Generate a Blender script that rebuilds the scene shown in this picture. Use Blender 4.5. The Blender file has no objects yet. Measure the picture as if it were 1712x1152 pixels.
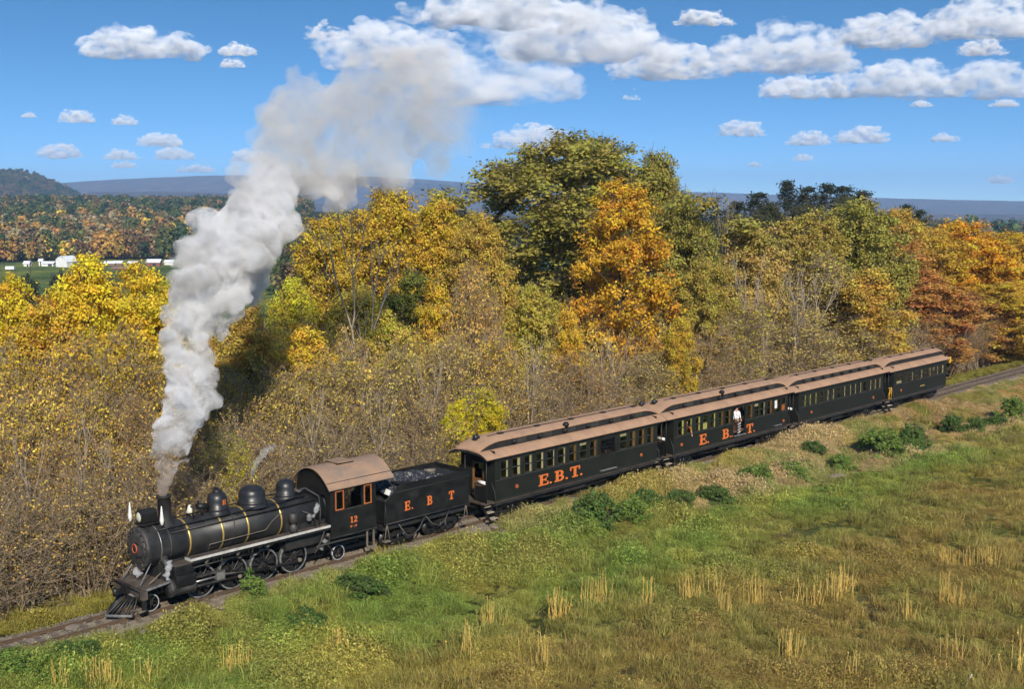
import bpy, bmesh, math, random
import numpy as np
from mathutils import Vector, Matrix

scene = bpy.context.scene
COL = scene.collection

# ------------------------------------------------------------------ camera
CAM_H = 15.5
FPX, CX, CY, YH = 1900.0, 856.0, 576.0, 345.0        # focal length, centre and horizon in photo pixels (1712 x 1152)
PITCH = math.atan((CY - YH) / FPX)
cam_data = bpy.data.cameras.new('camera')
cam_data.sensor_width = 36.0
cam_data.lens = 36.0 * FPX / 1712.0
cam_data.clip_start = 0.5
cam_data.clip_end = 90000.0
cam = bpy.data.objects.new('camera', cam_data)
COL.objects.link(cam)
cam.location = (0.0, 0.0, CAM_H)
cam.rotation_euler = (math.pi / 2 - PITCH, 0.0, 0.0)
scene.camera = cam

# ------------------------------------------------------------------ sky and sun
SUN_ELEV = math.radians(33.0)
SUN_AZ = math.radians(167.0)          # compass angle from +Y, clockwise towards +X: behind the camera
SUN_DIR = Vector((math.sin(SUN_AZ) * math.cos(SUN_ELEV), math.cos(SUN_AZ) * math.cos(SUN_ELEV), math.sin(SUN_ELEV)))
world = bpy.data.worlds.new('World')
scene.world = world
world.use_nodes = True
wn = world.node_tree.nodes
wl = world.node_tree.links
wn.clear()
w_out = wn.new('ShaderNodeOutputWorld')
w_bg = wn.new('ShaderNodeBackground')
w_sky = wn.new('ShaderNodeTexSky')
w_sky.sky_type = 'NISHITA'
w_sky.sun_disc = False
w_sky.sun_elevation = SUN_ELEV
w_sky.sun_rotation = SUN_AZ
w_sky.altitude = 300.0
w_sky.air_density = 1.0
w_sky.dust_density = 0.0
w_sky.ozone_density = 4.0
w_bg.inputs['Strength'].default_value = 0.13
w_tc = wn.new('ShaderNodeTexCoord')                   # whole dome lifted a little: a clear, dry autumn sky
w_map = wn.new('ShaderNodeMapping')
w_map.inputs['Scale'].default_value = (1, 1, 3.2)
w_map.inputs['Location'].default_value = (0, 0, 0.06)
w_nrm = wn.new('ShaderNodeVectorMath'); w_nrm.operation = 'NORMALIZE'
w_hsv = wn.new('ShaderNodeHueSaturation')
w_hsv.inputs['Hue'].default_value = 0.493
w_hsv.inputs['Saturation'].default_value = 1.22
w_hsv.inputs['Value'].default_value = 1.0
wl.new(w_tc.outputs['Generated'], w_map.inputs['Vector'])
wl.new(w_map.outputs[0], w_nrm.inputs[0])
wl.new(w_nrm.outputs[0], w_sky.inputs['Vector'])
wl.new(w_sky.outputs['Color'], w_hsv.inputs['Color'])
wl.new(w_hsv.outputs['Color'], w_bg.inputs['Color'])
wl.new(w_bg.outputs['Background'], w_out.inputs['Surface'])

sun_data = bpy.data.lights.new('sun', 'SUN')
sun_data.energy = 4.6
sun_data.angle = math.radians(0.53)
sun_data.color = (1.0, 0.92, 0.79)
sun = bpy.data.objects.new('sun', sun_data)
COL.objects.link(sun)
sun.rotation_euler = SUN_DIR.to_track_quat('Z', 'Y').to_euler()
sun.location = SUN_DIR * 100

scene.view_settings.view_transform = 'Standard'
scene.view_settings.look = 'None'
scene.view_settings.exposure = 0.5
scene.view_settings.gamma = 1.0
scene.view_settings.use_curve_mapping = False
scene.render.engine = 'CYCLES'
cy = scene.cycles
cy.max_bounces = 7
cy.diffuse_bounces = 3
cy.glossy_bounces = 2
cy.transmission_bounces = 4
cy.transparent_max_bounces = 8
cy.volume_bounces = 4
cy.volume_step_rate = 1.0
cy.volume_max_steps = 256
cy.use_denoising = True
cy.use_adaptive_sampling = True
cy.adaptive_threshold = 0.035
cy.caustics_reflective = False
cy.caustics_refractive = False

# ------------------------------------------------------------------ photo pixel -> place
TRACK_A = math.radians(45.9)
U = np.array([math.cos(TRACK_A), math.sin(TRACK_A), 0.0])       # along the track, away from the locomotive's front
N = np.array([math.sin(TRACK_A), -math.cos(TRACK_A), 0.0])      # across the track, towards the camera side
P0 = np.array([-14.4, 41.0, 0.0]) - N * 0.457
RAIL_Z = 0.22


def ray(x, y):
    dx, dy = (x - CX) / FPX, -(y - CY) / FPX
    return np.array([dx, math.cos(PITCH) + dy * math.sin(PITCH), -math.sin(PITCH) + dy * math.cos(PITCH)])


def at_depth(x, y, Y):
    d = ray(x, y)
    return np.array([0, 0, CAM_H]) + d * (Y / d[1])


def at_z(x, y, z):
    d = ray(x, y)
    return np.array([0, 0, CAM_H]) + d * ((z - CAM_H) / d[2])


def along(s, lat, z=0.0):
    return P0 + U * s + N * lat + np.array([0, 0, z])


def track_coords(x, y):
    dx, dy = x - P0[0], y - P0[1]
    return dx * U[0] + dy * U[1], dx * N[0] + dy * N[1]


# ------------------------------------------------------------------ value noise (for terrain and scatter)
_rng0 = np.random.default_rng(11)
_tab = _rng0.random((256, 256))


def vnoise(x, y):
    x = np.asarray(x, float); y = np.asarray(y, float)
    xi = np.floor(x).astype(int); yi = np.floor(y).astype(int)
    fx = x - xi; fy = y - yi
    fx = fx * fx * (3 - 2 * fx); fy = fy * fy * (3 - 2 * fy)
    a = _tab[xi & 255, yi & 255]; b = _tab[(xi + 1) & 255, yi & 255]
    c = _tab[xi & 255, (yi + 1) & 255]; d = _tab[(xi + 1) & 255, (yi + 1) & 255]
    return (a * (1 - fx) + b * fx) * (1 - fy) + (c * (1 - fx) + d * fx) * fy


def fbm(x, y, o=4):
    r = 0; a = 0.5
    for i in range(o):
        r = r + a * vnoise(x * 2 ** i + 17.3 * i, y * 2 ** i + 5.1 * i); a *= 0.5
    return r / (1 - 0.5 ** o)


def sstep(a, b, x):
    t = np.clip((np.asarray(x, float) - a) / (b - a), 0, 1)
    return t * t * (3 - 2 * t)


# ------------------------------------------------------------------ object helpers
def tag(o, label=None, cat=None, group=None, kind=None):
    if label: o['label'] = label
    if cat: o['category'] = cat
    if group: o['group'] = group
    if kind: o['kind'] = kind
    return o


def link(o, parent=None):
    COL.objects.link(o)
    if parent is not None: o.parent = parent
    return o


def empty(name, loc=(0, 0, 0), rz=0.0, label=None, cat=None, group=None, parent=None):
    o = bpy.data.objects.new(name, None)
    o.empty_display_size = 0.3
    link(o, parent)
    o.location = loc
    o.rotation_euler = (0, 0, rz)
    return tag(o, label, cat, group)


def mesh_np(name, verts, quads=None, tris=None, smooth=False, attrs=None, mats=None, mat_index=None):
    """mesh from numpy arrays; quads (n,4), tris (m,3)"""
    me = bpy.data.meshes.new(name)
    verts = np.asarray(verts, np.float32).reshape(-1, 3)
    nq = 0 if quads is None else len(quads)
    nt = 0 if tris is None else len(tris)
    me.vertices.add(len(verts))
    me.vertices.foreach_set('co', verts.ravel())
    parts, sizes = [], []
    if nq: parts.append(np.asarray(quads, np.int32).ravel()); sizes += [4] * nq
    if nt: parts.append(np.asarray(tris, np.int32).ravel()); sizes += [3] * nt
    if parts:
        loops = np.concatenate(parts)
        sizes = np.array(sizes, np.int32)
        starts = np.concatenate([[0], np.cumsum(sizes)[:-1]]).astype(np.int32)
        me.loops.add(len(loops))
        me.loops.foreach_set('vertex_index', loops)
        me.polygons.add(len(sizes))
        me.polygons.foreach_set('loop_start', starts)
        me.polygons.foreach_set('loop_total', sizes)
        if smooth: me.polygons.foreach_set('use_smooth', np.ones(len(sizes), bool))
        if mat_index is not None: me.polygons.foreach_set('material_index', np.asarray(mat_index, np.int32))
    for k, (dom, typ, arr) in (attrs or {}).items():
        a = me.attributes.new(k, typ, dom)
        if typ == 'FLOAT_COLOR': a.data.foreach_set('color', np.asarray(arr, np.float32).ravel())
        elif typ == 'FLOAT_VECTOR': a.data.foreach_set('vector', np.asarray(arr, np.float32).ravel())
        else: a.data.foreach_set('value', np.asarray(arr))
    me.update(calc_edges=True)
    for m in (mats or []): me.materials.append(m)
    return me


class MB:
    """collects boxes, tubes, lathed and swept pieces of ONE part"""

    def __init__(self):
        self.v = []; self.f = []; self.smooth = []

    def _add(self, vs, fs, smooth=False):
        b = len(self.v)
        self.v += [tuple(map(float, p)) for p in vs]
        self.f += [tuple(b + i for i in f) for f in fs]
        self.smooth += [smooth] * len(fs)
        return self

    def box(self, x0, x1, y0, y1, z0, z1):
        vs = [(x, y, z) for z in (z0, z1) for y in (y0, y1) for x in (x0, x1)]
        return self._add(vs, [(0, 2, 3, 1), (4, 5, 7, 6), (0, 1, 5, 4), (2, 6, 7, 3), (0, 4, 6, 2), (1, 3, 7, 5)])

    def rbox(self, c, size, rot):
        """box of given size, turned by rot = Matrix/Euler, centred at c"""
        hx, hy, hz = size[0] / 2, size[1] / 2, size[2] / 2
        vs = [Vector(c) + rot @ Vector((x, y, z)) for z in (-hz, hz) for y in (-hy, hy) for x in (-hx, hx)]
        return self._add(vs, [(0, 2, 3, 1), (4, 5, 7, 6), (0, 1, 5, 4), (2, 6, 7, 3), (0, 4, 6, 2), (1, 3, 7, 5)])

    def tube(self, path, r, n=8, caps=True, smooth=True):
        pts = [Vector(p) for p in path]
        rs = r if isinstance(r, (list, tuple)) else [r] * len(pts)
        ref = None
        rings = []
        for i, p in enumerate(pts):
            t = (pts[min(i + 1, len(pts) - 1)] - pts[max(i - 1, 0)]).normalized()
            if ref is None:
                ref = t.orthogonal().normalized()
            ref = (ref - t * ref.dot(t))
            if ref.length < 1e-5: ref = t.orthogonal()
            ref.normalize()
            b = t.cross(ref)
            rings.append([p + (ref * math.cos(2 * math.pi * k / n) + b * math.sin(2 * math.pi * k / n)) * rs[i] for k in range(n)])
        vs = [q for ring in rings for q in ring]
        fs = []
        for i in range(len(pts) - 1):
            for k in range(n):
                k2 = (k + 1) % n
                fs.append((i * n + k, i * n + k2, (i + 1) * n + k2, (i + 1) * n + k))
        self._add(vs, fs, smooth)
        if caps:
            m = (len(pts) - 1) * n
            b0 = len(self.v) - len(vs)
            self.f.append(tuple(b0 + k for k in reversed(range(n)))); self.smooth.append(False)
            self.f.append(tuple(b0 + m + k for k in range(n))); self.smooth.append(False)
        return self

    def cyl(self, p0, p1, r, n=16, r1=None):
        return self.tube([p0, p1], [r, r if r1 is None else r1], n)

    def lathe(self, prof, origin=(0, 0, 0), axis='z', n=24, smooth=True, a0=0.0, a1=2 * math.pi):
        """prof = [(radius, height)...] turned about an axis through origin"""
        full = abs(a1 - a0 - 2 * math.pi) < 1e-6
        m = n if full else n + 1
        vs = []
        for r, h in prof:
            for k in range(m):
                a = a0 + (a1 - a0) * k / n
                c, s = r * math.cos(a), r * math.sin(a)
                if axis == 'z': p = (c, s, h)
                elif axis == 'x': p = (h, c, s)
                else: p = (s, h, c)
                vs.append((p[0] + origin[0], p[1] + origin[1], p[2] + origin[2]))
        fs = []
        for i in range(len(prof) - 1):
            for k in range(n):
                k2 = (k + 1) % m if full else k + 1
                fs.append((i * m + k, i * m + k2, (i + 1) * m + k2, (i + 1) * m + k))
        return self._add(vs, fs, smooth)

    def ring(self, c, R, r, axis='y', n=28, m=8, a0=0.0, a1=2 * math.pi):
        """torus"""
        full = abs(a1 - a0 - 2 * math.pi) < 1e-6
        pts = []
        k1 = n if full else n + 1
        vs, fs = [], []
        for i in range(k1):
            a = a0 + (a1 - a0) * i / n
            for j in range(m):
                b = 2 * math.pi * j / m
                rr, h = R + r * math.cos(b), r * math.sin(b)
                q = (rr * math.cos(a), rr * math.sin(a), h)
                if axis == 'z': p = q
                elif axis == 'y': p = (q[0], q[2], q[1])
                else: p = (q[2], q[0], q[1])
                vs.append((p[0] + c[0], p[1] + c[1], p[2] + c[2]))
        for i in range(n):
            i2 = (i + 1) % k1
            for j in range(m):
                j2 = (j + 1) % m
                fs.append((i * m + j, i2 * m + j, i2 * m + j2, i * m + j2))
        return self._add(vs, fs, True)

    def prism(self, poly, a, b, axis='y'):
        """closed polygon [(p, q)...] extruded from a to b along an axis (x: (y,z), y: (x,z), z: (x,y))"""
        n = len(poly)
        def P(p, t):
            if axis == 'y': return (p[0], t, p[1])
            if axis == 'x': return (t, p[0], p[1])
            return (p[0], p[1], t)
        vs = [P(p, a) for p in poly] + [P(p, b) for p in poly]
        fs = [tuple(range(n)), tuple(reversed(range(n, 2 * n)))]
        fs += [(i, (i + 1) % n, n + (i + 1) % n, n + i)[::-1] for i in range(n)]
        return self._add(vs, fs)

    def grid(self, rows, smooth=True, close=False):
        """surface through rows of points"""
        m = len(rows[0])
        vs = [p for r in rows for p in r]
        fs = []
        for i in range(len(rows) - 1):
            for k in range(m if close else m - 1):
                k2 = (k + 1) % m
                fs.append((i * m + k, i * m + k2, (i + 1) * m + k2, (i + 1) * m + k))
        return self._add(vs, fs, smooth)

    def mesh(self, name, mat, recalc=True):
        me = bpy.data.meshes.new(name)
        me.from_pydata(self.v, [], self.f)
        me.polygons.foreach_set('use_smooth', self.smooth)
        if recalc:
            bm = bmesh.new(); bm.from_mesh(me)
            bmesh.ops.recalc_face_normals(bm, faces=bm.faces)
            bm.to_mesh(me); bm.free()
        if mat is not None: me.materials.append(mat)
        me.update()
        return me

    def build(self, name, mat, parent=None, loc=None, recalc=True, bevel=0.0):
        o = bpy.data.objects.new(name, self.mesh(name, mat, recalc))
        link(o, parent)
        if loc is not None: o.location = loc
        if bevel:
            b = o.modifiers.new('bevel', 'BEVEL'); b.width = bevel; b.segments = 2; b.limit_method = 'ANGLE'
        return o


def inst(name, me, parent=None, loc=(0, 0, 0), rot=(0, 0, 0), scale=(1, 1, 1)):
    o = bpy.data.objects.new(name, me)
    link(o, parent)
    o.location = loc; o.rotation_euler = rot; o.scale = scale
    return o


# ------------------------------------------------------------------ materials
def new_mat(name):
    m = bpy.data.materials.new(name)
    m.use_nodes = True
    nt = m.node_tree
    nt.nodes.clear()
    out = nt.nodes.new('ShaderNodeOutputMaterial')
    return m, nt, out


def N_(nt, typ, **kw):
    n = nt.nodes.new(typ)
    for k, v in kw.items():
        if k.startswith('i_'):
            n.inputs[k[2:].replace('_', ' ')].default_value = v
        else:
            setattr(n, k, v)
    return n


def noise_node(nt, scale, detail=4.0, rough=0.55, coord='Object', dist=0.0):
    tc = N_(nt, 'ShaderNodeTexCoord')
    n = N_(nt, 'ShaderNodeTexNoise')
    n.inputs['Scale'].default_value = scale
    n.inputs['Detail'].default_value = detail
    n.inputs['Roughness'].default_value = rough
    n.inputs['Distortion'].default_value = dist
    nt.links.new(tc.outputs[coord], n.inputs['Vector'])
    return n


def ramp(nt, src, stops, interp='LINEAR'):
    r = N_(nt, 'ShaderNodeValToRGB')
    r.color_ramp.interpolation = interp
    els = r.color_ramp.elements
    while len(els) > 1: els.remove(els[-1])
    els[0].position = stops[0][0]; els[0].color = tuple(stops[0][1]) + (1,) if len(stops[0][1]) == 3 else stops[0][1]
    for p, c in stops[1:]:
        e = els.new(p); e.color = tuple(c) + (1,) if len(c) == 3 else c
    nt.links.new(src, r.inputs['Fac'])
    return r


def paint(name, col, col2=None, rough=0.5, rough2=None, metal=0.0, scale=3.0, bump=0.0, bscale=30.0, detail=5.0, contrast=(0.35, 0.7), spec=0.5):
    """base colour worn towards col2 by noise, uneven gloss, fine relief"""
    m, nt, out = new_mat(name)
    b = N_(nt, 'ShaderNodeBsdfPrincipled')
    b.inputs['Metallic'].default_value = metal
    b.inputs['Specular IOR Level'].default_value = spec
    nz = noise_node(nt, scale, detail, 0.6)
    r = ramp(nt, nz.outputs['Fac'], [(contrast[0], col), (contrast[1], col2 or col)])
    nt.links.new(r.outputs['Color'], b.inputs['Base Color'])
    mr = N_(nt, 'ShaderNodeMapRange')
    mr.inputs['From Min'].default_value = 0.3; mr.inputs['From Max'].default_value = 0.7
    mr.inputs['To Min'].default_value = rough; mr.inputs['To Max'].default_value = rough if rough2 is None else rough2
    nt.links.new(nz.outputs['Fac'], mr.inputs['Value'])
    nt.links.new(mr.outputs['Result'], b.inputs['Roughness'])
    if bump:
        n2 = noise_node(nt, bscale, 3.0, 0.5)
        bp = N_(nt, 'ShaderNodeBump')
        bp.inputs['Strength'].default_value = bump
        bp.inputs['Distance'].default_value = 0.02
        nt.links.new(n2.outputs['Fac'], bp.inputs['Height'])
        nt.links.new(bp.outputs['Normal'], b.inputs['Normal'])
    nt.links.new(b.outputs['BSDF'], out.inputs['Surface'])
    return m


M = {}
M['black'] = paint('engine_black', (0.0055, 0.0055, 0.0055), (0.015, 0.0145, 0.013), 0.42, 0.6, spec=0.32, scale=2.2, bump=0.05, bscale=14)
M['jacket'] = paint('boiler_jacket_black', (0.010, 0.010, 0.010), (0.026, 0.026, 0.025), 0.36, 0.55, spec=0.4, scale=1.6, bump=0.04, bscale=6)
M['gloss'] = paint('gloss_black', (0.010, 0.010, 0.011), (0.022, 0.022, 0.023), 0.32, 0.46, scale=2.5)
M['smokebox'] = paint('smokebox_graphite', (0.030, 0.030, 0.030), (0.085, 0.075, 0.066), 0.45, 0.7, metal=0.3, scale=2.6, bump=0.1, bscale=18)
M['soot'] = paint('sooty_iron', (0.0055, 0.0055, 0.0055), (0.020, 0.017, 0.014), 0.6, 0.85, scale=3.0, bump=0.2, bscale=25)
M['iron'] = paint('oily_iron', (0.0060, 0.0055, 0.0050), (0.018, 0.0155, 0.013), 0.4, 0.65, scale=4.0, bump=0.1, bscale=30)
M['deckbrown'] = paint('dusty_deck', (0.035, 0.026, 0.020), (0.095, 0.070, 0.052), 0.75, 0.9, scale=2.5, bump=0.2, bscale=20)
M['steel'] = paint('bright_steel', (0.42, 0.41, 0.39), (0.25, 0.24, 0.22), 0.35, 0.5, metal=0.7, scale=6)
M['tyre'] = paint('worn_tyre_steel', (0.19, 0.19, 0.19), (0.05, 0.05, 0.05), 0.45, 0.6, scale=6)
M['tyre_bright'] = paint('pale_tyre_paint', (0.50, 0.50, 0.50), (0.24, 0.24, 0.24), 0.45, 0.6, scale=6)
M['edge'] = paint('dulled_white_edge', (0.50, 0.49, 0.46), (0.30, 0.28, 0.25), 0.5, 0.7, scale=4)
M['white'] = paint('white_paint', (0.75, 0.74, 0.71), (0.52, 0.50, 0.46), 0.5, 0.6, scale=5)
M['brass'] = paint('brass_band', (0.62, 0.42, 0.12), (0.40, 0.27, 0.08), 0.32, 0.45, metal=0.55, scale=6)
M['orange'] = paint('orange_lettering', (0.62, 0.155, 0.030), (0.48, 0.110, 0.022), 0.5, 0.6, scale=9)
M['red'] = paint('red_ring', (0.42, 0.085, 0.030), (0.30, 0.055, 0.020), 0.5, 0.6, scale=9)
M['rust_frame'] = paint('orange_brown_sash', (0.36, 0.115, 0.030), (0.26, 0.080, 0.022), 0.5, 0.6, scale=6)
M['cabroof'] = paint('cab_roof_brown', (0.31, 0.190, 0.115), (0.19, 0.140, 0.105), 0.6, 0.8, scale=1.3, bump=0.12, bscale=10)
M['roof'] = paint('coach_roof_tan', (0.41, 0.245, 0.145), (0.28, 0.170, 0.105), 0.65, 0.85, scale=1.4, bump=0.10, bscale=9, contrast=(0.3, 0.72))
M['coach'] = paint('coach_dark_green', (0.0085, 0.0098, 0.0068), (0.0145, 0.0155, 0.011), 0.5, 0.62, spec=0.28, scale=1.2, bump=0.06, bscale=20)
M['trim'] = paint('dark_trim', (0.020, 0.020, 0.016), (0.045, 0.043, 0.036), 0.45, 0.6, scale=4)
M['cream'] = paint('cream_blind', (0.50, 0.44, 0.27), (0.38, 0.32, 0.18), 0.8, 0.9, scale=4)
M['yellowblind'] = paint('yellow_blind', (0.55, 0.50, 0.14), (0.42, 0.38, 0.10), 0.8, 0.9, scale=4)
M['varnish'] = paint('varnished_wood', (0.24, 0.115, 0.040), (0.15, 0.070, 0.026), 0.4, 0.6, scale=4)
M['seat'] = paint('seat_plush', (0.10, 0.045, 0.022), (0.06, 0.03, 0.016), 0.8, 0.9, scale=5)
M['tread'] = paint('worn_tread', (0.20, 0.165, 0.125), (0.11, 0.09, 0.07), 0.7, 0.9, scale=6)
M['tread_pale'] = paint('worn_pale_tread', (0.36, 0.30, 0.23), (0.22, 0.18, 0.14), 0.7, 0.9, scale=6)
M['coal'] = paint('coal', (0.010, 0.011, 0.013), (0.045, 0.047, 0.052), 0.32, 0.6, scale=5, bump=0.6, bscale=12)
M['rail'] = paint('rusty_rail', (0.105, 0.062, 0.034), (0.060, 0.040, 0.026), 0.6, 0.8, scale=3, bump=0.2, bscale=30)
M['railhead'] = paint('worn_rail_head', (0.34, 0.29, 0.23), (0.20, 0.15, 0.10), 0.35, 0.5, metal=0.6, scale=2)
M['sleeper'] = paint('weathered_sleeper', (0.085, 0.062, 0.044), (0.150, 0.120, 0.090), 0.85, 0.95, scale=4, bump=0.5, bscale=18)
M['lamp'] = paint('lens_and_bell_glint', (0.62, 0.60, 0.50), (0.50, 0.46, 0.36), 0.12, 0.2, scale=6)
M['yellow'] = paint('yellow_marker', (0.72, 0.42, 0.02), (0.60, 0.34, 0.02), 0.5, 0.6, scale=6)


def glass_mat():
    m, nt, out = new_mat('window_glass')
    t = N_(nt, 'ShaderNodeBsdfTransparent'); t.inputs['Color'].default_value = (0.90, 0.91, 0.88, 1)
    g = N_(nt, 'ShaderNodeBsdfGlossy'); g.inputs['Roughness'].default_value = 0.06
    lw = N_(nt, 'ShaderNodeLayerWeight'); lw.inputs['Blend'].default_value = 0.5
    pw = N_(nt, 'ShaderNodeMath', operation='POWER'); pw.inputs[1].default_value = 4.0
    ad = N_(nt, 'ShaderNodeMath', operation='MULTIPLY_ADD'); ad.inputs[1].default_value = 0.8; ad.inputs[2].default_value = 0.03
    nt.links.new(lw.outputs['Facing'], pw.inputs[0]); nt.links.new(pw.outputs[0], ad.inputs[0])
    mx = N_(nt, 'ShaderNodeMixShader')
    nt.links.new(ad.outputs[0], mx.inputs['Fac'])
    nt.links.new(t.outputs[0], mx.inputs[1]); nt.links.new(g.outputs[0], mx.inputs[2])
    nt.links.new(mx.outputs[0], out.inputs['Surface'])
    return m


M['glass'] = glass_mat()
# ================================================================== the land
def px_of(x, y): return CX + FPX * x / np.maximum(np.asarray(y, float), 1.0)


_RX = np.array([-900, 60, 100, 200, 330, 500, 640, 770, 1000, 1180, 1500, 1712, 2600])
_RY = np.array([318, 311, 309.5, 303, 297, 293.5, 297, 306, 316, 322, 333, 337, 340])


def dry_edge(s):
    return np.interp(s, [-20, 8, 22, 30, 42, 60, 75, 95], [2.0, 2.4, 3.6, 6.0, 7.4, 10.5, 12.5, 14.0])


def gh(x, y):
    x = np.asarray(x, float); y = np.asarray(y, float)
    s, lat = track_coords(x, y)
    r = np.hypot(x, y)
    near = 1 - sstep(90, 260, r)
    z = 0.02 - 0.75 * sstep(1.3, 6.5, lat) * (0.6 + 0.4 * near) - 0.65 * sstep(1.3, 5.5, -lat)
    z = z + 0.5 * (fbm(x * 0.12, y * 0.12) - 0.5) * sstep(3, 9, np.abs(lat)) * near + 0.12 * (fbm(x * 0.7, y * 0.7, 3) - 0.5) * sstep(1.6, 3, np.abs(lat)) * near
    front = sstep(0.15, 0.4, y / np.maximum(r, 1))
    px = px_of(x, y)
    z = z - 11.0 * sstep(120, 320, r) * front
    z = z + 3.0 * (fbm(x * 0.008, y * 0.008) - 0.5) * sstep(200, 400, r)
    leftw = 1 - sstep(600, 1300, px)
    z = z + leftw * front * (20 * sstep(560, 1250, r) + 5 * (fbm(x * 0.004, y * 0.004) - 0.5) * sstep(600, 900, r) - 10 * sstep(1500, 2300, r))
    z = z - (1 - leftw) * front * 26 * sstep(500, 2200, r)
    hill = (1 - sstep(40, 215, px + 30 * (fbm(x * 0.003, y * 0.003) - .5))) * np.exp(-((r - 2750) / 420.0) ** 2)
    z = z + front * hill * 80
    low = (sstep(100, 160, px) * (1 - sstep(330, 700, px)) * 72 + sstep(1450, 1540, px) * 24) * np.exp(-((r - 4600) / 420.0) ** 2)
    z = z + front * low
    ridge_top = 15.5 + (345 - np.interp(px, _RX, _RY)) / FPX * 7500
    rr = r / 1.0
    z = z * (1 - sstep(5200, 7400, rr) * front) + front * sstep(5200, 7400, rr) * (ridge_top + 16 * (fbm(x * 0.0022, y * 0.0022) - 0.5)) * (1 - 0.5 * sstep(7700, 9300, rr))
    return z


def ground_colour(x, y):
    s, lat = track_coords(x, y)
    r = np.hypot(x, y)
    n1 = fbm(x * 0.25, y * 0.25); n2 = fbm(x * 0.9 + 40, y * 0.9, 3)
    green = np.array([0.070, 0.078, 0.024]); olive = np.array([0.105, 0.080, 0.034]); tan = np.array([0.20, 0.145, 0.075]); litter = np.array([0.095, 0.062, 0.032])
    pasture = np.array([0.115, 0.150, 0.045]); forest = np.array([0.050, 0.048, 0.022]); far = np.array([0.085, 0.060, 0.040])
    def mix(a, b, t): return a * (1 - t)[..., None] + b * t[..., None]
    c = mix(np.broadcast_to(green, x.shape + (3,)), olive, sstep(0.35, 0.65, n1))
    dry = sstep(0, 1.5, dry_edge(s) - lat) * sstep(1.0, 1.6, lat)
    c = mix(c, tan, dry * (0.4 + 0.6 * n2))
    wood = sstep(3.6, 4.6, -lat)
    c = mix(c, litter, wood)
    px = px_of(x, y)
    c = mix(c, pasture * 1.0, sstep(170, 260, r) * (y > 0))
    fz = sstep(600, 660, r + 60 * (fbm(x * 0.01, y * 0.01) - 0.5)) * (y > 0)
    c = mix(c, forest, fz)
    c = mix(c, far, sstep(2000, 5200, r))
    return np.clip(c, 0.005, 1)


_az = np.concatenate([np.radians(np.arange(-180, -34, 4.0)), np.radians(np.arange(-34, 34, 0.25)), np.radians(np.arange(34, 180, 4.0))])
_rad = np.concatenate([np.geomspace(3, 30, 14)[:-1], np.arange(30, 120, 0.75), np.geomspace(120, 9400, 130)])
AZ, RR = np.meshgrid(_az, _rad)
GX, GY = RR * np.sin(AZ), RR * np.cos(AZ)
GZ = gh(GX, GY)
nr, na = GX.shape
gv = np.stack([GX, GY, GZ], -1).reshape(-1, 3)
ii, jj = np.meshgrid(np.arange(nr - 1), np.arange(na), indexing='ij')
j2 = (jj + 1) % na
gq = np.stack([ii * na + jj, (ii + 1) * na + jj, (ii + 1) * na + j2, ii * na + j2], -1).reshape(-1, 4)[:, ::-1]
gcol = np.concatenate([ground_colour(GX, GY), np.ones(GX.shape + (1,))], -1).reshape(-1, 4)


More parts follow.
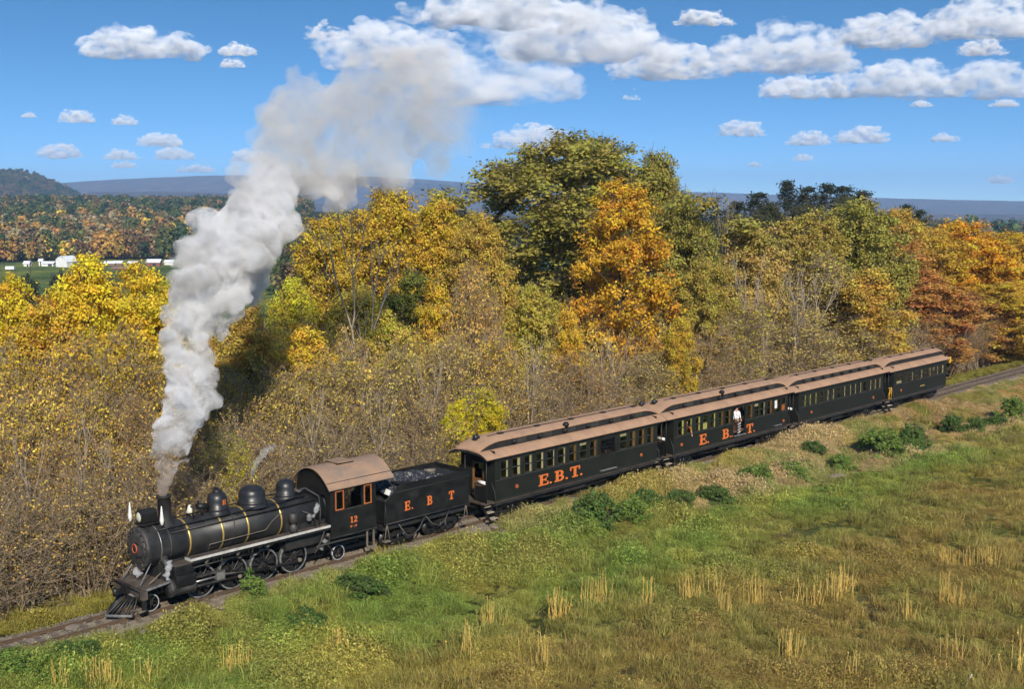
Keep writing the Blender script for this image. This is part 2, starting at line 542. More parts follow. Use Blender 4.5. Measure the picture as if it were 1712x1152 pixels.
def ground_mat():
    m, nt, out = new_mat('land')
    at = N_(nt, 'ShaderNodeAttribute', attribute_name='zone')
    geo = N_(nt, 'ShaderNodeNewGeometry')
    def nz(sc, det):
        n = N_(nt, 'ShaderNodeTexNoise'); n.inputs['Scale'].default_value = sc; n.inputs['Detail'].default_value = det; n.inputs['Roughness'].default_value = 0.72
        nt.links.new(geo.outputs['Position'], n.inputs['Vector']); return n
    a, b, c = nz(6.0, 6), nz(0.012, 8), nz(0.5, 5)
    mul = N_(nt, 'ShaderNodeMath', operation='MULTIPLY'); nt.links.new(a.outputs['Fac'], mul.inputs[0]); nt.links.new(c.outputs['Fac'], mul.inputs[1])
    r1 = N_(nt, 'ShaderNodeMapRange'); r1.inputs['From Min'].default_value = 0.12; r1.inputs['From Max'].default_value = 0.42; r1.inputs['To Min'].default_value = 0.45; r1.inputs['To Max'].default_value = 1.55
    nt.links.new(mul.outputs[0], r1.inputs['Value'])
    r2 = ramp(nt, b.outputs['Fac'], [(0.38, (0.30, 0.42, 0.34)), (0.5, (1, 1, 1)), (0.60, (2.0, 1.5, 1.0))])
    m1 = N_(nt, 'ShaderNodeMixRGB', blend_type='MULTIPLY'); m1.inputs['Fac'].default_value = 1
    nt.links.new(at.outputs['Color'], m1.inputs['Color1']); nt.links.new(r2.outputs['Color'], m1.inputs['Color2'])
    m2 = N_(nt, 'ShaderNodeVectorMath', operation='SCALE')
    nt.links.new(m1.outputs['Color'], m2.inputs[0]); nt.links.new(r1.outputs['Result'], m2.inputs['Scale'])
    d = N_(nt, 'ShaderNodeBsdfDiffuse'); nt.links.new(m2.outputs['Vector'], d.inputs['Color'])
    bp = N_(nt, 'ShaderNodeBump'); bp.inputs['Strength'].default_value = 0.8; bp.inputs['Distance'].default_value = 0.08
    nt.links.new(a.outputs['Fac'], bp.inputs['Height'])
    bp2 = N_(nt, 'ShaderNodeBump'); bp2.inputs['Strength'].default_value = 0.6; bp2.inputs['Distance'].default_value = 22.0
    n4 = nz(0.03, 5); nt.links.new(n4.outputs['Fac'], bp2.inputs['Height']); nt.links.new(bp.outputs['Normal'], bp2.inputs['Normal'])
    # canopy relief only where the land is far, wooded ridge
    ln = N_(nt, 'ShaderNodeVectorMath', operation='LENGTH'); nt.links.new(geo.outputs['Position'], ln.inputs[0])
    mr = N_(nt, 'ShaderNodeMapRange'); mr.inputs['From Min'].default_value = 1400; mr.inputs['From Max'].default_value = 2600
    nt.links.new(ln.outputs['Value'], mr.inputs['Value']); mt = N_(nt, 'ShaderNodeMath', operation='MULTIPLY'); mt.inputs[1].default_value = 0.7
    nt.links.new(mr.outputs['Result'], mt.inputs[0]); nt.links.new(mt.outputs[0], bp2.inputs['Strength'])
    nt.links.new(bp2.outputs['Normal'], d.inputs['Normal'])
    nt.links.new(d.outputs[0], out.inputs['Surface'])
    return m


ground = bpy.data.objects.new('ground', mesh_np('ground', gv, quads=gq, smooth=True, attrs={'zone': ('POINT', 'FLOAT_COLOR', gcol)}, mats=[ground_mat()]))
link(ground); tag(ground, 'grassy field, wooded bank and far ridges of the valley', kind='structure')

# ballast bed: a low bank of crushed stone under the sleepers
M['ballast'] = paint('ballast_stone', (0.14, 0.11, 0.08), (0.28, 0.23, 0.175), 0.9, 0.95, scale=9, bump=0.8, bscale=22, detail=6)
rows = []
_rg = np.random.default_rng(8)
for s in np.arange(-14, 190, 0.5):
    row = []
    for lat in np.linspace(-1.9, 1.9, 20):
        h = 0.075 - 0.16 * sstep(0.95, 1.9, abs(lat)) + 0.05 * (_rg.random() - 0.5)
        p = along(s + 0.1 * (_rg.random() - .5), lat, 0)
        row.append((p[0], p[1], max(h, -0.05)))
    rows.append(row)
mb = MB(); mb.grid(rows, smooth=False)
ballast = mb.build('ballast_bed', M['ballast'])
tag(ballast, 'bed of pale crushed stone under the railway track', kind='structure')
# ================================================================== the track
TR_S0, TR_S1 = -14.0, 190.0
track = empty('railway_track', along(0, 0, 0), TRACK_A, 'narrow gauge railway track of rusty rails on dark sleepers under the train', 'railway track')


def rail_profile():
    return [(-0.055, 0.0), (0.055, 0.0), (0.055, 0.012), (0.010, 0.024), (0.010, 0.075), (0.030, 0.088), (0.030, 0.115), (-0.030, 0.115), (-0.030, 0.088), (-0.010, 0.075), (-0.010, 0.024), (-0.055, 0.012)]


for side in (-1, 1):
    y = side * 0.49
    mb = MB(); mb.prism([(p + y, q + RAIL_Z - 0.115) for p, q in rail_profile()], TR_S0, TR_S1, 'x')
    r_ = mb.build('rail', M['rail'], track)
    mb = MB(); mb.box(TR_S0, TR_S1, y - 0.026, y + 0.026, RAIL_Z + 0.0005, RAIL_Z + 0.004)
    mb.build('rail_head', M['railhead'], r_)

_mb = MB(); _mb.box(-0.11, 0.11, -0.95, 0.95, -0.14, 0.0)
sleeper_me = _mb.mesh('sleeper', M['sleeper'])
_r = random.Random(5)
s_ = TR_S0 + 0.3
while s_ < TR_S1:
    if s_ < 3.2 or s_ > 69.0:
        inst('sleeper', sleeper_me, track, (s_, _r.uniform(-0.05, 0.05), RAIL_Z - 0.117 + _r.uniform(-0.008, 0.002)), (0, 0, _r.uniform(-0.03, 0.03)), (_r.uniform(0.9, 1.1), _r.uniform(0.95, 1.05), 1))
    s_ += 0.56 + _r.uniform(-0.03, 0.03)
# ================================================================== painted letters as thin raised shapes
def _arc(cx, cz, rx, rz, t, a0, a1, n=9):
    """ring sector as quads"""
    q = []
    for i in range(n):
        b0 = a0 + (a1 - a0) * i / n; b1 = a0 + (a1 - a0) * (i + 1) / n
        q.append([(cx + rx * math.cos(b0), cz + rz * math.sin(b0)), (cx + rx * math.cos(b1), cz + rz * math.sin(b1)),
                  (cx + (rx - t) * math.cos(b1), cz + (rz - t * 0.75) * math.sin(b1)), (cx + (rx - t) * math.cos(b0), cz + (rz - t * 0.75) * math.sin(b0))])
    return q


def _bx(x0, x1, z0, z1): return [(x0, z0), (x1, z0), (x1, z1), (x0, z1)]


def glyph(ch):
    h = math.pi / 2
    if ch == 'E':
        return [_bx(.10, .32, .12, .88), _bx(0, .76, 0, .12), _bx(0, .73, .88, 1), _bx(.32, .52, .44, .57), _bx(.52, .60, .34, .67), _bx(.66, .76, .12, .32), _bx(.63, .73, .69, .88)]
    if ch == 'T':
        return [_bx(.30, .52, .12, .88), _bx(0, .82, .88, 1), _bx(0, .10, .66, .88), _bx(.72, .82, .66, .88), _bx(.17, .65, 0, .12)]
    if ch == 'B':
        return [_bx(.10, .32, .12, .88), _bx(0, .46, 0, .12), _bx(0, .44, .88, 1), _bx(.32, .46, .45, .56)] + _arc(.44, .725, .27, .275, .19, -h, h) + _arc(.46, .28, .30, .28, .20, -h, h)
    if ch == 'H':
        return [_bx(.08, .28, .10, .90), _bx(.58, .78, .10, .90), _bx(0, .36, 0, .10), _bx(.50, .86, 0, .10), _bx(0, .36, .90, 1), _bx(.50, .86, .90, 1), _bx(.28, .58, .44, .57)]
    if ch == '1':
        return [_bx(.20, .42, .10, 1), _bx(.05, .57, 0, .10), [(.03, .78), (.20, .84), (.20, 1.0), (.03, .86)]]
    if ch == '2':
        return _arc(.33, .70, .31, .30, .19, -0.55, math.pi * 0.98) + [[(.02, .16), (.24, .16), (.60, .54), (.42, .62)], _bx(.0, .66, 0, .16)]
    if ch == '.':
        return [[(.10 + .10 * math.cos(a * math.pi / 4), .10 + .10 * math.sin(a * math.pi / 4)) for a in range(8)]]
    if ch == '-':
        return [_bx(.05, .45, .40, .56)]
    if ch == 'c':
        return _arc(.33, .33, .31, .33, .18, 0.7, 2 * math.pi - 0.7, 10)
    if ch == '4':
        return [_bx(.36, .56, 0, 1), _bx(0, .36, .24, .38), _bx(.56, .68, .24, .38), [(.0, .38), (.14, .38), (.36, .82), (.36, 1.0)]]
    return []


def letter(ch, x, z, hgt, y, parent, mat='orange', wide=1.0, thick=0.012):
    """letter on a wall that faces -y, lower left corner at (x, z)"""
    mb = MB()
    for k, poly in enumerate(glyph(ch)):
        mb.prism([(x + p * hgt * wide, z + q * hgt) for p, q in poly], y - thick - 0.0012 * (k % 5), y - 0.001, 'y')
    return mb.build('letter' if ch.isalpha() else ('numeral' if ch.isdigit() else 'full_stop'), M[mat], parent)
# ================================================================== steam locomotive
LO = -0.8                                                # the s of the locomotive's own origin
loco = empty('steam_locomotive', along(LO, 0, 0), TRACK_A, 'black steam locomotive number 12 with brass boiler bands, smoking at the head of the train', 'locomotive')
LO2 = -LO
BZ = 2.62                                                # boiler centre height


def L(s): return s - LO


# --- frame and pilot
mb = MB()
for sd in (-1, 1): mb.box(L(0.5), L(11.0), sd * 0.36 - 0.06, sd * 0.36 + 0.06, 0.78, 1.18)
mb.box(L(0.6), L(2.4), -0.30, 0.30, 0.85, 1.15)
mb.box(L(8.6), L(11.6), -0.9, 0.9, 1.10, 1.36)
mb.build('frame', M['soot'], loco)

mb = MB()
mb.box(L(0.30), L(0.52), -1.12, 1.12, 0.92, 1.22)
beam = mb.build('pilot_beam', M['deckbrown'], loco, bevel=0.012)
mb = MB()
mb.box(L(0.10), L(0.30), -0.20, 0.20, 1.02, 1.30); mb.box(L(-0.18), L(0.10), -0.09, 0.09, 1.04, 1.20)
mb.cyl((L(-0.20), 0.03, 0.98), (L(-0.20), 0.03, 1.26), 0.09, 10)
mb.build('coupler', M['iron'], beam)
mb = MB()
mb.tube([(L(0.20), -1.05, 1.30), (L(0.16), -0.3, 1.34), (L(0.16), 0.3, 1.34), (L(0.20), 1.05, 1.30)], 0.022, 6)
mb.tube([(L(0.20), -1.05, 1.30), (L(0.12), -1.12, 1.02)], 0.022, 6)
mb.tube([(L(0.20), 1.05, 1.30), (L(0.12), 1.12, 1.02)], 0.022, 6)
mb.build('uncoupling_lever', M['iron'], beam)
mb = MB()
mb.rbox((L(0.86), 0, 1.32), (0.95, 1.95, 0.05), Matrix.Rotation(-0.10, 3, 'Y'))
mb.build('pilot_deck', M['deckbrown'], loco)
mb = MB()
mb.rbox((L(0.98), -1.08, 1.33), (1.05, 0.07, 0.07), Matrix.Rotation(-0.10, 3, 'Y'))
mb.build('deck_edge', M['tyre'], loco)

pilot = MB()
pilot.tube([(L(0.02), -0.82, 0.34), (L(-0.62), 0.0, 0.31), (L(0.02), 0.82, 0.34)], 0.055, 8)
pilot.tube([(L(0.36), -0.62, 0.94), (L(0.26), 0.0, 0.96), (L(0.36), 0.62, 0.94)], 0.04, 8)
pilot = pilot.build('pilot', M['tyre'], loco)
for k in range(13):
    t = -1 + 2 * k / 12
    if abs(t) < 0.02:
        a = (L(-0.60), 0.0, 0.34)
    else:
        a = (L(-0.62 + 0.64 * abs(t)), 0.82 * t, 0.34)
    b = (L(0.27 + 0.09 * abs(t)), 0.60 * t, 0.94)
    mb = MB(); mb.tube([a, b], [0.032, 0.024], 6)
    mb.build('pilot_bar', M['iron'] if k % 2 else M['smokebox'], pilot)
mb = MB(); mb.box(L(0.20), L(0.42), -1.10, -0.72, 0.50, 0.54)
mb.build('foot_step', M['tread'], loco)
mb = MB(); mb.box(L(0.30), L(0.46), -1.11, -1.0, 0.54, 0.92); mb.box(L(0.30), L(0.46), 1.0, 1.11, 0.54, 0.92)
mb.build('step_hanger', M['iron'], loco)
for sd in (-1, 1):
    mb = MB(); mb.tube([(L(0.46), sd * 0.66, 1.36), (L(0.98), sd * 0.56, 2.10)], 0.028, 6)
    mb.build('smokebox_brace', M['tyre'], loco)
    mb = MB(); mb.tube([(L(0.70), sd * 0.86, 1.40), (L(1.25), sd * 0.80, 1.72)], 0.022, 6)
    mb.build('grab_iron', M['tread'], loco)


# --- wheels
def wheel_mesh(r, spokes, width, hub, cw=False, name='wheel_body'):
    mb = MB()
    w = width / 2
    mb.lathe([(r * 0.86, -w * 0.8), (r * 0.97, -w * 0.9), (r * 0.97, w), (r * 1.04, w), (r * 1.04, w * 1.25), (r * 0.86, w * 1.25), (r * 0.86, -w * 0.8)], (0, 0, 0), 'y', 36)
    mb.cyl((0, -w * 1.3, 0), (0, w, 0), hub, 16)
    for k in range(spokes):
        a = 2 * math.pi * k / spokes
        c, s = math.cos(a), math.sin(a)
        mb.tube([(c * hub * 0.8, 0, s * hub * 0.8), (c * r * 0.9, 0, s * r * 0.9)], [r * 0.060, r * 0.045], 6, caps=False)
    if cw:
        pts = [(r * 0.86 * math.cos(a), r * 0.86 * math.sin(a)) for a in np.linspace(math.pi * 1.22, math.pi * 1.78, 10)]
        mb.prism(pts, -w * 0.7, w * 0.7, 'y')
    return mb.mesh(name, M['iron'])


def tyre_mesh(r, w, mat='tyre'):
    mb = MB()
    mb.lathe([(r * 0.905, -w * 0.98), (r * 0.92, -w * 1.06), (r * 0.985, -w * 1.06), (r * 1.0, -w * 0.95), (r * 1.0, w * 0.9), (r * 0.975, w * 0.9)], (0, 0, 0), 'y', 40)
    return mb.mesh('tyre', M[mat])


DR = 0.67
drv_me, drv_ty = wheel_mesh(DR, 12, 0.13, 0.13, True, 'driving_wheel'), tyre_mesh(DR, 0.065)
pil_me, pil_ty = wheel_mesh(0.33, 8, 0.11, 0.07, False, 'pilot_wheel'), tyre_mesh(0.33, 0.055, 'tyre_bright')
car_me, car_ty = wheel_mesh(0.36, 0, 0.12, 0.30, False, 'truck_wheel'), None


def put_wheel(name, me, ty, parent, x, y, r, rot=0.0):
    w = inst(name, me, parent, (x, y, RAIL_Z + r + 0.004), (0, rot, 0) if y < 0 else (0, rot, math.pi))
    if ty is not None: inst('tyre', ty, w)
    return w


DRIVERS = [3.05, 4.50, 5.96, 7.41]
for sd in (-1, 1):
    put_wheel('pilot_wheel', pil_me, pil_ty, loco, L(0.93), sd * 0.50, 0.33)
    for s in DRIVERS: put_wheel('driving_wheel', drv_me, drv_ty, loco, L(s), sd * 0.50, DR, 0.6)
    put_wheel('trailing_wheel', pil_me, pil_ty, loco, L(9.75), sd * 0.50, 0.33)
mb = MB()
for s in DRIVERS + [0.93, 9.75]: mb.cyl((L(s), -0.5, RAIL_Z + (DR if s in DRIVERS else 0.335)), (L(s), 0.5, RAIL_Z + (DR if s in DRIVERS else 0.335)), 0.07, 10)
mb.build('axle', M['soot'], loco)
# rods on the camera side and the far side
for sd in (-1, 1):
    cr = 0.28
    ang = 0.6 + (math.pi / 2 if sd > 0 else 0)
    px, pz = cr * math.cos(ang), -cr * math.sin(ang)
    mb = MB()
    zc = RAIL_Z + DR
    for a, b in zip(DRIVERS[:-1], DRIVERS[1:]):
        mb.box(L(a) + px, L(b) + px - 0.004, sd * 0.66 - 0.025, sd * 0.66 + 0.025, zc + pz - 0.05, zc + pz + 0.05)
    rod = mb.build('side_rod', M['iron'], loco)
    for s in DRIVERS:
        q = MB(); q.cyl((L(s) + px, sd * 0.60, zc + pz), (L(s) + px, sd * 0.715, zc + pz), 0.085, 14)
        q.build('rod_bearing', M['tread'], rod)
    mb = MB()
    mb.tube([(L(3.75), sd * 0.78, 1.04), (L(DRIVERS[2]) + px, sd * 0.78, zc + pz)], 0.06, 8)
    mb.cyl((L(DRIVERS[2]) + px, sd * 0.70, zc + pz), (L(DRIVERS[2]) + px, sd * 0.86, zc + pz), 0.11, 14)
    mb.build('main_rod', M['iron'], loco)
    mb = MB(); mb.cyl((L(2.45), sd * 0.88, 1.04), (L(3.70), sd * 0.88, 1.04), 0.035, 10)
    mb.build('piston_rod', M['steel'], loco)
    mb = MB()
    mb.box(L(2.5), L(3.95), sd * 0.88 - 0.045, sd * 0.88 + 0.045, 1.20, 1.26); mb.box(L(2.5), L(3.95), sd * 0.88 - 0.045, sd * 0.88 + 0.045, 0.83, 0.89)
    mb.build('crosshead_guide', M['smokebox'], loco)
    mb = MB(); mb.box(L(3.55), L(3.9), sd * 0.88 - 0.07, sd * 0.88 + 0.07, 0.90, 1.19)
    mb.build('crosshead', M['steel'], loco, bevel=0.01)
    mb = MB()
    mb.tube([(L(5.96), sd * 0.80, 1.05), (L(5.55), sd * 0.84, 1.55), (L(4.2), sd * 0.84, 1.62), (L(2.5), sd * 0.88, 1.62)], 0.03, 6)
    mb.tube([(L(5.55), sd * 0.84, 1.55), (L(5.5), sd * 0.84, 1.98)], 0.035, 6)
    mb.tube([(L(3.75), sd * 0.86, 1.1), (L(3.85), sd * 0.86, 1.62)], 0.025, 6)
    mb.build('valve_gear', M['iron'], loco)
    # cylinder with its boxed valve chest
    mb = MB()
    mb.lathe([(0.0, 0), (0.20, 0), (0.22, 0.03), (0.33, 0.035), (0.345, 0.06), (0.345, 0.16), (0.33, 0.18), (0.33, 0.98), (0.345, 1.0), (0.345, 1.06), (0.0, 1.06)], (L(1.44), sd * 0.88, 1.04), 'x', 26)
    mb.build('cylinder', M['smokebox'], loco)
    mb = MB()
    yo, yi = sd * 1.24, sd * 0.55
    mb.prism([(yi, 0.86), (sd * 1.14, 0.78), (sd * 1.20, 1.0), (yo, 1.42), (yo - sd * 0.02, 1.56), (yi, 1.56)], L(1.66), L(2.46), 'x')
    mb.build('cylinder_casing', M['black'], loco, bevel=0.015)
    mb = MB()
    mb.box(L(1.62), L(2.36), min(sd * 0.66, sd * 1.20), max(sd * 0.66, sd * 1.20), 1.565, 1.93)
    vc = mb.build('valve_chest', M['black'], loco, bevel=0.02)
    mb = MB(); mb.box(L(1.60), L(2.38), min(sd * 0.64, sd * 1.22), max(sd * 0.64, sd * 1.22), 1.935, 1.965)
    mb.build('valve_chest_lid', M['deckbrown'], vc)
    mb = MB(); mb.tube([(L(1.45), sd * 0.62, 2.25), (L(1.50), sd * 0.84, 1.95), (L(1.62), sd * 0.86, 1.72)], [0.15, 0.13, 0.10], 10)
    mb.build('steam_pipe', M['smokebox'], loco)
mb = MB(); mb.prism([(-0.62, 0.9), (0.62, 0.9), (0.55, 1.5), (0.50, 2.05), (-0.50, 2.05), (-0.55, 1.5)], L(1.3), L(2.4), 'x')
mb.build('saddle', M['soot'], loco)

# --- boiler
mb = MB()
mb.lathe([(0.60, 0.0), (0.80, 0.0), (0.815, 0.02), (0.815, 0.13), (0.79, 0.15), (0.79, 1.70), (0.70, 1.70)], (L(0.74), 0, BZ), 'x', 48)
sb = mb.build('smokebox', M['smokebox'], loco)
for xs in (1.32, 1.72):
    mb = MB(); mb.lathe([(0.785, 0), (0.803, 0.004), (0.803, 0.025), (0.785, 0.029)], (L(xs), 0, BZ), 'x', 48)
    mb.build('rivet_strap', M['steel'] if xs < 1.5 else M['smokebox'], sb)
mb = MB()
for k in range(44):
    a = 2 * math.pi * k / 44
    for xr in (0.90, 2.40):
        mb.rbox((L(xr), 0.797 * math.cos(a), BZ + 0.797 * math.sin(a)), (0.03, 0.03, 0.03), Matrix.Rotation(a, 3, 'X'))
mb.build('rivets', M['smokebox'], sb)['kind'] = 'stuff'
door = MB()
door.lathe([(0.0, -0.085), (0.22, -0.080), (0.45, -0.055), (0.60, -0.02), (0.64, 0.01), (0.64, 0.05)], (L(0.725), 0, BZ), 'x', 40)
door = door.build('smokebox_door', M['smokebox'], loco)
mb = MB(); mb.ring((L(0.632), 0, BZ), 0.165, 0.028, 'x', 28, 8)
mb.build('number_ring', M['red'], door)
mb = MB(); mb.lathe([(0.0, -0.01), (0.15, -0.01), (0.15, 0.02)], (L(0.635), 0, BZ), 'x', 24)
mb.build('number_plate', M['soot'], door)
mb = MB()
for k in range(16):
    a = 2 * math.pi * (k + 0.5) / 16
    mb.rbox((L(0.715), 0.70 * math.cos(a), BZ + 0.70 * math.sin(a)), (0.07, 0.05, 0.10), Matrix.Rotation(a - math.pi / 2, 3, 'X'))
mb.build('door_dog', M['smokebox'], door)
mb = MB()
for sg in (-1, 1):
    mb.tube([(L(0.63), -0.55, BZ + sg * 0.2), (L(0.60), -0.1, BZ + sg * 0.28)], 0.018, 6)
mb.build('door_hinge', M['iron'], door)
boil = MB()
boil.lathe([(0.70, 0), (0.768, 0.0), (0.768, 4.5), (0.83, 5.0), (0.85, 6.45), (0.5, 6.45)], (L(2.44), 0, BZ), 'x', 56)
boil = boil.build('boiler', M['jacket'], loco)
mb = MB(); mb.box(L(6.9), L(8.88), -0.78, 0.78, 1.30, BZ - 0.15)
mb.build('firebox', M['soot'], loco)
for s in (2.52, 3.96, 5.12, 6.70):
    r = 0.772
    mb = MB(); mb.lathe([(r - 0.006, 0), (r + 0.012, 0.004), (r + 0.012, 0.075), (r - 0.006, 0.079)], (L(s), 0, BZ), 'x', 56)
    mb.build('boiler_band', M['brass'], boil)
# pipes and rails along the near and far flanks
for sd in (-1, 1):
    mb = MB()
    mb.tube([(L(1.30), sd * 0.50, BZ + 0.66), (L(1.9), sd * 0.56, BZ + 0.70), (L(4.6), sd * 0.56, BZ + 0.72), (L(8.0), sd * 0.60, BZ + 0.80)], 0.028, 8)
    hr = mb.build('handrail', M['iron'], loco)
    for s in (2.0, 3.3, 4.8, 6.3, 7.6):
        q = MB(); q.tube([(L(s), sd * 0.56, BZ + 0.72), (L(s), sd * 0.50, BZ + 0.56)], 0.022, 6)
        q.build('handrail_post', M['iron'], hr)
    mb = MB()
    mb.tube([(L(1.8), sd * 0.66, BZ + 0.50), (L(4.5), sd * 0.68, BZ + 0.50), (L(8.6), sd * 0.72, BZ + 0.55)], 0.034, 8)
    mb.build('sand_pipe', M['iron'], loco)
    mb = MB()
    mb.tube([(L(4.45), sd * 0.44, BZ + 0.95), (L(4.55), sd * 0.66, BZ + 0.50), (L(4.5), sd * 0.80, BZ + 0.05), (L(4.2), sd * 0.82, BZ - 0.55)], 0.020, 6)
    mb.build('sand_drop_pipe', M['iron'], loco)
    mb = MB()
    mb.tube([(L(3.30), sd * 0.80, BZ - 0.50), (L(3.32), sd * 0.84, BZ - 0.24), (L(5.9), sd * 0.84, BZ - 0.20), (L(6.25), sd * 0.86, BZ + 0.15), (L(6.75), sd * 0.84, BZ + 0.40)], 0.013, 6)
    mb.build('injector_pipe', M['tread'], loco)
    # running board with its painted edge
    mb = MB(); mb.box(L(2.32), L(9.0), min(sd * 0.74, sd * 1.155), max(sd * 0.74, sd * 1.155), 2.02, 2.075)
    rb = mb.build('running_board', M['deckbrown'], loco)
    mb = MB(); mb.box(L(2.30), L(9.0), min(sd * 1.157, sd * 1.185), max(sd * 1.157, sd * 1.185), 1.985, 2.085); mb.box(L(2.28), L(2.318), min(sd * 0.76, sd * 1.185), max(sd * 0.76, sd * 1.185), 1.985, 2.085)
    mb.build('board_edge', M['edge'], rb)
    mb = MB(); mb.box(L(2.45), L(8.9), min(sd * 1.04, sd * 1.10), max(sd * 1.04, sd * 1.10), 1.86, 2.015)
    mb.build('board_angle', M['black'], rb)
    for s in (2.7, 4.4, 6.1, 7.8):
        mb = MB(); mb.tube([(L(s), sd * 1.05, 1.95), (L(s), sd * 0.70, 1.75)], 0.03, 6)
        mb.build('board_bracket', M['black'], rb)
    # backhead plumbing between third dome and cab
    mb = MB(); mb.tube([(L(7.55), sd * 0.30, 3.55), (L(8.1), sd * 0.5, 3.72), (L(8.55), sd * 0.85, 3.35), (L(8.58), sd * 0.92, 2.7), (L(8.5), sd * 0.95, 2.1)], 0.035, 8)
    mb.tube([(L(7.7), sd * 0.86, 2.85), (L(8.2), sd * 0.95, 2.60), (L(8.3), sd * 0.96, 2.10)], 0.03, 8)
    mb.tube([(L(7.3), sd * 0.90, 2.5), (L(7.35), sd * 0.98, 2.1)], 0.028, 6)
    mb.build('turret_pipe', M['smokebox'], loco)
    mb = MB(); mb.lathe([(0, 0), (0.15, 0), (0.15, 0.30), (0.10, 0.34), (0.10, 0.40), (0.17, 0.43), (0.17, 0.78), (0.13, 0.82), (0, 0.82)], (L(7.15), sd * 0.98, 2.08), 'z', 16)
    mb.build('air_pump', M['smokebox'], loco)
    mb = MB(); mb.lathe([(0, 0), (0.09, 0), (0.11, 0.05), (0.11, 0.22), (0.05, 0.3), (0, 0.3)], (L(7.95), sd * 0.98, 2.42), 'z', 14)
    mb.build('injector', M['tyre'], loco)
    mb = MB(); mb.tube([(L(8.75), sd * 1.02, 1.95), (L(8.5), sd * 1.05, 1.45), (L(8.2), sd * 1.0, 0.95)], 0.03, 6); mb.tube([(L(8.95), sd * 1.05, 2.3), (L(8.98), sd * 1.10, 1.7), (L(8.8), sd * 1.1, 1.2), (L(9.1), sd * 1.06, 0.85)], 0.028, 6)
    mb.tube([(L(8.3), sd * 0.95, 1.2), (L(9.4), sd * 1.05, 1.25), (L(11.0), sd * 1.05, 1.2)], 0.035, 6)
    mb.build('feed_pipe', M['smokebox'], loco)

# --- things on top of the boiler
mb = MB()
mb.lathe([(0.44, 3.30), (0.36, 3.42), (0.29, 3.52), (0.26, 3.62), (0.245, 3.70), (0.245, 4.36), (0.285, 4.38), (0.29, 4.46), (0.25, 4.48), (0.20, 4.47), (0.20, 3.9), (0.0, 3.9)], (L(1.92), 0, 0), 'z', 32)
mb.build('chimney', M['soot'], loco)
mb = MB()
mb.prism([(-0.23, 3.58), (0.23, 3.58), (0.23, 3.94), (0.12, 4.06), (-0.12, 4.06), (-0.23, 3.94)], L(0.86), L(1.50), 'x')
hl = mb.build('headlight', M['black'], loco, bevel=0.012)
mb = MB(); mb.lathe([(0.0, -0.05), (0.12, -0.042), (0.185, -0.012), (0.195, 0.0)], (L(0.855), 0, 3.80), 'x', 24)
mb.build('lens', M['lamp'], hl)
mb = MB(); mb.ring((L(0.85), 0, 3.80), 0.205, 0.022, 'x', 24, 8)
mb.build('lens_rim', M['iron'], hl)
mb = MB(); mb.box(L(0.80), L(1.60), -0.28, 0.28, 3.50, 3.56); mb.box(L(0.95), L(1.1), -0.22, -0.16, 3.36, 3.50); mb.box(L(0.95), L(1.1), 0.16, 0.22, 3.36, 3.50)
mb.build('headlight_shelf', M['iron'], loco)
for x, y, z in ((0.72, 0.42, 3.55), (1.55, -0.46, 3.40)):
    mb = MB(); mb.tube([(L(x), y, z - 0.32), (L(x), y, z + 0.78)], 0.012, 6)
    st = mb.build('flag_staff', M['iron'], loco)
    mb = MB(); mb.lathe([(0.0, 0.02), (0.05, 0.06), (0.085, 0.22), (0.05, 0.50), (0.022, 0.76), (0.0, 0.80)], (L(x), y, z), 'z', 9)
    mb.build('furled_white_flag', M['white'], st)
mb = MB()
mb.lathe([(0.0, 0.30), (0.05, 0.29), (0.085, 0.22), (0.11, 0.10), (0.17, 0.0), (0.15, 0.0), (0.0, 0.1)], (L(3.0), 0, 3.58), 'z', 18)
bell = mb.build('bell', M['lamp'], loco)  # pale colour stands in for the bright reflection of polished brass
mb = MB(); mb.tube([(L(3.0), -0.26, 3.38), (L(3.0), -0.24, 3.82), (L(3.0), 0.24, 3.82), (L(3.0), 0.26, 3.38)], 0.035, 8); mb.tube([(L(3.0), -0.28, 3.84), (L(3.0), -0.40, 3.70)], 0.02, 6)
mb.build('bell_yoke', M['iron'], bell)
mb = MB(); mb.cyl((L(3.25), -0.12, 3.78), (L(3.72), -0.12, 3.70), 0.13, 14); mb.cyl((L(3.45), -0.12, 3.4), (L(3.45), -0.12, 3.72), 0.06, 8); mb.tube([(L(3.3), -0.12, 3.88), (L(3.3), -0.12, 4.02)], 0.05, 8)
mb.build('steam_generator', M['black'], loco)


def dome(x, r, top, name):
    mb = MB()
    b = 3.34
    h = top - b
    mb.lathe([(r * 1.30, b - 0.03), (r * 1.18, b + 0.05 * h), (r * 1.06, b + 0.12 * h), (r * 1.10, b + 0.17 * h), (r * 1.10, b + 0.23 * h), (r * 1.0, b + 0.26 * h), (r * 1.0, b + 0.58 * h), (r * 0.95, b + 0.72 * h), (r * 0.80, b + 0.86 * h), (r * 0.5, b + 0.95 * h), (r * 0.2, b + h), (0.0, b + h)], (L(x), 0, 0), 'z', 36)
    return mb.build(name, M['gloss'], loco)


sd_ = dome(4.22, 0.40, 4.22, 'sand_dome')
mb = MB(); mb.lathe([(0.18, 4.18), (0.18, 4.25), (0.16, 4.27), (0.0, 4.27)], (L(4.22), 0, 0), 'z', 20); mb.tube([(L(4.22), -0.2, 4.26), (L(4.22), -0.12, 4.33), (L(4.22), 0.12, 4.33), (L(4.22), 0.2, 4.26)], 0.03, 6)
mb.build('filler_cap', M['iron'], sd_)
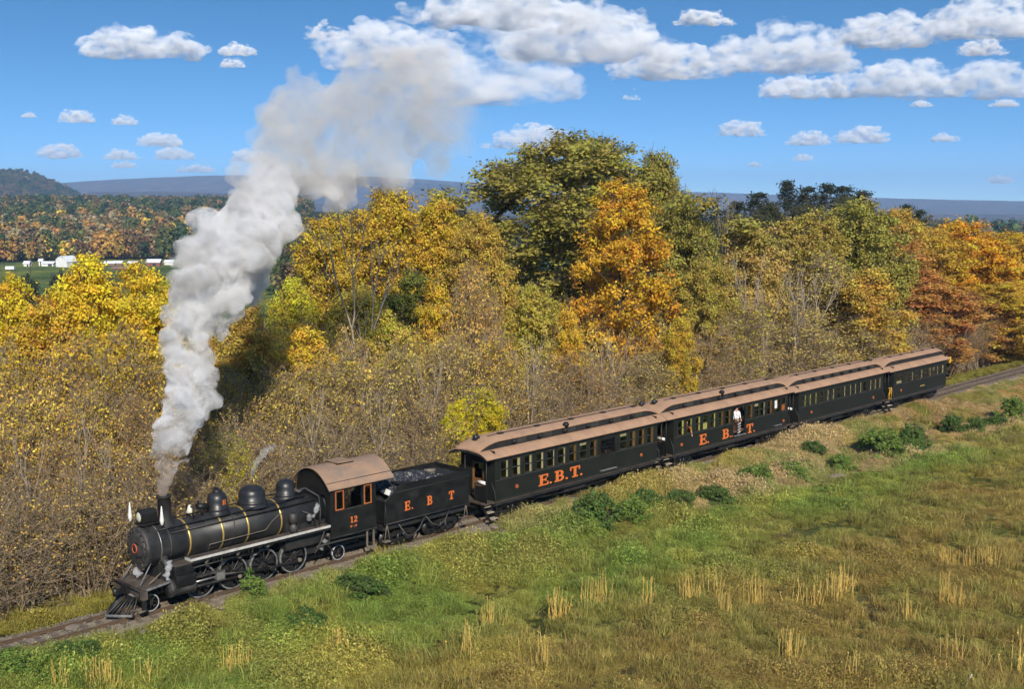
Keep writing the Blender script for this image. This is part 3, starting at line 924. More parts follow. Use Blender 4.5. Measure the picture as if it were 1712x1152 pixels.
# the letter on the sand dome, wrapped on its near face
mb = MB()
for k, poly in enumerate(glyph('H')):
    for sgn in (0,):
        vs = []
        for off in (0.006, -0.004):
            for p, q in poly:
                a = math.radians(-78) + (p - 0.43) * 0.20 / 0.40
                rr = 0.402 + off + 0.001 * (k % 4)
                vs.append((L(4.22) + rr * math.cos(a), rr * math.sin(a), 3.70 + q * 0.20))
        n = len(poly)
        mb._add(vs, [tuple(range(n)), tuple(reversed(range(n, 2 * n)))] + [(i, (i + 1) % n, n + (i + 1) % n, n + i) for i in range(n)])
mb.build('letter', M['orange'], sd_)
st_ = dome(5.83, 0.54, 4.16, 'steam_dome')
mb = MB(); mb.tube([(L(5.95), 0.0, 4.12), (L(5.95), 0.0, 4.42)], [0.035, 0.03], 8)
mb.build('whistle', M['brass'], st_)
rd_ = dome(7.48, 0.41, 4.13, 'rear_sand_dome')
mb = MB(); mb.tube([(L(7.66), -0.36, 3.72), (L(7.8), -0.5, 3.60), (L(7.95), -0.52, 3.66)], 0.06, 8)
mb.build('safety_valve', M['smokebox'], rd_)

# --- cab
CX0, CX1 = 8.90, 11.35
cab = MB()
yw = 1.20


def side_with_openings(mb, y0, y1, x0, x1, z0, z1, openings):
    """wall slab between y0 and y1 with rectangular openings (xa, xb, za, zb) sorted along x"""
    cur = x0
    for xa, xb, za, zb in openings:
        if xa > cur: mb.box(cur, xa, y0, y1, z0, z1)
        mb.box(xa, xb, y0, y1, z0, za)
        if zb < z1: mb.box(xa, xb, y0, y1, zb, z1)
        cur = xb
    if cur < x1: mb.box(cur, x1, y0, y1, z0, z1)


ops = [(L(9.16), L(9.58), 2.66, 3.48), (L(9.68), L(10.56), 2.66, 3.48), (L(10.70), L(11.08), 2.66, 3.48)]
for sd in (-1, 1):
    cab = MB()
    side_with_openings(cab, min(sd * yw, sd * (yw - 0.05)), max(sd * yw, sd * (yw - 0.05)), L(CX0), L(CX1), 1.44, 3.64, ops if sd < 0 else [])  # far wall left solid so the cab interior stays dark
    cab.build('cab_wall', M['black'], loco)


def arch(y):
    return 3.64 + 0.78 * (1 - (abs(y) / 1.36) ** 2.1)


ys = np.linspace(-1.36, 1.36, 25)
mb = MB()
prof_o = [(y, arch(y)) for y in ys]
prof_i = [(y, arch(y) - 0.05) for y in ys[::-1]]
mb.prism(prof_o + prof_i, L(8.72), L(12.25), 'x')
cr_ = mb.build('cab_roof', M['cabroof'], loco)
mb = MB()
for sd in (-1, 1):
    mb.tube([(L(8.74), sd * 1.16, arch(1.16) + 0.012), (L(12.23), sd * 1.16, arch(1.16) + 0.012)], 0.014, 6)
mb.build('rain_strip', M['black'], cr_)
mb = MB(); mb.rbox((L(10.35), 0.05, 4.455), (0.85, 0.80, 0.05), Matrix.Rotation(0.03, 3, 'Y'))
mb.build('roof_hatch', M['cabroof'], cr_)
mb = MB(); mb.box(L(9.90), L(10.80), -0.38, 0.48, 4.40, 4.428)
mb.build('hatch_rail', M['black'], cr_)
# front and rear walls follow the arch
for xa, nm in ((8.90, 'cab_front_wall'), (11.30, 'cab_rear_wall')):
    mb = MB()
    top = [(y, arch(y) - 0.055) for y in np.linspace(1.145, -1.145, 17)]
    if nm == 'cab_front_wall':
        mb.prism([(-1.145, 3.3), (1.145, 3.3)] + top, L(xa), L(xa + 0.05), 'x')
        mb.prism([(-1.145, 2.06), (-0.86, 2.06), (-0.86, 3.295), (-1.145, 3.295)], L(xa), L(xa + 0.05), 'x')
        mb.prism([(0.86, 2.06), (1.145, 2.06), (1.145, 3.295), (0.86, 3.295)], L(xa), L(xa + 0.05), 'x')
    else:
        mb.prism([(-1.145, 3.45), (1.145, 3.45)] + top, L(xa), L(xa + 0.05), 'x')
    mb.build(nm, M['black'], loco)
mb = MB(); mb.box(L(8.96), L(11.28), -1.145, 1.145, 1.45, 1.52)
mb.build('cab_floor', M['deckbrown'], loco)
mb = MB(); mb.lathe([(0.0, 0), (0.72, 0.0), (0.72, 0.35), (0, 0.35)], (L(8.97), 0, 2.55), 'x', 24)
mb.build('boiler_backhead', M['soot'], loco)
for sd in (-1, 1):
    for (xa, xb) in ((9.16, 9.58), (10.70, 11.08)):
        f = 0.055
        y0, y1 = (-yw - 0.022, -yw + 0.012) if sd < 0 else (yw - 0.012, yw + 0.022)
        mb = MB()
        mb.box(L(xa) - 0.02, L(xb) + 0.02, y0, y1, 2.64, 2.64 + f); mb.box(L(xa) - 0.02, L(xb) + 0.02, y0, y1, 3.50 - f, 3.50)
        mb.box(L(xa) - 0.02, L(xa) + f - 0.02, y0, y1, 2.64 + f, 3.50 - f); mb.box(L(xb) - f + 0.02, L(xb) + 0.02, y0, y1, 2.64 + f, 3.50 - f)
        w = mb.build('cab_window', M['rust_frame'], loco)
        mb = MB(); ym = (y0 + y1) / 2; mb.box(L(xa) + f - 0.02, L(xb) - f + 0.02, ym - 0.003, ym + 0.003, 2.64 + f, 3.50 - f)
        mb.build('pane', M['glass'], w)
    y0, y1 = (-yw - 0.06, -yw) if sd < 0 else (yw, yw + 0.06)
    mb = MB(); mb.box(L(9.64), L(10.60), y0, y1, 2.60, 2.645)
    mb.build('arm_rest', M['smokebox'], loco)
    mb = MB(); mb.box(L(CX0), L(CX1), y0 * 0.5 + y1 * 0.5 - 0.012, y0 * 0.5 + y1 * 0.5 + 0.012, 1.47, 1.50)
    mb.build('cab_bead', M['smokebox'], loco)
    mb = MB(); mb.box(L(10.9), L(11.25), sd * 1.12 - 0.12, sd * 1.12 + 0.12, 0.62, 0.66); mb.box(L(10.88), L(10.91), sd * 1.12 - 0.05, sd * 1.12 + 0.05, 0.66, 1.40); mb.box(L(11.24), L(11.27), sd * 1.12 - 0.05, sd * 1.12 + 0.05, 0.66, 1.40)
    mb.build('cab_step', M['tread'], loco)
letter('1', L(9.93), 1.96, 0.27, -yw, loco)
letter('2', L(10.13), 1.96, 0.27, -yw, loco)
for k, ch in enumerate(['B', '-', 'c', 'B']):
    letter(ch, L(9.93) + k * 0.092, 1.76, 0.095, -yw, loco, thick=0.006)
# ================================================================== tender
TO = 11.80
tender = empty('coal_tender', along(TO, 0, 0), TRACK_A, 'black coal tender with spaced orange letters E B T behind the engine cab', 'tender')


def K(s): return s - TO


TY = 1.18
mb = MB()
poly = [(K(11.82), 1.46), (K(17.0), 1.46), (K(17.0), 2.82), (K(12.30), 2.82), (K(12.12), 2.74), (K(11.98), 2.58), (K(11.82), 2.52)]
for sd in (-1, 1): mb.prism(poly, min(sd * TY, sd * (TY - 0.04)), max(sd * TY, sd * (TY - 0.04)), 'y')
mb.box(K(16.95), K(16.999), -TY + 0.04, TY - 0.04, 1.46, 2.82)
mb.box(K(11.9), K(11.94), -TY + 0.04, TY - 0.04, 1.46, 2.50)
tb = mb.build('tank', M['black'], tender)
mb = MB()
pc = [(K(12.40), 2.83), (K(17.03), 2.83), (K(17.03), 3.12), (K(12.78), 3.16), (K(12.62), 3.10), (K(12.52), 2.95)]
for sd in (-1, 1): mb.prism(pc, min(sd * (TY + 0.01), sd * (TY - 0.03)), max(sd * (TY + 0.01), sd * (TY - 0.03)), 'y')
mb.box(K(16.99), K(17.03), -TY + 0.03, TY - 0.03, 2.83, 3.12)
mb.build('coal_collar', M['black'], tender)
mb = MB()
for sd in (-1, 1):
    mb.tube([(K(11.84), sd * (TY + 0.012), 2.55), (K(12.0), sd * (TY + 0.012), 2.60), (K(12.14), sd * (TY + 0.012), 2.76), (K(12.32), sd * (TY + 0.012), 2.825), (K(17.0), sd * (TY + 0.012), 2.825)], 0.016, 6)
    mb.tube([(K(11.84), sd * (TY + 0.012), 1.47), (K(17.0), sd * (TY + 0.012), 1.47)], 0.018, 6)
mb.build('beading', M['smokebox'], tender)
# deck and coal
mb = MB(); mb.box(K(11.95), K(16.94), -TY + 0.045, TY - 0.045, 2.40, 2.46); mb.box(K(15.3), K(16.98), -TY + 0.045, TY - 0.045, 2.80, 2.90)
mb.build('tender_deck', M['soot'], tender)
rows = []
rg = np.random.default_rng(3)
for i, x in enumerate(np.linspace(12.35, 16.2, 56)):
    row = []
    for j, y in enumerate(np.linspace(-1.12, 1.12, 34)):
        hgt = 2.72 + 0.52 * (1 - (y / 1.3) ** 2) * sstep(12.3, 13.2, x) * (1 - 0.75 * sstep(14.6, 16.2, x)) + 0.13 * (rg.random() - 0.5) + 0.12 * (fbm(x * 3, y * 3) - 0.5)
        row.append((K(x), y, hgt))
    rows.append(row)
mb = MB(); mb.grid(rows, smooth=False)
mb.build('coal_load', M['coal'], tender)
mb = MB(); mb.lathe([(0.26, 2.90), (0.26, 3.02), (0.28, 3.03), (0.28, 3.07), (0.0, 3.09)], (K(15.9), 0.35, 0), 'z', 20)
mb.build('water_hatch', M['tread'], tender)
mb = MB(); mb.rbox((K(13.3), -0.75, 3.10), (1.1, 0.5, 0.06), Matrix.Rotation(0.10, 3, 'Y'))
mb.build('tool_box_lid', M['black'], tender, bevel=0.015)
mb = MB(); mb.rbox((K(12.2), -0.98, 2.86), (0.24, 0.10, 0.24), Matrix.Rotation(0.5, 3, 'Y'))
mb.build('marker_lamp', M['white'], tender)
mb = MB()
mb.box(K(11.95), K(16.95), -0.95, 0.95, 1.12, 1.42); mb.box(K(17.0), K(17.45), -0.10, 0.10, 0.92, 1.10)
mb.build('underframe', M['soot'], tender)


def truck(parent, xc, wb, r=0.36, wheel=None):
    """four-wheel truck: arch-bar side frames and four wheels under a vehicle"""
    t = MB()
    for sd in (-1, 1):
        y0 = sd * 0.70
        z = RAIL_Z + r
        t.prism([(xc - wb / 2 - 0.22, z + 0.10), (xc + wb / 2 + 0.22, z + 0.10), (xc + wb / 2 + 0.22, z + 0.17), (xc + wb / 4, z + 0.34), (xc - wb / 4, z + 0.34), (xc - wb / 2 - 0.22, z + 0.17)], y0 - 0.04, y0 + 0.04, 'y')
        t.prism([(xc - wb / 2 - 0.16, z - 0.10), (xc - wb / 5, z - 0.26), (xc + wb / 5, z - 0.26), (xc + wb / 2 + 0.16, z - 0.10), (xc + wb / 2 + 0.16, z - 0.03), (xc - wb / 2 - 0.16, z - 0.03)], y0 - 0.035, y0 + 0.035, 'y')
        for k in (-1, 1):
            t.box(xc + k * wb / 2 - 0.10, xc + k * wb / 2 + 0.10, y0 - 0.09, y0 + 0.09, z - 0.09, z + 0.095)
        for k in (-0.16, 0.16): t.cyl((xc + k, y0, z - 0.2), (xc + k, y0, z + 0.2), 0.07, 8)
    t.box(xc - 0.16, xc + 0.16, -0.66, 0.66, RAIL_Z + r + 0.02, RAIL_Z + r + 0.28)
    tk = t.build('truck', M['iron'], parent)
    for k in (-1, 1):
        for sd in (-1, 1):
            inst('wheel', car_me, tk, (xc + k * wb / 2, sd * 0.50, RAIL_Z + r + 0.003), (0, 0, 0) if sd < 0 else (0, 0, math.pi))
    return tk


truck(tender, K(13.15), 1.35); truck(tender, K(15.75), 1.35)
for s in (12.95, 15.55):
    pass
mb = MB()
mb.tube([(K(12.75), -1.05, 1.30), (K(13.15), -1.15, 0.72), (K(13.5), -1.18, 0.66), (K(13.9), -1.15, 0.90), (K(14.35), -1.05, 1.38)], 0.035, 8)
mb.tube([(K(14.35), -1.05, 1.38), (K(14.7), -1.12, 0.95), (K(15.1), -1.16, 0.78), (K(15.5), -1.14, 0.95), (K(15.85), -1.05, 1.40)], 0.035, 8)
mb.build('water_hose', M['smokebox'], tender)
for sd in (-1, 1):
    for s in (12.0, 16.82):
        mb = MB(); mb.box(K(s) - 0.16, K(s) + 0.16, sd * 1.10 - 0.12, sd * 1.10 + 0.12, 0.66, 0.70)
        mb.tube([(K(s) - 0.15, sd * 1.15, 0.70), (K(s) - 0.02, sd * 1.15, 1.40)], 0.018, 6); mb.tube([(K(s) + 0.15, sd * 1.15, 0.70), (K(s) + 0.02, sd * 1.15, 1.40)], 0.018, 6)
        mb.build('tender_step', M['tread'], tender)
    mb = MB(); mb.tube([(K(11.86), sd * (TY + 0.05), 1.5), (K(11.86), sd * (TY + 0.05), 2.4)], 0.016, 6); mb.build('grab_rail', M['iron'], tender)
letter('E', K(13.01), 1.89, 0.42, -TY, tender); letter('.', K(13.42), 1.89, 0.42, -TY, tender)
letter('B', K(14.35), 1.89, 0.42, -TY, tender); letter('T', K(15.71), 1.89, 0.40, -TY, tender)

# ================================================================== coaches
CW = 1.20          # half width of a coach body


def coach(spec):
    O = spec['roof'][0]
    spec['windows'] = [(a - 0.035, b + 0.035) for a, b in spec['windows']]
    def X(s): return s - O
    c = empty(spec['name'], along(O, 0, 0), TRACK_A, spec['label'], 'railway coach', 'coaches of the train')
    b0, b1 = X(spec['body'][0]), X(spec['body'][1])
    r0, r1 = 0.0, X(spec['roof'][1])
    zb, zsill, zt, ze = spec['zb'], spec['sill'], spec['wtop'], spec['eave']
    # side walls with openings, ends with doorways
    ops = [(X(a), X(b), zsill, zt) for a, b in spec['windows']] + [(X(a), X(b), zb + 0.22, zt) for a, b in spec.get('doors', [])]
    ops.sort()
    for sd in (-1, 1):
        mb = MB(); side_with_openings(mb, min(sd * CW, sd * (CW - 0.06)), max(sd * CW, sd * (CW - 0.06)), b0, b1, zb, ze - 0.01, ops)
        w = mb.build('side_wall', M['coach'], c)
        mb = MB()
        yb0, yb1 = (-CW - 0.035, -CW) if sd < 0 else (CW, CW + 0.035)
        cur = b0
        for (a, b, za, zz) in [o for o in ops if o[2] < zsill - 0.01] + [(b1, b1, 0, 0)]:
            mb.box(cur, a, yb0, yb1, zsill - 0.055, zsill - 0.02); cur = b
        mb.build('belt_rail', M['trim'], w)
        mb = MB(); mb.box(b0, b1, yb0 * 0.5 + yb1 * 0.5 - 0.012, yb0 * 0.5 + yb1 * 0.5 + 0.012, zb + 0.03, zb + 0.06)
        mb.build('sill_strip', M['trim'], w)
    for xe, nm in ((b0, 0), (b1 - 0.06, 1)):
        mb = MB(); e = CW - 0.062
        mb.box(xe, xe + 0.06, -e, -0.40, zb, ze + 0.28); mb.box(xe, xe + 0.06, 0.40, e, zb, ze + 0.28); mb.box(xe, xe + 0.06, -0.40, 0.40, 3.02, ze + 0.28)
        ew = mb.build('end_wall', M['coach'], c)
        mb = MB(); mb.box(xe + 0.015, xe + 0.045, -0.40, 0.40, zb, 2.2); mb.box(xe + 0.015, xe + 0.045, -0.40, -0.28, 2.2, 3.02); mb.box(xe + 0.015, xe + 0.045, 0.28, 0.40, 2.2, 3.02); mb.box(xe + 0.015, xe + 0.045, -0.28, 0.28, 2.92, 3.02)
        mb.build('end_door', M['varnish'], ew)
    mb = MB(); mb.box(r0 + 0.10, r1 - 0.10, -CW + 0.065, CW - 0.065, zb - 0.10, zb - 0.004)
    mb.build('floor', M['deckbrown'], c)
    mb = MB(); mb.box(r0 + 0.3, r1 - 0.3, -0.22, 0.22, 0.82, zb - 0.105)
    for sd in (-1, 1):
        mb.box(b0, b1, sd * (CW - 0.16) - 0.06, sd * (CW - 0.16) + 0.06, zb - 0.26, zb - 0.105)
        L_ = b1 - b0
        mb.tube([(b0 + 0.8, sd * 0.75, zb - 0.3), (b0 + L_ * 0.36, sd * 0.75, 0.62), (b0 + L_ * 0.64, sd * 0.75, 0.62), (b1 - 0.8, sd * 0.75, zb - 0.3)], 0.022, 6)
        for q in (0.36, 0.64): mb.cyl((b0 + L_ * q, sd * 0.75, 0.62), (b0 + L_ * q, sd * 0.75, zb - 0.2), 0.04, 6)
    mb.box(b0 + (b1 - b0) * 0.42, b0 + (b1 - b0) * 0.55, -0.85, -0.45, 0.62, 1.0)
    mb.box(b0 + (b1 - b0) * 0.45, b0 + (b1 - b0) * 0.50, 0.45, 0.85, 0.60, 1.0)
    mb.build('underframe', M['soot'], c)
    truck(c, b0 + 1.55, 1.5, 0.34); truck(c, b1 - 1.55, 1.5, 0.34)
    # windows
    for k, (a, b) in enumerate(spec['windows']):
        xa, xb = X(a), X(b)
        y0, y1 = -CW + 0.006, -CW + 0.040
        f = 0.035
        zm = zsill + (zt - zsill) * 0.5
        mb = MB()
        mb.box(xa, xb, y0, y1, zsill, zsill + f); mb.box(xa, xb, y0, y1, zt - f, zt); mb.box(xa, xa + f, y0, y1, zsill + f, zt - f); mb.box(xb - f, xb, y0, y1, zsill + f, zt - f)
        mb.box(xa + f, xb - f, y0, y1, zm - 0.02, zm + 0.02)
        w = mb.build('window', M['trim'], c)
        mb = MB(); ym = (y0 + y1) / 2
        mb.box(xa + f, xb - f, ym - 0.003, ym + 0.003, zsill + f, zm - 0.02); mb.box(xa + f, xb - f, ym - 0.003, ym + 0.003, zm + 0.02, zt - f)
        mb.build('pane', M['glass'], w)
        bl = spec['blinds'].get(k) if isinstance(spec.get('blinds'), dict) else None
        if bl:
            side, mname, frac = bl
            mb = MB()
            if side == 'r': mb.box(xb - (xb - xa) * frac, xb - 0.004, -CW + 0.062, -CW + 0.075, zsill + 0.02, zt - 0.02)
            elif side == 'b': mb.box(xa + 0.03, xb - 0.03, -CW + 0.062, -CW + 0.075, zsill + 0.02, zsill + (zt - zsill) * frac)
            elif side == 't': mb.box(xa + 0.03, xb - 0.03, -CW + 0.062, -CW + 0.075, zt - (zt - zsill) * frac, zt - 0.02)
            mb.build('blind', M[mname], w)
    for (a, b, kind) in spec.get('door_leaves', []):
        xa, xb = X(a), X(b)
        y0, y1 = -CW + 0.012, -CW + 0.05
        z0 = zb + 0.22
        mb = MB()
        if kind == 'baggage':
            mb.box(xa, xb, y0, y1, zsill - 0.06, zsill); mb.box(xa, xb, y0, y1, zt - 0.12, zt); mb.box(xa, xa + 0.09, y0, y1, zsill, zt - 0.12); mb.box(xb - 0.09, xb, y0, y1, zsill, zt - 0.12)
            mb.box(xa, xb, y0, y1, z0, zsill - 0.06)  # dark panel added in place of the dark lower opening
            d = mb.build('baggage_door', M['coach'], c)
            q = MB()
            for i in range(1, 6): q.box(xa + (xb - xa) * i / 6 - 0.012, xa + (xb - xa) * i / 6 + 0.012, y0, y1, zsill, zt - 0.12)
            for i in range(1, 5): q.box(xa + 0.09, xb - 0.09, y0 - 0.004, y0 + 0.01, zsill + (zt - zsill) * i / 5 - 0.012, zsill + (zt - zsill) * i / 5 + 0.012)
            q.build('door_grille', M['black'], d)
            q = MB(); q.box(xa + 0.03, xb - 0.03, -CW - 0.14, -CW - 0.005, zb + 0.17, zb + 0.22)
            q.build('door_sill', M['tyre'], d)
        elif kind == 'open':
            q = MB(); q.box(xa + 0.02, xb - 0.02, -CW - 0.14, -CW - 0.005, zb + 0.16, zb + 0.21)
            d = q.build('door_sill', M['tyre'], c)
            q = MB()
            for i in range(4):
                zz = z0 + 0.12 + i * 0.18
                q.rbox(((xa + xb) / 2, -CW - 0.01, zz), ((xb - xa) * 0.24, 0.03, 0.06), Matrix.Rotation(-0.30, 3, 'Y'))
            q.build('safety_gate', M['tyre_bright'], d)
        else:
            mb.box(xa, xb, y0, y1, z0, zsill + 0.02); mb.box(xa, xa + 0.08, y0, y1, zsill + 0.02, zt); mb.box(xb - 0.08, xb, y0, y1, zsill + 0.02, zt); mb.box(xa + 0.08, xb - 0.08, y0, y1, zt - 0.1, zt)
            d = mb.build('vestibule_door', M['coach'], c)
            q = MB(); q.box(xa + 0.08, xb - 0.08, (y0 + y1) / 2 - 0.003, (y0 + y1) / 2 + 0.003, zsill + 0.02, zt - 0.1); q.build('pane', M['glass'], d)
            q = MB(); q.box(xa + 0.08, xa + 0.36, -CW - 0.012, -CW + 0.008, zsill + 0.28, zt - 0.12); q.build('paper_notice', M['white'], d)
            q = MB(); q.box(xa - 0.02, xb + 0.02, -CW - 0.12, -CW - 0.005, zb + 0.16, zb + 0.205); q.build('door_sill', M['tyre'], d)
    # seats inside
    q = MB()
    n = int((b1 - b0 - 1.0) / 0.85)
    for i in range(n):
        x = b0 + 0.5 + i * 0.85
        for sd in (-1, 1):
            ya, yb = (-1.08, -0.28) if sd < 0 else (0.28, 1.08)
            q.box(x, x + 0.45, ya, yb, zb + 0.32, zb + 0.46); q.box(x + 0.45, x + 0.53, ya, yb, zb + 0.32, zb + 0.98)
    q.build('seats', M['seat'], c)
    # roof: side slopes, clerestory, upper deck running down into hoods over the platforms
    EW = CW + 0.17

    def low(y):
        t = (EW - abs(y)) / (EW - 0.70)
        return ze + 0.02 + 0.27 * (1 - (1 - min(t, 1)) ** 1.7) + (0.05 * max(0, t - 1))
    hood = spec.get('hood', (1.5, 1.5))

    xs = np.linspace(r0, r1, 60)
    ysl = list(np.linspace(-EW, EW, 31))
    mb = MB()
    for i in range(1):
        rows = [[(x, y, low(y)) for y in ysl] for x in xs]
        rows2 = [[(x, y, low(y) - 0.045) for y in ysl] for x in xs]
        mb.grid(rows); mb.grid(rows2)
        for y in (-EW, EW): mb.grid([[(x, y, low(y)) for x in xs], [(x, y, low(y) - 0.045) for x in xs]], smooth=False)
        for x in (r0, r1): mb.grid([[(x, y, low(y)) for y in ysl], [(x, y, low(y) - 0.045) for y in ysl]], smooth=False)
    roof = mb.build('roof', M['roof'], c)
    q = MB()
    for x in np.arange(r0 + 0.9, r1 - 0.5, 1.35):
        for sd in (-1, 1):
            pts = [(x, y * sd, low(y) + 0.004) for y in np.linspace(EW - 0.01, 0.82, 7)]
            q.tube(pts, 0.009, 4)
    q.build('roof_seams', M['cabroof'], roof)
    mb = MB()
    for sd in (-1, 1): mb.box(r0 + 0.02, r1 - 0.02, sd * (EW - 0.03) - 0.012, sd * (EW - 0.03) + 0.012, ze - 0.075, ze - 0.03)
    for xe in (r0 + 0.03, r1 - 0.03):
        mb.prism([(y, low(y) - 0.05) for y in np.linspace(-EW + 0.06, EW - 0.06, 17)] + [(y, low(y) - 0.16) for y in np.linspace(EW - 0.06, -EW + 0.06, 17)], xe - 0.02, xe + 0.02, 'x')
    mb.build('fascia', M['soot'], roof)
    # the raised deck
    HW = 0.80
    UP = spec.get('up', 0.53)

    def hfun(x):
        a = (x - r0) / hood[0]; b = (r1 - x) / hood[1]
        t = min(1.0, max(0.0, min(a, b)))
        return math.sin(t * math.pi / 2) ** 0.75
    xs2 = sorted(set(list(np.linspace(r0 + 0.012, r0 + hood[0], 18)) + list(np.linspace(r0 + hood[0], r1 - hood[1], 30)) + list(np.linspace(r1 - hood[1], r1 - 0.012, 18))))
    yd = list(np.linspace(-HW, HW, 17))

    def up(x, y):
        h = hfun(x)
        return low(HW) + 0.012 + UP * h * 0.76 + (0.045 + UP * 0.26 * h) * (1 - (y / HW) ** 2)
    mb = MB()
    mb.grid([[(x, y, up(x, y)) for y in yd] for x in xs2])
    for y in (-HW, HW): mb.grid([[(x, y, up(x, y)) for x in xs2], [(x, y, max(up(x, y) - 0.06, low(HW) + 0.006)) for x in xs2]], smooth=False)
    for x in (xs2[0], xs2[-1]): mb.grid([[(x, y, up(x, y)) for y in yd], [(x, y, low(y)) for y in yd]], smooth=False)
    mb.build('upper_roof', M['roof'], roof)
    mb = MB()
    for sd in (-1, 1):
        y = sd * (HW - 0.07)
        xx = [x for x in xs2 if hfun(x) > 0.08]
        mb.grid([[(x, y, up(x, HW) - 0.01) for x in xx], [(x, y, low(y) - 0.02) for x in xx]], smooth=False)
    cl = mb.build('clerestory_wall', M['soot'], roof)
    x_ = r0 + hood[0]
    nv = spec.get('vents', 6)
    for i in range(nv):
        x = r0 + hood[0] + (r1 - r0 - sum(hood)) * (i + 0.5) / nv
        z = low(HW) + UP * 0.40
        for sd in (-1,):
            q = MB(); q.lathe([(0, -0.10), (0.07, -0.10), (0.10, -0.04), (0.10, 0.05), (0.06, 0.10), (0, 0.11)], (x, sd * (HW + 0.06), z + 0.02), 'z', 10); q.cyl((x - 0.14, sd * (HW + 0.03), z), (x + 0.10, sd * (HW + 0.03), z), 0.055, 8)
            q.build('ventilator', M['black'], cl)
        q = MB(); q.box(x + 0.3, x + 0.95, -HW + 0.045, -HW + 0.065, low(HW) + 0.07, low(HW) + UP * 0.66); q.build('clerestory_light', M['trim'], cl)
    for x in spec.get('smokejacks', []):
        q = MB(); q.lathe([(0.11, 0), (0.11, 0.30), (0.17, 0.31), (0.17, 0.38), (0.10, 0.47), (0.0, 0.48)], (X(x), -HW + 0.02, low(HW) + UP * 0.3), 'z', 14); q.build('smokejack', M['black'], roof)
    for s, y in spec.get('lamps', []):
        z = up(min(max(X(s), r0 + .05), r1 - .05), 0)
        q = MB(); q.lathe([(0.05, -0.02), (0.06, 0.03), (0.13, 0.07), (0.15, 0.17), (0.12, 0.26), (0.05, 0.30), (0.0, 0.31)], (X(s), y, z), 'z', 16); q.tube([(X(s), y, z + 0.22), (X(s) + 0.18, y - 0.12, z + 0.16)], 0.05, 8)
        q.build('roof_ventilator', M['gloss'], roof)
    # ridge pipe with brackets
    if spec.get('pipe', True):
        q = MB(); xa, xb = r0 + hood[0] * 0.75, r1 - hood[1] * 0.8
        q.tube([(x, -0.26, up(x, 0.26) + 0.04) for x in np.linspace(xa, xb, 14)], 0.018, 6)
        for x in np.linspace(xa + 0.8, xb - 0.6, 5): q.box(x - 0.05, x + 0.30, -0.34, -0.16, up(x, 0.2) - 0.01, up(x, 0.2) + 0.055)
        q.build('ridge_pipe', M['soot'], roof)
    # platforms, steps and railings
    for xe, out in spec.get('platforms', ((0, -1), (1, 1))):
        bx0 = b0 if out < 0 else b1
        ex = r0 + 0.12 if out < 0 else r1 - 0.12
        pl = MB()
        e0, e1 = sorted((bx0, ex))
        pl.box(e0 + 0.003, e1 - 0.003, -0.62, 0.62, zb - 0.003, zb + 0.02)
        pl = pl.build('platform', M['deckbrown'], c)
        xo = ex - out * 0.06
        q = MB()
        for y0, y1 in ((-CW + 0.05, -0.34), (0.34, CW - 0.05)):
            q.box(xo - 0.015, xo + 0.015, y0, y1, zb + 0.86, zb + 0.91)
            q.box(xo - 0.010, xo + 0.010, y0, y1, zb + 0.05, zb + 0.80)
            q.cyl((xo, y0, zb), (xo, y0, ze - 0.02), 0.03, 8); q.cyl((xo, y1, zb), (xo, y1, zb + 0.9), 0.025, 8)
        q.build('platform_railing', M['black'], pl)
        q = MB(); q.tube([(xo, 0.55, zb), (xo, 0.55, zb + 1.15)], 0.02, 6); q.ring((xo - out * 0.04, 0.55, zb + 1.15), 0.17, 0.016, 'x', 18, 6)
        q.build('brake_wheel', M['iron'], pl)
        if spec.get('bench', True) and out < 0:
            q = MB(); q.cyl((xo + 0.05, -1.05, zb + 0.98), (xo + 0.05, -0.50, zb + 0.98), 0.085, 10); q.build('rolled_canvas', M['white'], pl)
        if spec.get('gates') and out < 0:
            q = MB()
            for kx in (e0 + 0.1, (e0 + e1) / 2, e1 - 0.1): q.tube([(kx, -1.12, zb), (kx, -1.12, zb + 0.85)], 0.02, 6)
            for kz in (0.05, 0.45, 0.85): q.tube([(e0 + 0.1, -1.12, zb + kz), (e1 - 0.1, -1.12, zb + kz)], 0.016, 6)
            q.tube([(e0 + 0.1, -1.12, zb + 0.05), (e1 - 0.1, -1.12, zb + 0.85)], 0.014, 6)
            q.build('side_gate', M['yellow'], pl)
        q = MB(); q.box(min(ex, ex + out * 0.35), max(ex, ex + out * 0.35), -0.09, 0.09, zb - 0.32, zb - 0.14); q.build('coupler', M['iron'], pl)
        for sd in (-1, 1):
            st = MB()
            xa, xb = e0 + 0.10, e1 - 0.06
            for xq in (xa, xb):
                st.prism([(sd * 0.64, zb - 0.02), (sd * 0.64, zb - 0.14), (sd * 1.34, zb - 0.90), (sd * 1.44, zb - 0.90), (sd * 1.44, zb - 0.83), (sd * 0.72, zb - 0.02)], xq - 0.015, xq + 0.015, 'x')
            st = st.build('steps', M['black'], pl)
            for k in range(3):
                y = sd * (0.86 + 0.23 * k)
                q = MB(); q.box(xa + 0.02, xb - 0.02, y - 0.13, y + 0.13, zb - 0.26 - 0.25 * k, zb - 0.215 - 0.25 * k); q.build('tread', M['tread_pale'], st)
            q = MB(); q.tube([(xb if out < 0 else xa, sd * 0.98, zb + 0.95), (xb if out < 0 else xa, sd * 1.22, zb + 0.5), (xb if out < 0 else xa, sd * 1.44, zb - 0.70)], 0.016, 6); q.build('step_handrail', M['smokebox'], st)
    # lettering and small round plates
    for ch, s, z, h in spec.get('text', []): letter(ch, X(s), z, h, -CW, c, wide=spec.get('wide', 1.0))
    for s, z in spec.get('discs', []):
        q = MB(); q.ring((X(s), -CW - 0.008, z), 0.075, 0.02, 'y', 18, 6); q.build('orange_disc', M['orange'], c)
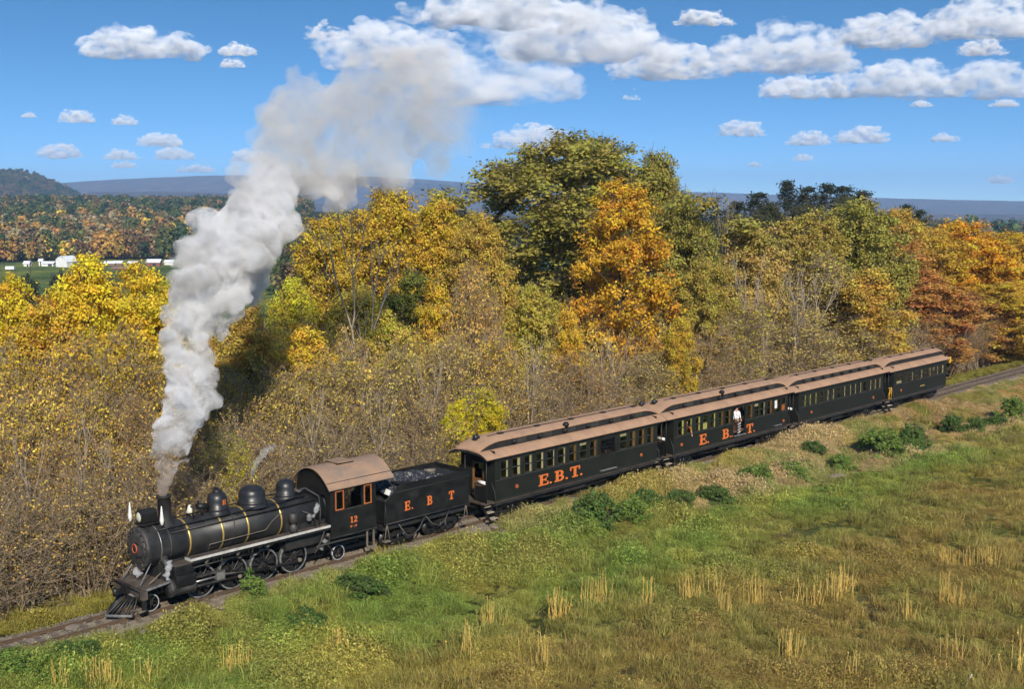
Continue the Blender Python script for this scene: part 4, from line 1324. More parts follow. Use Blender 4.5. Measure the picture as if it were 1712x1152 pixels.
    if spec.get('plate'):
        s, z = spec['plate']; q = MB(); q.box(X(s) - 0.38, X(s) + 0.38, -CW - 0.012, -CW - 0.001, z - 0.05, z + 0.05); q.build('name_plate', M['brass'], c)
    if spec.get('marker'):
        q = MB(); q.box(r1 - 0.02, r1 + 0.12, -EW - 0.02, -EW + 0.10, ze - 0.35, ze + 0.15); q.build('marker_board', M['yellow'], c)
    return c


def pairs(v): return [(v[i], v[i + 1]) for i in range(0, len(v), 2)]


w1 = pairs([19.15, 19.67, 19.96, 20.54, 20.84, 21.38, 21.69, 22.24, 22.5, 23.07, 23.33, 23.91, 24.18, 24.77, 25.04, 25.59, 25.87, 26.43])
w1 += pairs([28.4, 28.99, 29.23, 29.78, 30.03, 30.58, 30.83, 31.4])
coach1 = coach(dict(name='passenger_coach', label='dark green coach right behind the tender, with a baggage door and bold close lettering', roof=(18.02, 32.38), body=(18.75, 31.75),
                    zb=1.22, sill=2.28, wtop=3.20, eave=3.42, windows=w1, doors=[(26.66, 28.04)], door_leaves=[(26.66, 28.04, 'baggage')],
                    blinds={0: ('r', 'cream', .20), 1: ('r', 'cream', .30), 2: ('r', 'cream', .26), 3: ('r', 'cream', .24), 4: ('r', 'cream', .12), 5: ('r', 'cream', .16), 6: ('r', 'varnish', .25), 7: ('t', 'cream', .2), 8: ('r', 'varnish', .3), 9: ('t', 'cream', .22), 10: ('r', 'varnish', .4), 11: ('r', 'varnish', .3), 12: ('r', 'varnish', .3)},
                    text=[('E', 21.86, 1.42, .57), ('.', 22.66, 1.42, .57), ('B', 23.06, 1.43, .57), ('.', 23.90, 1.43, .57), ('T', 24.26, 1.44, .57), ('.', 25.06, 1.44, .57)], wide=1.68,
                    discs=[(20.27, 1.73), (30.29, 1.72)], lamps=[(18.6, 0.0), (31.8, 0.0)], smokejacks=[24.4], vents=6))
w2 = pairs([33.73, 34.35, 34.61, 35.14, 35.51, 35.99, 36.26, 36.75, 37.03, 37.58, 37.92, 38.42, 38.60, 39.22, 41.1, 41.7, 41.89, 42.37, 42.56, 43.12, 43.37, 44.0, 45.15, 45.61])
coach2 = coach(dict(name='passenger_coach', label='second dark green coach with spaced orange letters and people at its open doorway', roof=(32.46, 46.40), body=(33.30, 45.92),
                    zb=1.24, sill=2.27, wtop=3.18, eave=3.42, windows=w2, doors=[(39.51, 40.80), (44.19, 45.02)], door_leaves=[(39.51, 40.80, 'open'), (44.19, 45.02, 'door')],
                    blinds={0: ('r', 'yellowblind', .25), 1: ('r', 'yellowblind', .16), 2: ('r', 'yellowblind', .26), 3: ('b', 'yellowblind', .45), 4: ('r', 'yellowblind', .2), 5: ('r', 'varnish', .3), 6: ('r', 'varnish', .25), 7: ('r', 'varnish', .3), 8: ('t', 'cream', .25), 9: ('r', 'cream', .15), 10: ('r', 'varnish', .3), 11: ('b', 'orange', .45)},
                    text=[('E', 35.91, 1.40, .62), ('.', 36.72, 1.40, .60), ('B', 38.32, 1.40, .60), ('.', 39.11, 1.40, .46), ('.', 39.31, 1.40, .46), ('T', 41.0, 1.36, .58), ('.', 41.80, 1.36, .58)], wide=1.55,
                    discs=[(34.11, 1.72), (45.4, 1.60)], lamps=[(33.0, 0.0)], smokejacks=[38.8], vents=6))
w3 = pairs([47.88, 48.26, 48.55, 48.93, 49.31, 49.69, 49.98, 50.50, 50.92, 51.34, 51.69, 52.09, 52.49, 52.90, 53.27, 53.70, 54.12, 54.53, 54.84, 55.26, 55.65, 56.06, 56.30, 56.72, 57.17, 57.58, 57.89, 58.30, 58.61, 59.03])
coach3 = coach(dict(name='passenger_coach', label='third coach of the train, plain dark green side with a long even row of windows', roof=(46.46, 59.95), body=(47.28, 59.42),
                    zb=1.20, sill=2.20, wtop=2.98, eave=3.34, windows=w3, blinds={k: ('r', 'yellowblind' if k < 3 else 'cream', .22) for k in range(15) if k not in (3, 6, 11)} , discs=[(49.0, 1.70), (57.9, 1.62)], lamps=[(59.5, 0.0)], vents=8, up=0.50))
w4 = pairs([61.61, 62.51, 63.12, 63.57, 63.96, 64.45, 64.82, 65.26, 65.59, 66.08, 66.36, 66.83, 67.11, 67.59, 67.88, 68.33, 68.53, 68.97, 69.26, 69.99])
coach4 = coach(dict(name='passenger_coach', label='last and shortest coach of the train, small gold name plate on its side', roof=(60.15, 70.72), body=(61.10, 70.45),
                    zb=1.14, sill=2.16, wtop=2.86, eave=3.26, windows=w4, blinds={0: ('b', 'cream', .3), 9: ('r', 'cream', .3), 2: ('r', 'cream', .2), 4: ('r', 'cream', .2), 6: ('r', 'cream', .2), 8: ('r', 'cream', .2)}, plate=(66.1, 1.57), platforms=((0, -1),), gates=True, bench=False,
                    hood=(1.5, 0.5), vents=0, up=0.50, marker=True, discs=[(62.4, 1.62)]))
# ================================================================== foliage materials and scattering
def leaf_mat(name, source, trans=0.42):
    """leaf colour comes from the plant (object colour or the scattered plant's own tint), varied leaf by leaf"""
    m, nt, out = new_mat(name)
    if source == 'object':
        src = N_(nt, 'ShaderNodeObjectInfo').outputs['Color']
    else:
        src = N_(nt, 'ShaderNodeAttribute', attribute_type='INSTANCER', attribute_name='tint').outputs['Color']
    v = N_(nt, 'ShaderNodeAttribute', attribute_name='v')
    w = N_(nt, 'ShaderNodeAttribute', attribute_name='w')
    hsv = N_(nt, 'ShaderNodeHueSaturation')
    h = N_(nt, 'ShaderNodeMapRange'); h.inputs['To Min'].default_value = 0.470; h.inputs['To Max'].default_value = 0.528
    nt.links.new(w.outputs['Fac'], h.inputs['Value']); nt.links.new(h.outputs['Result'], hsv.inputs['Hue'])
    val = N_(nt, 'ShaderNodeMapRange'); val.inputs['To Min'].default_value = 0.55; val.inputs['To Max'].default_value = 1.5
    nt.links.new(v.outputs['Fac'], val.inputs['Value']); nt.links.new(val.outputs['Result'], hsv.inputs['Value'])
    nt.links.new(src, hsv.inputs['Color'])
    d = N_(nt, 'ShaderNodeBsdfDiffuse'); t = N_(nt, 'ShaderNodeBsdfTranslucent')
    nt.links.new(hsv.outputs['Color'], d.inputs['Color']); nt.links.new(hsv.outputs['Color'], t.inputs['Color'])
    mx = N_(nt, 'ShaderNodeMixShader'); mx.inputs['Fac'].default_value = trans
    nt.links.new(d.outputs[0], mx.inputs[1]); nt.links.new(t.outputs[0], mx.inputs[2])
    nt.links.new(mx.outputs[0], out.inputs['Surface'])
    return m


M['leaf'] = leaf_mat('leaf', 'object')
M['leaf_i'] = leaf_mat('leaf_of_undergrowth', 'instancer')


def bark_mat(name, c1, c2):
    m, nt, out = new_mat(name)
    nz = noise_node(nt, 7.0, 4, 0.6)
    r = ramp(nt, nz.outputs['Fac'], [(0.35, c1), (0.65, c2)])
    d = N_(nt, 'ShaderNodeBsdfDiffuse'); nt.links.new(r.outputs['Color'], d.inputs['Color'])
    nt.links.new(d.outputs[0], out.inputs['Surface'])
    return m


M['bark'] = bark_mat('bark_brown', (0.075, 0.058, 0.043), (0.17, 0.135, 0.105))
M['bark_pale'] = bark_mat('bark_pale', (0.21, 0.17, 0.125), (0.37, 0.31, 0.24))
M['twig'] = bark_mat('twig_brown', (0.15, 0.11, 0.07), (0.35, 0.275, 0.185))


def leaves_arr(centres, normals, size, rng, aspect=0.6, jitter=0.35):
    """rhombus leaves: returns verts (4n,3), quads (n,4)"""
    n = len(centres)
    nrm = normals / np.maximum(np.linalg.norm(normals, axis=1, keepdims=True), 1e-6)
    r = rng.normal(size=(n, 3))
    a = np.cross(nrm, r); a /= np.maximum(np.linalg.norm(a, axis=1, keepdims=True), 1e-6)
    b = np.cross(nrm, a)
    sz = (size * (1 + jitter * (rng.random(n) * 2 - 1)))[:, None]
    v = np.stack([centres + a * sz, centres + b * sz * aspect, centres - a * sz, centres - b * sz * aspect], 1).reshape(-1, 3)
    q = np.arange(4 * n).reshape(n, 4)
    return v, q


def tubes_arr(p0, p1, r0, r1, sides=3):
    """open frusta between points, vectorised"""
    p0 = np.asarray(p0, float); p1 = np.asarray(p1, float); n = len(p0)
    r0 = np.broadcast_to(np.asarray(r0, float), (n,)); r1 = np.broadcast_to(np.asarray(r1, float), (n,))
    t = p1 - p0; t /= np.maximum(np.linalg.norm(t, axis=1, keepdims=True), 1e-6)
    ref = np.where(np.abs(t[:, 2:3]) < 0.9, np.array([[0, 0, 1.0]]), np.array([[1.0, 0, 0]]))
    a = np.cross(t, ref); a /= np.linalg.norm(a, axis=1, keepdims=True); b = np.cross(t, a)
    k = np.arange(sides) * 2 * np.pi / sides
    cs = (a[:, None, :] * np.cos(k)[None, :, None] + b[:, None, :] * np.sin(k)[None, :, None])
    v = np.concatenate([p0[:, None, :] + cs * r0[:, None, None], p1[:, None, :] + cs * r1[:, None, None]], 1).reshape(-1, 3)
    base = (np.arange(n) * 2 * sides)[:, None]
    i = np.arange(sides); j = (i + 1) % sides
    q = np.stack([base + i, base + j, base + sides + j, base + sides + i], -1).reshape(-1, 4)
    return v, q


def scatter(name, variants, pts, rot, scl, idx, tint, mats, label, cat=None):
    """ONE object of kind stuff: small plants of several variants set out on points.
    variants = [(verts, quads, mat_index, v, w)...]; geometry and points live in the same mesh"""
    V, Q, MI, VV, WW, VID = [], [], [], [], [], []
    off = 0
    for k, (v, q, mi, vv, ww) in enumerate(variants):
        V.append(v); Q.append(q + off); MI.append(mi); VV.append(vv); WW.append(ww); VID.append(np.full(len(v), k))
        off += len(v)
    n = len(pts)
    V.append(pts); VID.append(np.full(n, -1))
    nv = off
    z = lambda arr, fill: np.concatenate([np.broadcast_to(np.asarray(fill, float), (nv,) + np.shape(arr)[1:]), arr])
    me = mesh_np(name, np.concatenate(V), quads=np.concatenate(Q), mats=mats, mat_index=np.concatenate(MI), attrs={
        'v': ('FACE', 'FLOAT', np.concatenate(VV).astype(np.float32)), 'w': ('FACE', 'FLOAT', np.concatenate(WW).astype(np.float32)),
        'vid': ('POINT', 'INT', np.concatenate(VID).astype(np.int32)),
        'prot': ('POINT', 'FLOAT_VECTOR', z(rot, 0.0)), 'pscl': ('POINT', 'FLOAT_VECTOR', z(scl, 1.0)),
        'pidx': ('POINT', 'INT', z(np.asarray(idx, float), 0.0).astype(np.int32)),
        'tint': ('POINT', 'FLOAT_COLOR', z(np.concatenate([tint, np.ones((n, 1))], 1), 1.0))})
    o = bpy.data.objects.new(name, me); link(o)
    tag(o, label, cat, kind='stuff')
    ng = bpy.data.node_groups.new(name + '_scatter', 'GeometryNodeTree')
    ng.interface.new_socket('Geometry', in_out='INPUT', socket_type='NodeSocketGeometry')
    ng.interface.new_socket('Geometry', in_out='OUTPUT', socket_type='NodeSocketGeometry')
    nn, ll = ng.nodes, ng.links
    gi, go = nn.new('NodeGroupInput'), nn.new('NodeGroupOutput')
    def attr(nm, typ):
        a = nn.new('GeometryNodeInputNamedAttribute'); a.data_type = typ; a.inputs['Name'].default_value = nm; return a
    vid = attr('vid', 'INT')
    cmp_ = nn.new('FunctionNodeCompare'); cmp_.data_type = 'INT'; cmp_.operation = 'LESS_THAN'
    ia = [s for s in cmp_.inputs if s.type == 'INT']
    ll.new(vid.outputs['Attribute'], ia[0]); ia[1].default_value = 0
    sep = nn.new('GeometryNodeSeparateGeometry'); sep.domain = 'POINT'
    ll.new(gi.outputs[0], sep.inputs['Geometry']); ll.new(cmp_.outputs[0], sep.inputs['Selection'])
    m2p = nn.new('GeometryNodeMeshToPoints'); ll.new(sep.outputs[0], m2p.inputs['Mesh'])
    spl = nn.new('GeometryNodeSplitToInstances'); spl.domain = 'POINT'
    ll.new(sep.outputs[1], spl.inputs['Geometry']); ll.new(vid.outputs['Attribute'], spl.inputs['Group ID'])
    iop = nn.new('GeometryNodeInstanceOnPoints')
    ll.new(m2p.outputs[0], iop.inputs['Points']); ll.new(spl.outputs['Instances'], iop.inputs['Instance'])
    iop.inputs['Pick Instance'].default_value = True
    a1, a2, a3 = attr('pidx', 'INT'), attr('prot', 'FLOAT_VECTOR'), attr('pscl', 'FLOAT_VECTOR')
    e2r = nn.new('FunctionNodeEulerToRotation')
    ll.new(a1.outputs['Attribute'], iop.inputs['Instance Index'])
    ll.new(a2.outputs['Attribute'], e2r.inputs[0]); ll.new(e2r.outputs[0], iop.inputs['Rotation'])
    ll.new(a3.outputs['Attribute'], iop.inputs['Scale'])
    ll.new(iop.outputs[0], go.inputs[0])
    md = o.modifiers.new('scatter', 'NODES'); md.node_group = ng
    return o


def finish_variant(tv, tq, lv, lq, rng, twig_mi=0, leaf_mi=1, wv=None):
    nt_, nl = len(tq), len(lq)
    v = np.concatenate([tv, lv]) if nt_ else lv
    q = np.concatenate([tq, lq + len(tv)]) if nt_ else lq
    mi = np.concatenate([np.full(nt_, twig_mi), np.full(nl, leaf_mi)])
    vv = rng.random(nt_ + nl); ww = rng.random(nt_ + nl) if wv is None else wv
    return v, q, mi, vv, ww


def weed_variant(seed, leaf=0.036, h=0.34, rad=0.5, stems=90, per=14):
    rng = np.random.default_rng(seed)
    base = rng.normal(size=(stems, 2)) * rad * 0.45
    hh = h * (0.35 + 0.65 * rng.random(stems)) * np.exp(-(np.hypot(base[:, 0], base[:, 1]) / rad) ** 2 * 0.8)
    tip = np.stack([base[:, 0] * 1.35 + rng.normal(size=stems) * .05, base[:, 1] * 1.35 + rng.normal(size=stems) * .05, hh], 1)
    b3 = np.concatenate([base, np.zeros((stems, 1)) - 0.05], 1)
    tv, tq = tubes_arr(b3, tip, 0.006, 0.003, 3)
    t = 0.35 + 0.65 * rng.random((stems, per))
    c = (b3[:, None, :] * (1 - t[..., None]) + tip[:, None, :] * t[..., None] + rng.normal(size=(stems, per, 3)) * 0.05).reshape(-1, 3)
    nrm = rng.normal(size=c.shape) * 0.7 + np.array([0, 0, 1.0])
    lv, lq = leaves_arr(c, nrm, leaf, rng, 0.5)
    return finish_variant(tv, tq, lv, lq, rng, 1, 1)


def grass_variant(seed, h=0.4, rad=0.35, n=150, w=0.008, lean=0.55):
    rng = np.random.default_rng(seed)
    base = rng.normal(size=(n, 2)) * rad * 0.5
    d = rng.normal(size=(n, 2)) * lean
    hh = h * (0.4 + 0.8 * rng.random(n))
    p0 = np.concatenate([base, np.full((n, 1), -0.04)], 1)
    p1 = np.stack([base[:, 0] + d[:, 0] * hh * .4, base[:, 1] + d[:, 1] * hh * .4, hh * .65], 1)
    p2 = np.stack([base[:, 0] + d[:, 0] * hh, base[:, 1] + d[:, 1] * hh, hh * (1 - 0.3 * np.hypot(d[:, 0], d[:, 1]))], 1)
    side = rng.normal(size=(n, 3)); side[:, 2] = 0; side /= np.linalg.norm(side, axis=1, keepdims=True); side *= w
    v = np.stack([p0 - side, p0 + side, p1 + side * .8, p1 - side * .8, p2 + side * .25, p2 - side * .25], 1).reshape(-1, 3)
    o = (np.arange(n) * 6)[:, None]
    q = np.concatenate([o + np.array([[0, 1, 2, 3]]), o + np.array([[3, 2, 4, 5]])])
    return v, q, np.ones(len(q), int), np.tile(rng.random(n), 2), np.tile(rng.random(n), 2)


# ------------------------------------------------------------------ the meadow
rng = np.random.default_rng(21)


def in_view(x, y, m=0.06):
    return (np.abs(x) < y * (856 / FPX + m) + 2)


def field_points(n, y0=33, y1=125):
    out = []
    tot = 0
    while tot < n:
        y = y0 + (y1 - y0) * rng.random(n * 2) ** 1.3
        x = (rng.random(n * 2) * 2 - 1) * (y * 0.48 + 3)
        s, lat = track_coords(x, y)
        k = (lat > np.where(s > 19, 1.12, 1.35)) | ((lat < -1.5) & (lat > -5.2) & ((s < 6) | (s > 66)))
        k &= ~((lat > 0) & (lat < 1.9) & (s < 19) & (rng.random(len(s)) < 0.75))
        # weeds crowd the ballast beside the coaches
        k &= rng.random(len(s)) < 0.30 + 0.70 * sstep(0.36, 0.56, fbm(x * 0.75, y * 0.75, 3))
        out.append(np.stack([x[k], y[k]], 1)); tot += k.sum()
    o_ = np.concatenate(out)[:n]
    m = max(1, n // 14)                                # an extra fringe beside the coaches
    s2 = 19 + 75 * rng.random(m); l2 = 1.15 + 1.3 * rng.random(m)
    o_[:m] = (P0[None] + U[None] * s2[:, None] + N[None] * l2[:, None])[:, :2]
    return o_


def field_tint(x, y, r):
    s, lat = track_coords(x, y)
    a = fbm(x * 0.16 + 3, y * 0.16 + 9); b = fbm(x * 0.55 + 70, y * 0.55, 3); c_ = fbm(x * 0.07 + 30, y * 0.07 + 4, 3)
    green = np.array([0.225, 0.300, 0.065]); bright = np.array([0.310, 0.350, 0.075]); olive = np.array([0.370, 0.310, 0.085]); tan = np.array([0.56, 0.42, 0.22]); rust = np.array([0.50, 0.28, 0.13]); ygreen = np.array([0.42, 0.36, 0.07])
    def mix(p, q, t): return p * (1 - t)[:, None] + q * t[:, None]
    n = len(x)
    col = mix(np.tile(green, (n, 1)), bright, sstep(0.35, 0.7, b))
    col = mix(col, olive, sstep(0.50, 0.66, a) * 0.6)
    frontness = sstep(8.0, 15.0, lat + 5 * (c_ - 0.5))
    col = mix(col, np.array([0.35, 0.265, 0.085]), frontness * (0.65 + 0.35 * sstep(.4, .6, b)))
    col = mix(col, ygreen, sstep(0.60, 0.75, b) * 0.3)
    dry = sstep(-0.8, 1.2, dry_edge(s) - lat + 2.0 * (b - 0.5)) * (lat > 0)
    dcol = mix(np.tile(tan, (n, 1)), rust, sstep(0.52, 0.68, c_ * .5 + b * .5) * sstep(25, 40, s))
    dcol = mix(dcol, ygreen, sstep(0.45, 0.62, a) * 0.7)
    dcol = mix(dcol, green, sstep(0.52, 0.62, b) * 0.6)
    col = mix(col, dcol, dry * (0.35 + 0.55 * sstep(16, 30, s)))
    beh = (lat < 0)
    col = mix(col, np.array([0.32, 0.27, 0.06]) * np.ones((n, 1)), beh * 0.75)
    return col * (0.80 + 0.65 * r[:, None])


NW, NG = 27000, 2600
p = field_points(NW)
tin = field_tint(p[:, 0], p[:, 1], rng.random(NW))
s_f, lat_f = track_coords(p[:, 0], p[:, 1])
wv = [weed_variant(100 + k, leaf=0.026 + 0.006 * (k % 3), h=0.38 + 0.06 * (k % 2)) for k in range(6)]
pts = np.stack([p[:, 0], p[:, 1], gh(p[:, 0], p[:, 1]) - 0.02], 1)
rot = np.stack([rng.normal(size=NW) * .08, rng.normal(size=NW) * .08, rng.random(NW) * 6.28], 1)
sc = (0.55 + 0.55 * rng.random(NW) ** 1.5) * np.where(lat_f < 2.6, np.where(s_f > 19, 1.05, 0.7), 1.0) * np.where((s_f > 66) & (lat_f < 6), 0.45, 1.0) * (1 - 0.3 * sstep(7, 12, lat_f)) * (0.6 + 0.9 * sstep(0.35, 0.7, fbm(p[:, 0] * 0.3, p[:, 1] * 0.3)))
scatter('meadow_weeds', wv, pts, rot, np.stack([sc, sc, sc * (0.45 + 1.0 * sstep(0.42, 0.66, fbm(p[:, 0] * 0.75, p[:, 1] * 0.75, 3)) + 0.3 * rng.random(NW))], 1), rng.integers(0, 6, NW), tin, [M['leaf_i'], M['leaf_i']],
        'low leafy weeds covering the field in front of the train')
p = field_points(NG)
s_f, lat_f = track_coords(p[:, 0], p[:, 1])
rr_ = rng.random(NG)
tin = field_tint(p[:, 0], p[:, 1], rr_) * 0.85 + np.array([0.36, 0.27, 0.09]) * 0.4 * (rng.random((NG, 1)))
gvv = [grass_variant(200 + k, h=0.32 + 0.1 * k) for k in range(4)]
pts = np.stack([p[:, 0], p[:, 1], gh(p[:, 0], p[:, 1]) - 0.02], 1)
rot = np.stack([np.zeros(NG), np.zeros(NG), rng.random(NG) * 6.28], 1)
sc = (0.6 + 0.7 * rng.random(NG)) * np.where((s_f > 66) & (lat_f < 6), 0.45, 1.0)
scatter('meadow_grass', gvv, pts, rot, np.stack([sc, sc, sc], 1), rng.integers(0, 4, NG), tin, [M['leaf_i'], M['leaf_i']],
        'short dry and green grass growing across the field')
# ================================================================== trees
def envelope(shape, t):
    t = np.clip(t, 0, 1)
    if shape == 'round': return np.sqrt(np.maximum(0, 1 - (2 * t - 0.95) ** 2 * 0.95))
    if shape == 'oval': return np.sin(np.pi * np.clip(0.12 + 0.86 * t, 0, 1)) ** 0.7
    if shape == 'cone': return (1 - t) ** 0.75 * 0.95 + 0.08
    if shape == 'vase': return 0.35 + 0.65 * t - 0.55 * np.maximum(0, t - 0.75) * 2
    return np.ones_like(t)


def tree_proto(seed, H, cb, R, shape='round', nclump=80, rc=1.0, per=260, leaf=0.14, tr=0.22, stems=1, twigs=8, flat=0.75, lobes=True, bark='bark', wander=0.5):
    """returns (wood mesh, crown mesh): limbs run to every leaf clump of the crown"""
    rng = np.random.default_rng(seed)
    # clump centres inside the crown envelope
    C = []
    tries = 0
    sep = rc * 0.95
    while len(C) < nclump and tries < nclump * 60:
        tries += 1
        t = rng.random() ** 0.85
        a = rng.random() * 2 * np.pi
        e = float(envelope(shape, np.array(t)))
        if lobes: e *= 0.78 + 0.30 * math.sin(a * 2 + seed) * math.sin(t * 5 + seed * 1.7) + 0.14 * math.sin(a * 5 + seed * 2 + t * 9)
        rad = R * e * rng.random() ** 0.38
        q = np.array([rad * math.cos(a), rad * math.sin(a), H * (cb + (1 - cb) * t) - rc * 0.5])
        if all(np.sum((q - c) ** 2) > sep * sep * 0.6 for c in C): C.append(q)
    C = np.array(C)
    # limb graph
    nodes = []; par = []
    roots = []
    for k in range(stems):
        a = rng.random() * 6.28
        off = np.array([math.cos(a), math.sin(a), 0]) * (0.18 * (k > 0) * (1 + k * 0.3))
        lean = np.array([math.cos(a), math.sin(a), 0]) * R * (0.35 if stems > 1 else 0.08)
        prev = -1
        for i in range(8):
            f = i / 7.0
            q = off + lean * f ** 1.5 + np.array([rng.normal() * wander * 0.12 * f, rng.normal() * wander * 0.12 * f, H * (cb + (0.92 - cb) * 0.72) * f - (0.25 if i == 0 else 0)])
            nodes.append(q); par.append(prev); prev = len(nodes) - 1
    ends = []
    order = np.argsort(C[:, 2] + 0.3 * np.hypot(C[:, 0], C[:, 1]))
    for ci in order:
        c = C[ci]
        P = np.array(nodes)
        d = np.linalg.norm(P - c, axis=1)
        cost = d + 2.2 * np.maximum(0, P[:, 2] - (c[2] - 0.30 * np.hypot(P[:, 0] - c[0], P[:, 1] - c[1]))) + (np.arange(len(P)) % 8 < 2) * (np.arange(len(P)) < 8 * stems) * 3
        b = int(np.argmin(cost))
        ctrl = nodes[b] * 0.5 + c * 0.5 + rng.normal(size=3) * 0.07 * d[b] * wander + np.array([0, 0, 0.05 - 0.10 * rng.random()]) * d[b]
        prev = b
        for f in ((0.33, 0.66, 1.0) if d[b] > 1.6 else (0.5, 1.0)):
            nodes.append(nodes[b] * (1 - f) ** 2 + ctrl * 2 * f * (1 - f) + c * f * f); par.append(prev); prev = len(nodes) - 1
        ends.append(prev)
    P = np.array(nodes); par = np.array(par)
    load = np.zeros(len(P)); load[ends] = 1
    for i in range(len(P) - 1, -1, -1):
        if par[i] >= 0: load[par[i]] += load[i] + 0.02
    rad = tr * (np.maximum(load, 0.4) / max(load.max(), 1)) ** 0.52
    k = par >= 0
    taper = np.where(np.arange(len(P)) < 8, 1.0, 1.0)
    tv, tq = tubes_arr(P[par[k]], P[k], np.maximum(rad[par[k]] * np.where(np.arange(len(P))[k] < 8 * stems, 1, 0.75), rad[k]), rad[k], 6)
    # twigs
    nc = len(C)
    if twigs:
        dirs = rng.normal(size=(nc, twigs, 3)) + np.array([0, 0, 0.35]); dirs /= np.linalg.norm(dirs, axis=2, keepdims=True)
        ln = rc * (0.7 + 0.6 * rng.random((nc, twigs, 1)))
        p0 = np.repeat(C[:, None, :], twigs, 1); p1 = p0 + dirs * ln
        tk = min(1.0, rc); t1 = tubes_arr(p0.reshape(-1, 3), p1.reshape(-1, 3), 0.016 * tk, 0.006 * tk, 3)
        d2 = rng.normal(size=(nc, twigs, 2, 3)) * 0.6 + dirs[:, :, None, :]; d2 /= np.linalg.norm(d2, axis=3, keepdims=True)
        q0 = np.repeat((p0 + dirs * ln * 0.55)[:, :, None, :], 2, 2); q1 = q0 + d2 * ln[:, :, None, :] * 0.6
        t2 = tubes_arr(q0.reshape(-1, 3), q1.reshape(-1, 3), 0.010 * tk, 0.004 * tk, 3)
        tq = np.concatenate([tq, t1[1] + len(tv), t2[1] + len(tv) + len(t1[0])]); tv = np.concatenate([tv, t1[0], t2[0]])
    wood = mesh_np('wood', tv, quads=tq, smooth=True, mats=[M[bark]])
    if per <= 0: return wood, None
    sub = 9
    sc = rng.normal(size=(nc, sub, 3)); sc /= np.linalg.norm(sc, axis=2, keepdims=True)
    sc *= (rng.random((nc, sub, 1)) ** 0.45) * rc; sc[..., 2] *= flat
    sc += C[:, None, :]
    m = max(1, per // sub)
    lc = sc[:, :, None, :] + rng.normal(size=(nc, sub, m, 3)) * rc * 0.24 * np.array([1, 1, flat])
    outw = lc - C[:, None, None, :]
    outw = outw / np.maximum(np.linalg.norm(outw, axis=3, keepdims=True), 1e-5)
    nrm = outw * 0.55 + np.array([0, 0, 0.55]) + rng.normal(size=lc.shape) * 0.55
    lv, lq = leaves_arr(lc.reshape(-1, 3), nrm.reshape(-1, 3), leaf, rng, 0.62)
    wv_ = np.repeat(rng.random((nc, sub)), m).reshape(-1) * 0.75 + rng.random(len(lq)) * 0.25
    vv_ = np.repeat(rng.random((nc, sub)), m).reshape(-1) * 0.4 + rng.random(len(lq)) * 0.6
    crown = mesh_np('crown', lv, quads=lq, mats=[M['leaf']], attrs={'v': ('FACE', 'FLOAT', vv_.astype(np.float32)), 'w': ('FACE', 'FLOAT', wv_.astype(np.float32))})
    return wood, crown


def pine_proto(seed, H=18, R=3.0, dens=1.0):
    rng = np.random.default_rng(seed)
    zs = np.linspace(H * 0.22, H * 0.97, 22)
    p0, p1 = [], []
    for z in zs:
        f = (z / H - 0.22) / 0.78
        for k in range(rng.integers(3, 6)):
            a = rng.random() * 6.28; ln = R * (1 - f) ** 0.7 * (0.55 + 0.6 * rng.random()) + 0.3
            p0.append((0, 0, z)); p1.append((math.cos(a) * ln, math.sin(a) * ln, z + ln * 0.12 + rng.normal() * .15))
    p0, p1 = np.array(p0), np.array(p1)
    tv, tq = tubes_arr(np.vstack([[[0, 0, -0.2]], p0]), np.vstack([[[0, 0, H]], p1]), np.r_[0.24, np.full(len(p0), .05)], np.r_[0.04, np.full(len(p0), .02)], 6)
    t = 0.35 + 0.65 * rng.random((len(p0), 70, 1)) ** 0.7
    c = (p0[:, None] * (1 - t) + p1[:, None] * t + rng.normal(size=(len(p0), 70, 3)) * np.array([.34, .34, .2])).reshape(-1, 3)
    lv, lq = leaves_arr(c, rng.normal(size=c.shape) * 0.6 + np.array([0, 0, .7]), 0.17, rng, 0.4)
    wood = mesh_np('wood', tv, quads=tq, smooth=True, mats=[M['bark']])
    crown = mesh_np('crown', lv, quads=lq, mats=[M['leaf']], attrs={'v': ('FACE', 'FLOAT', rng.random(len(lq)).astype(np.float32)), 'w': ('FACE', 'FLOAT', rng.random(len(lq)).astype(np.float32))})
    return wood, crown


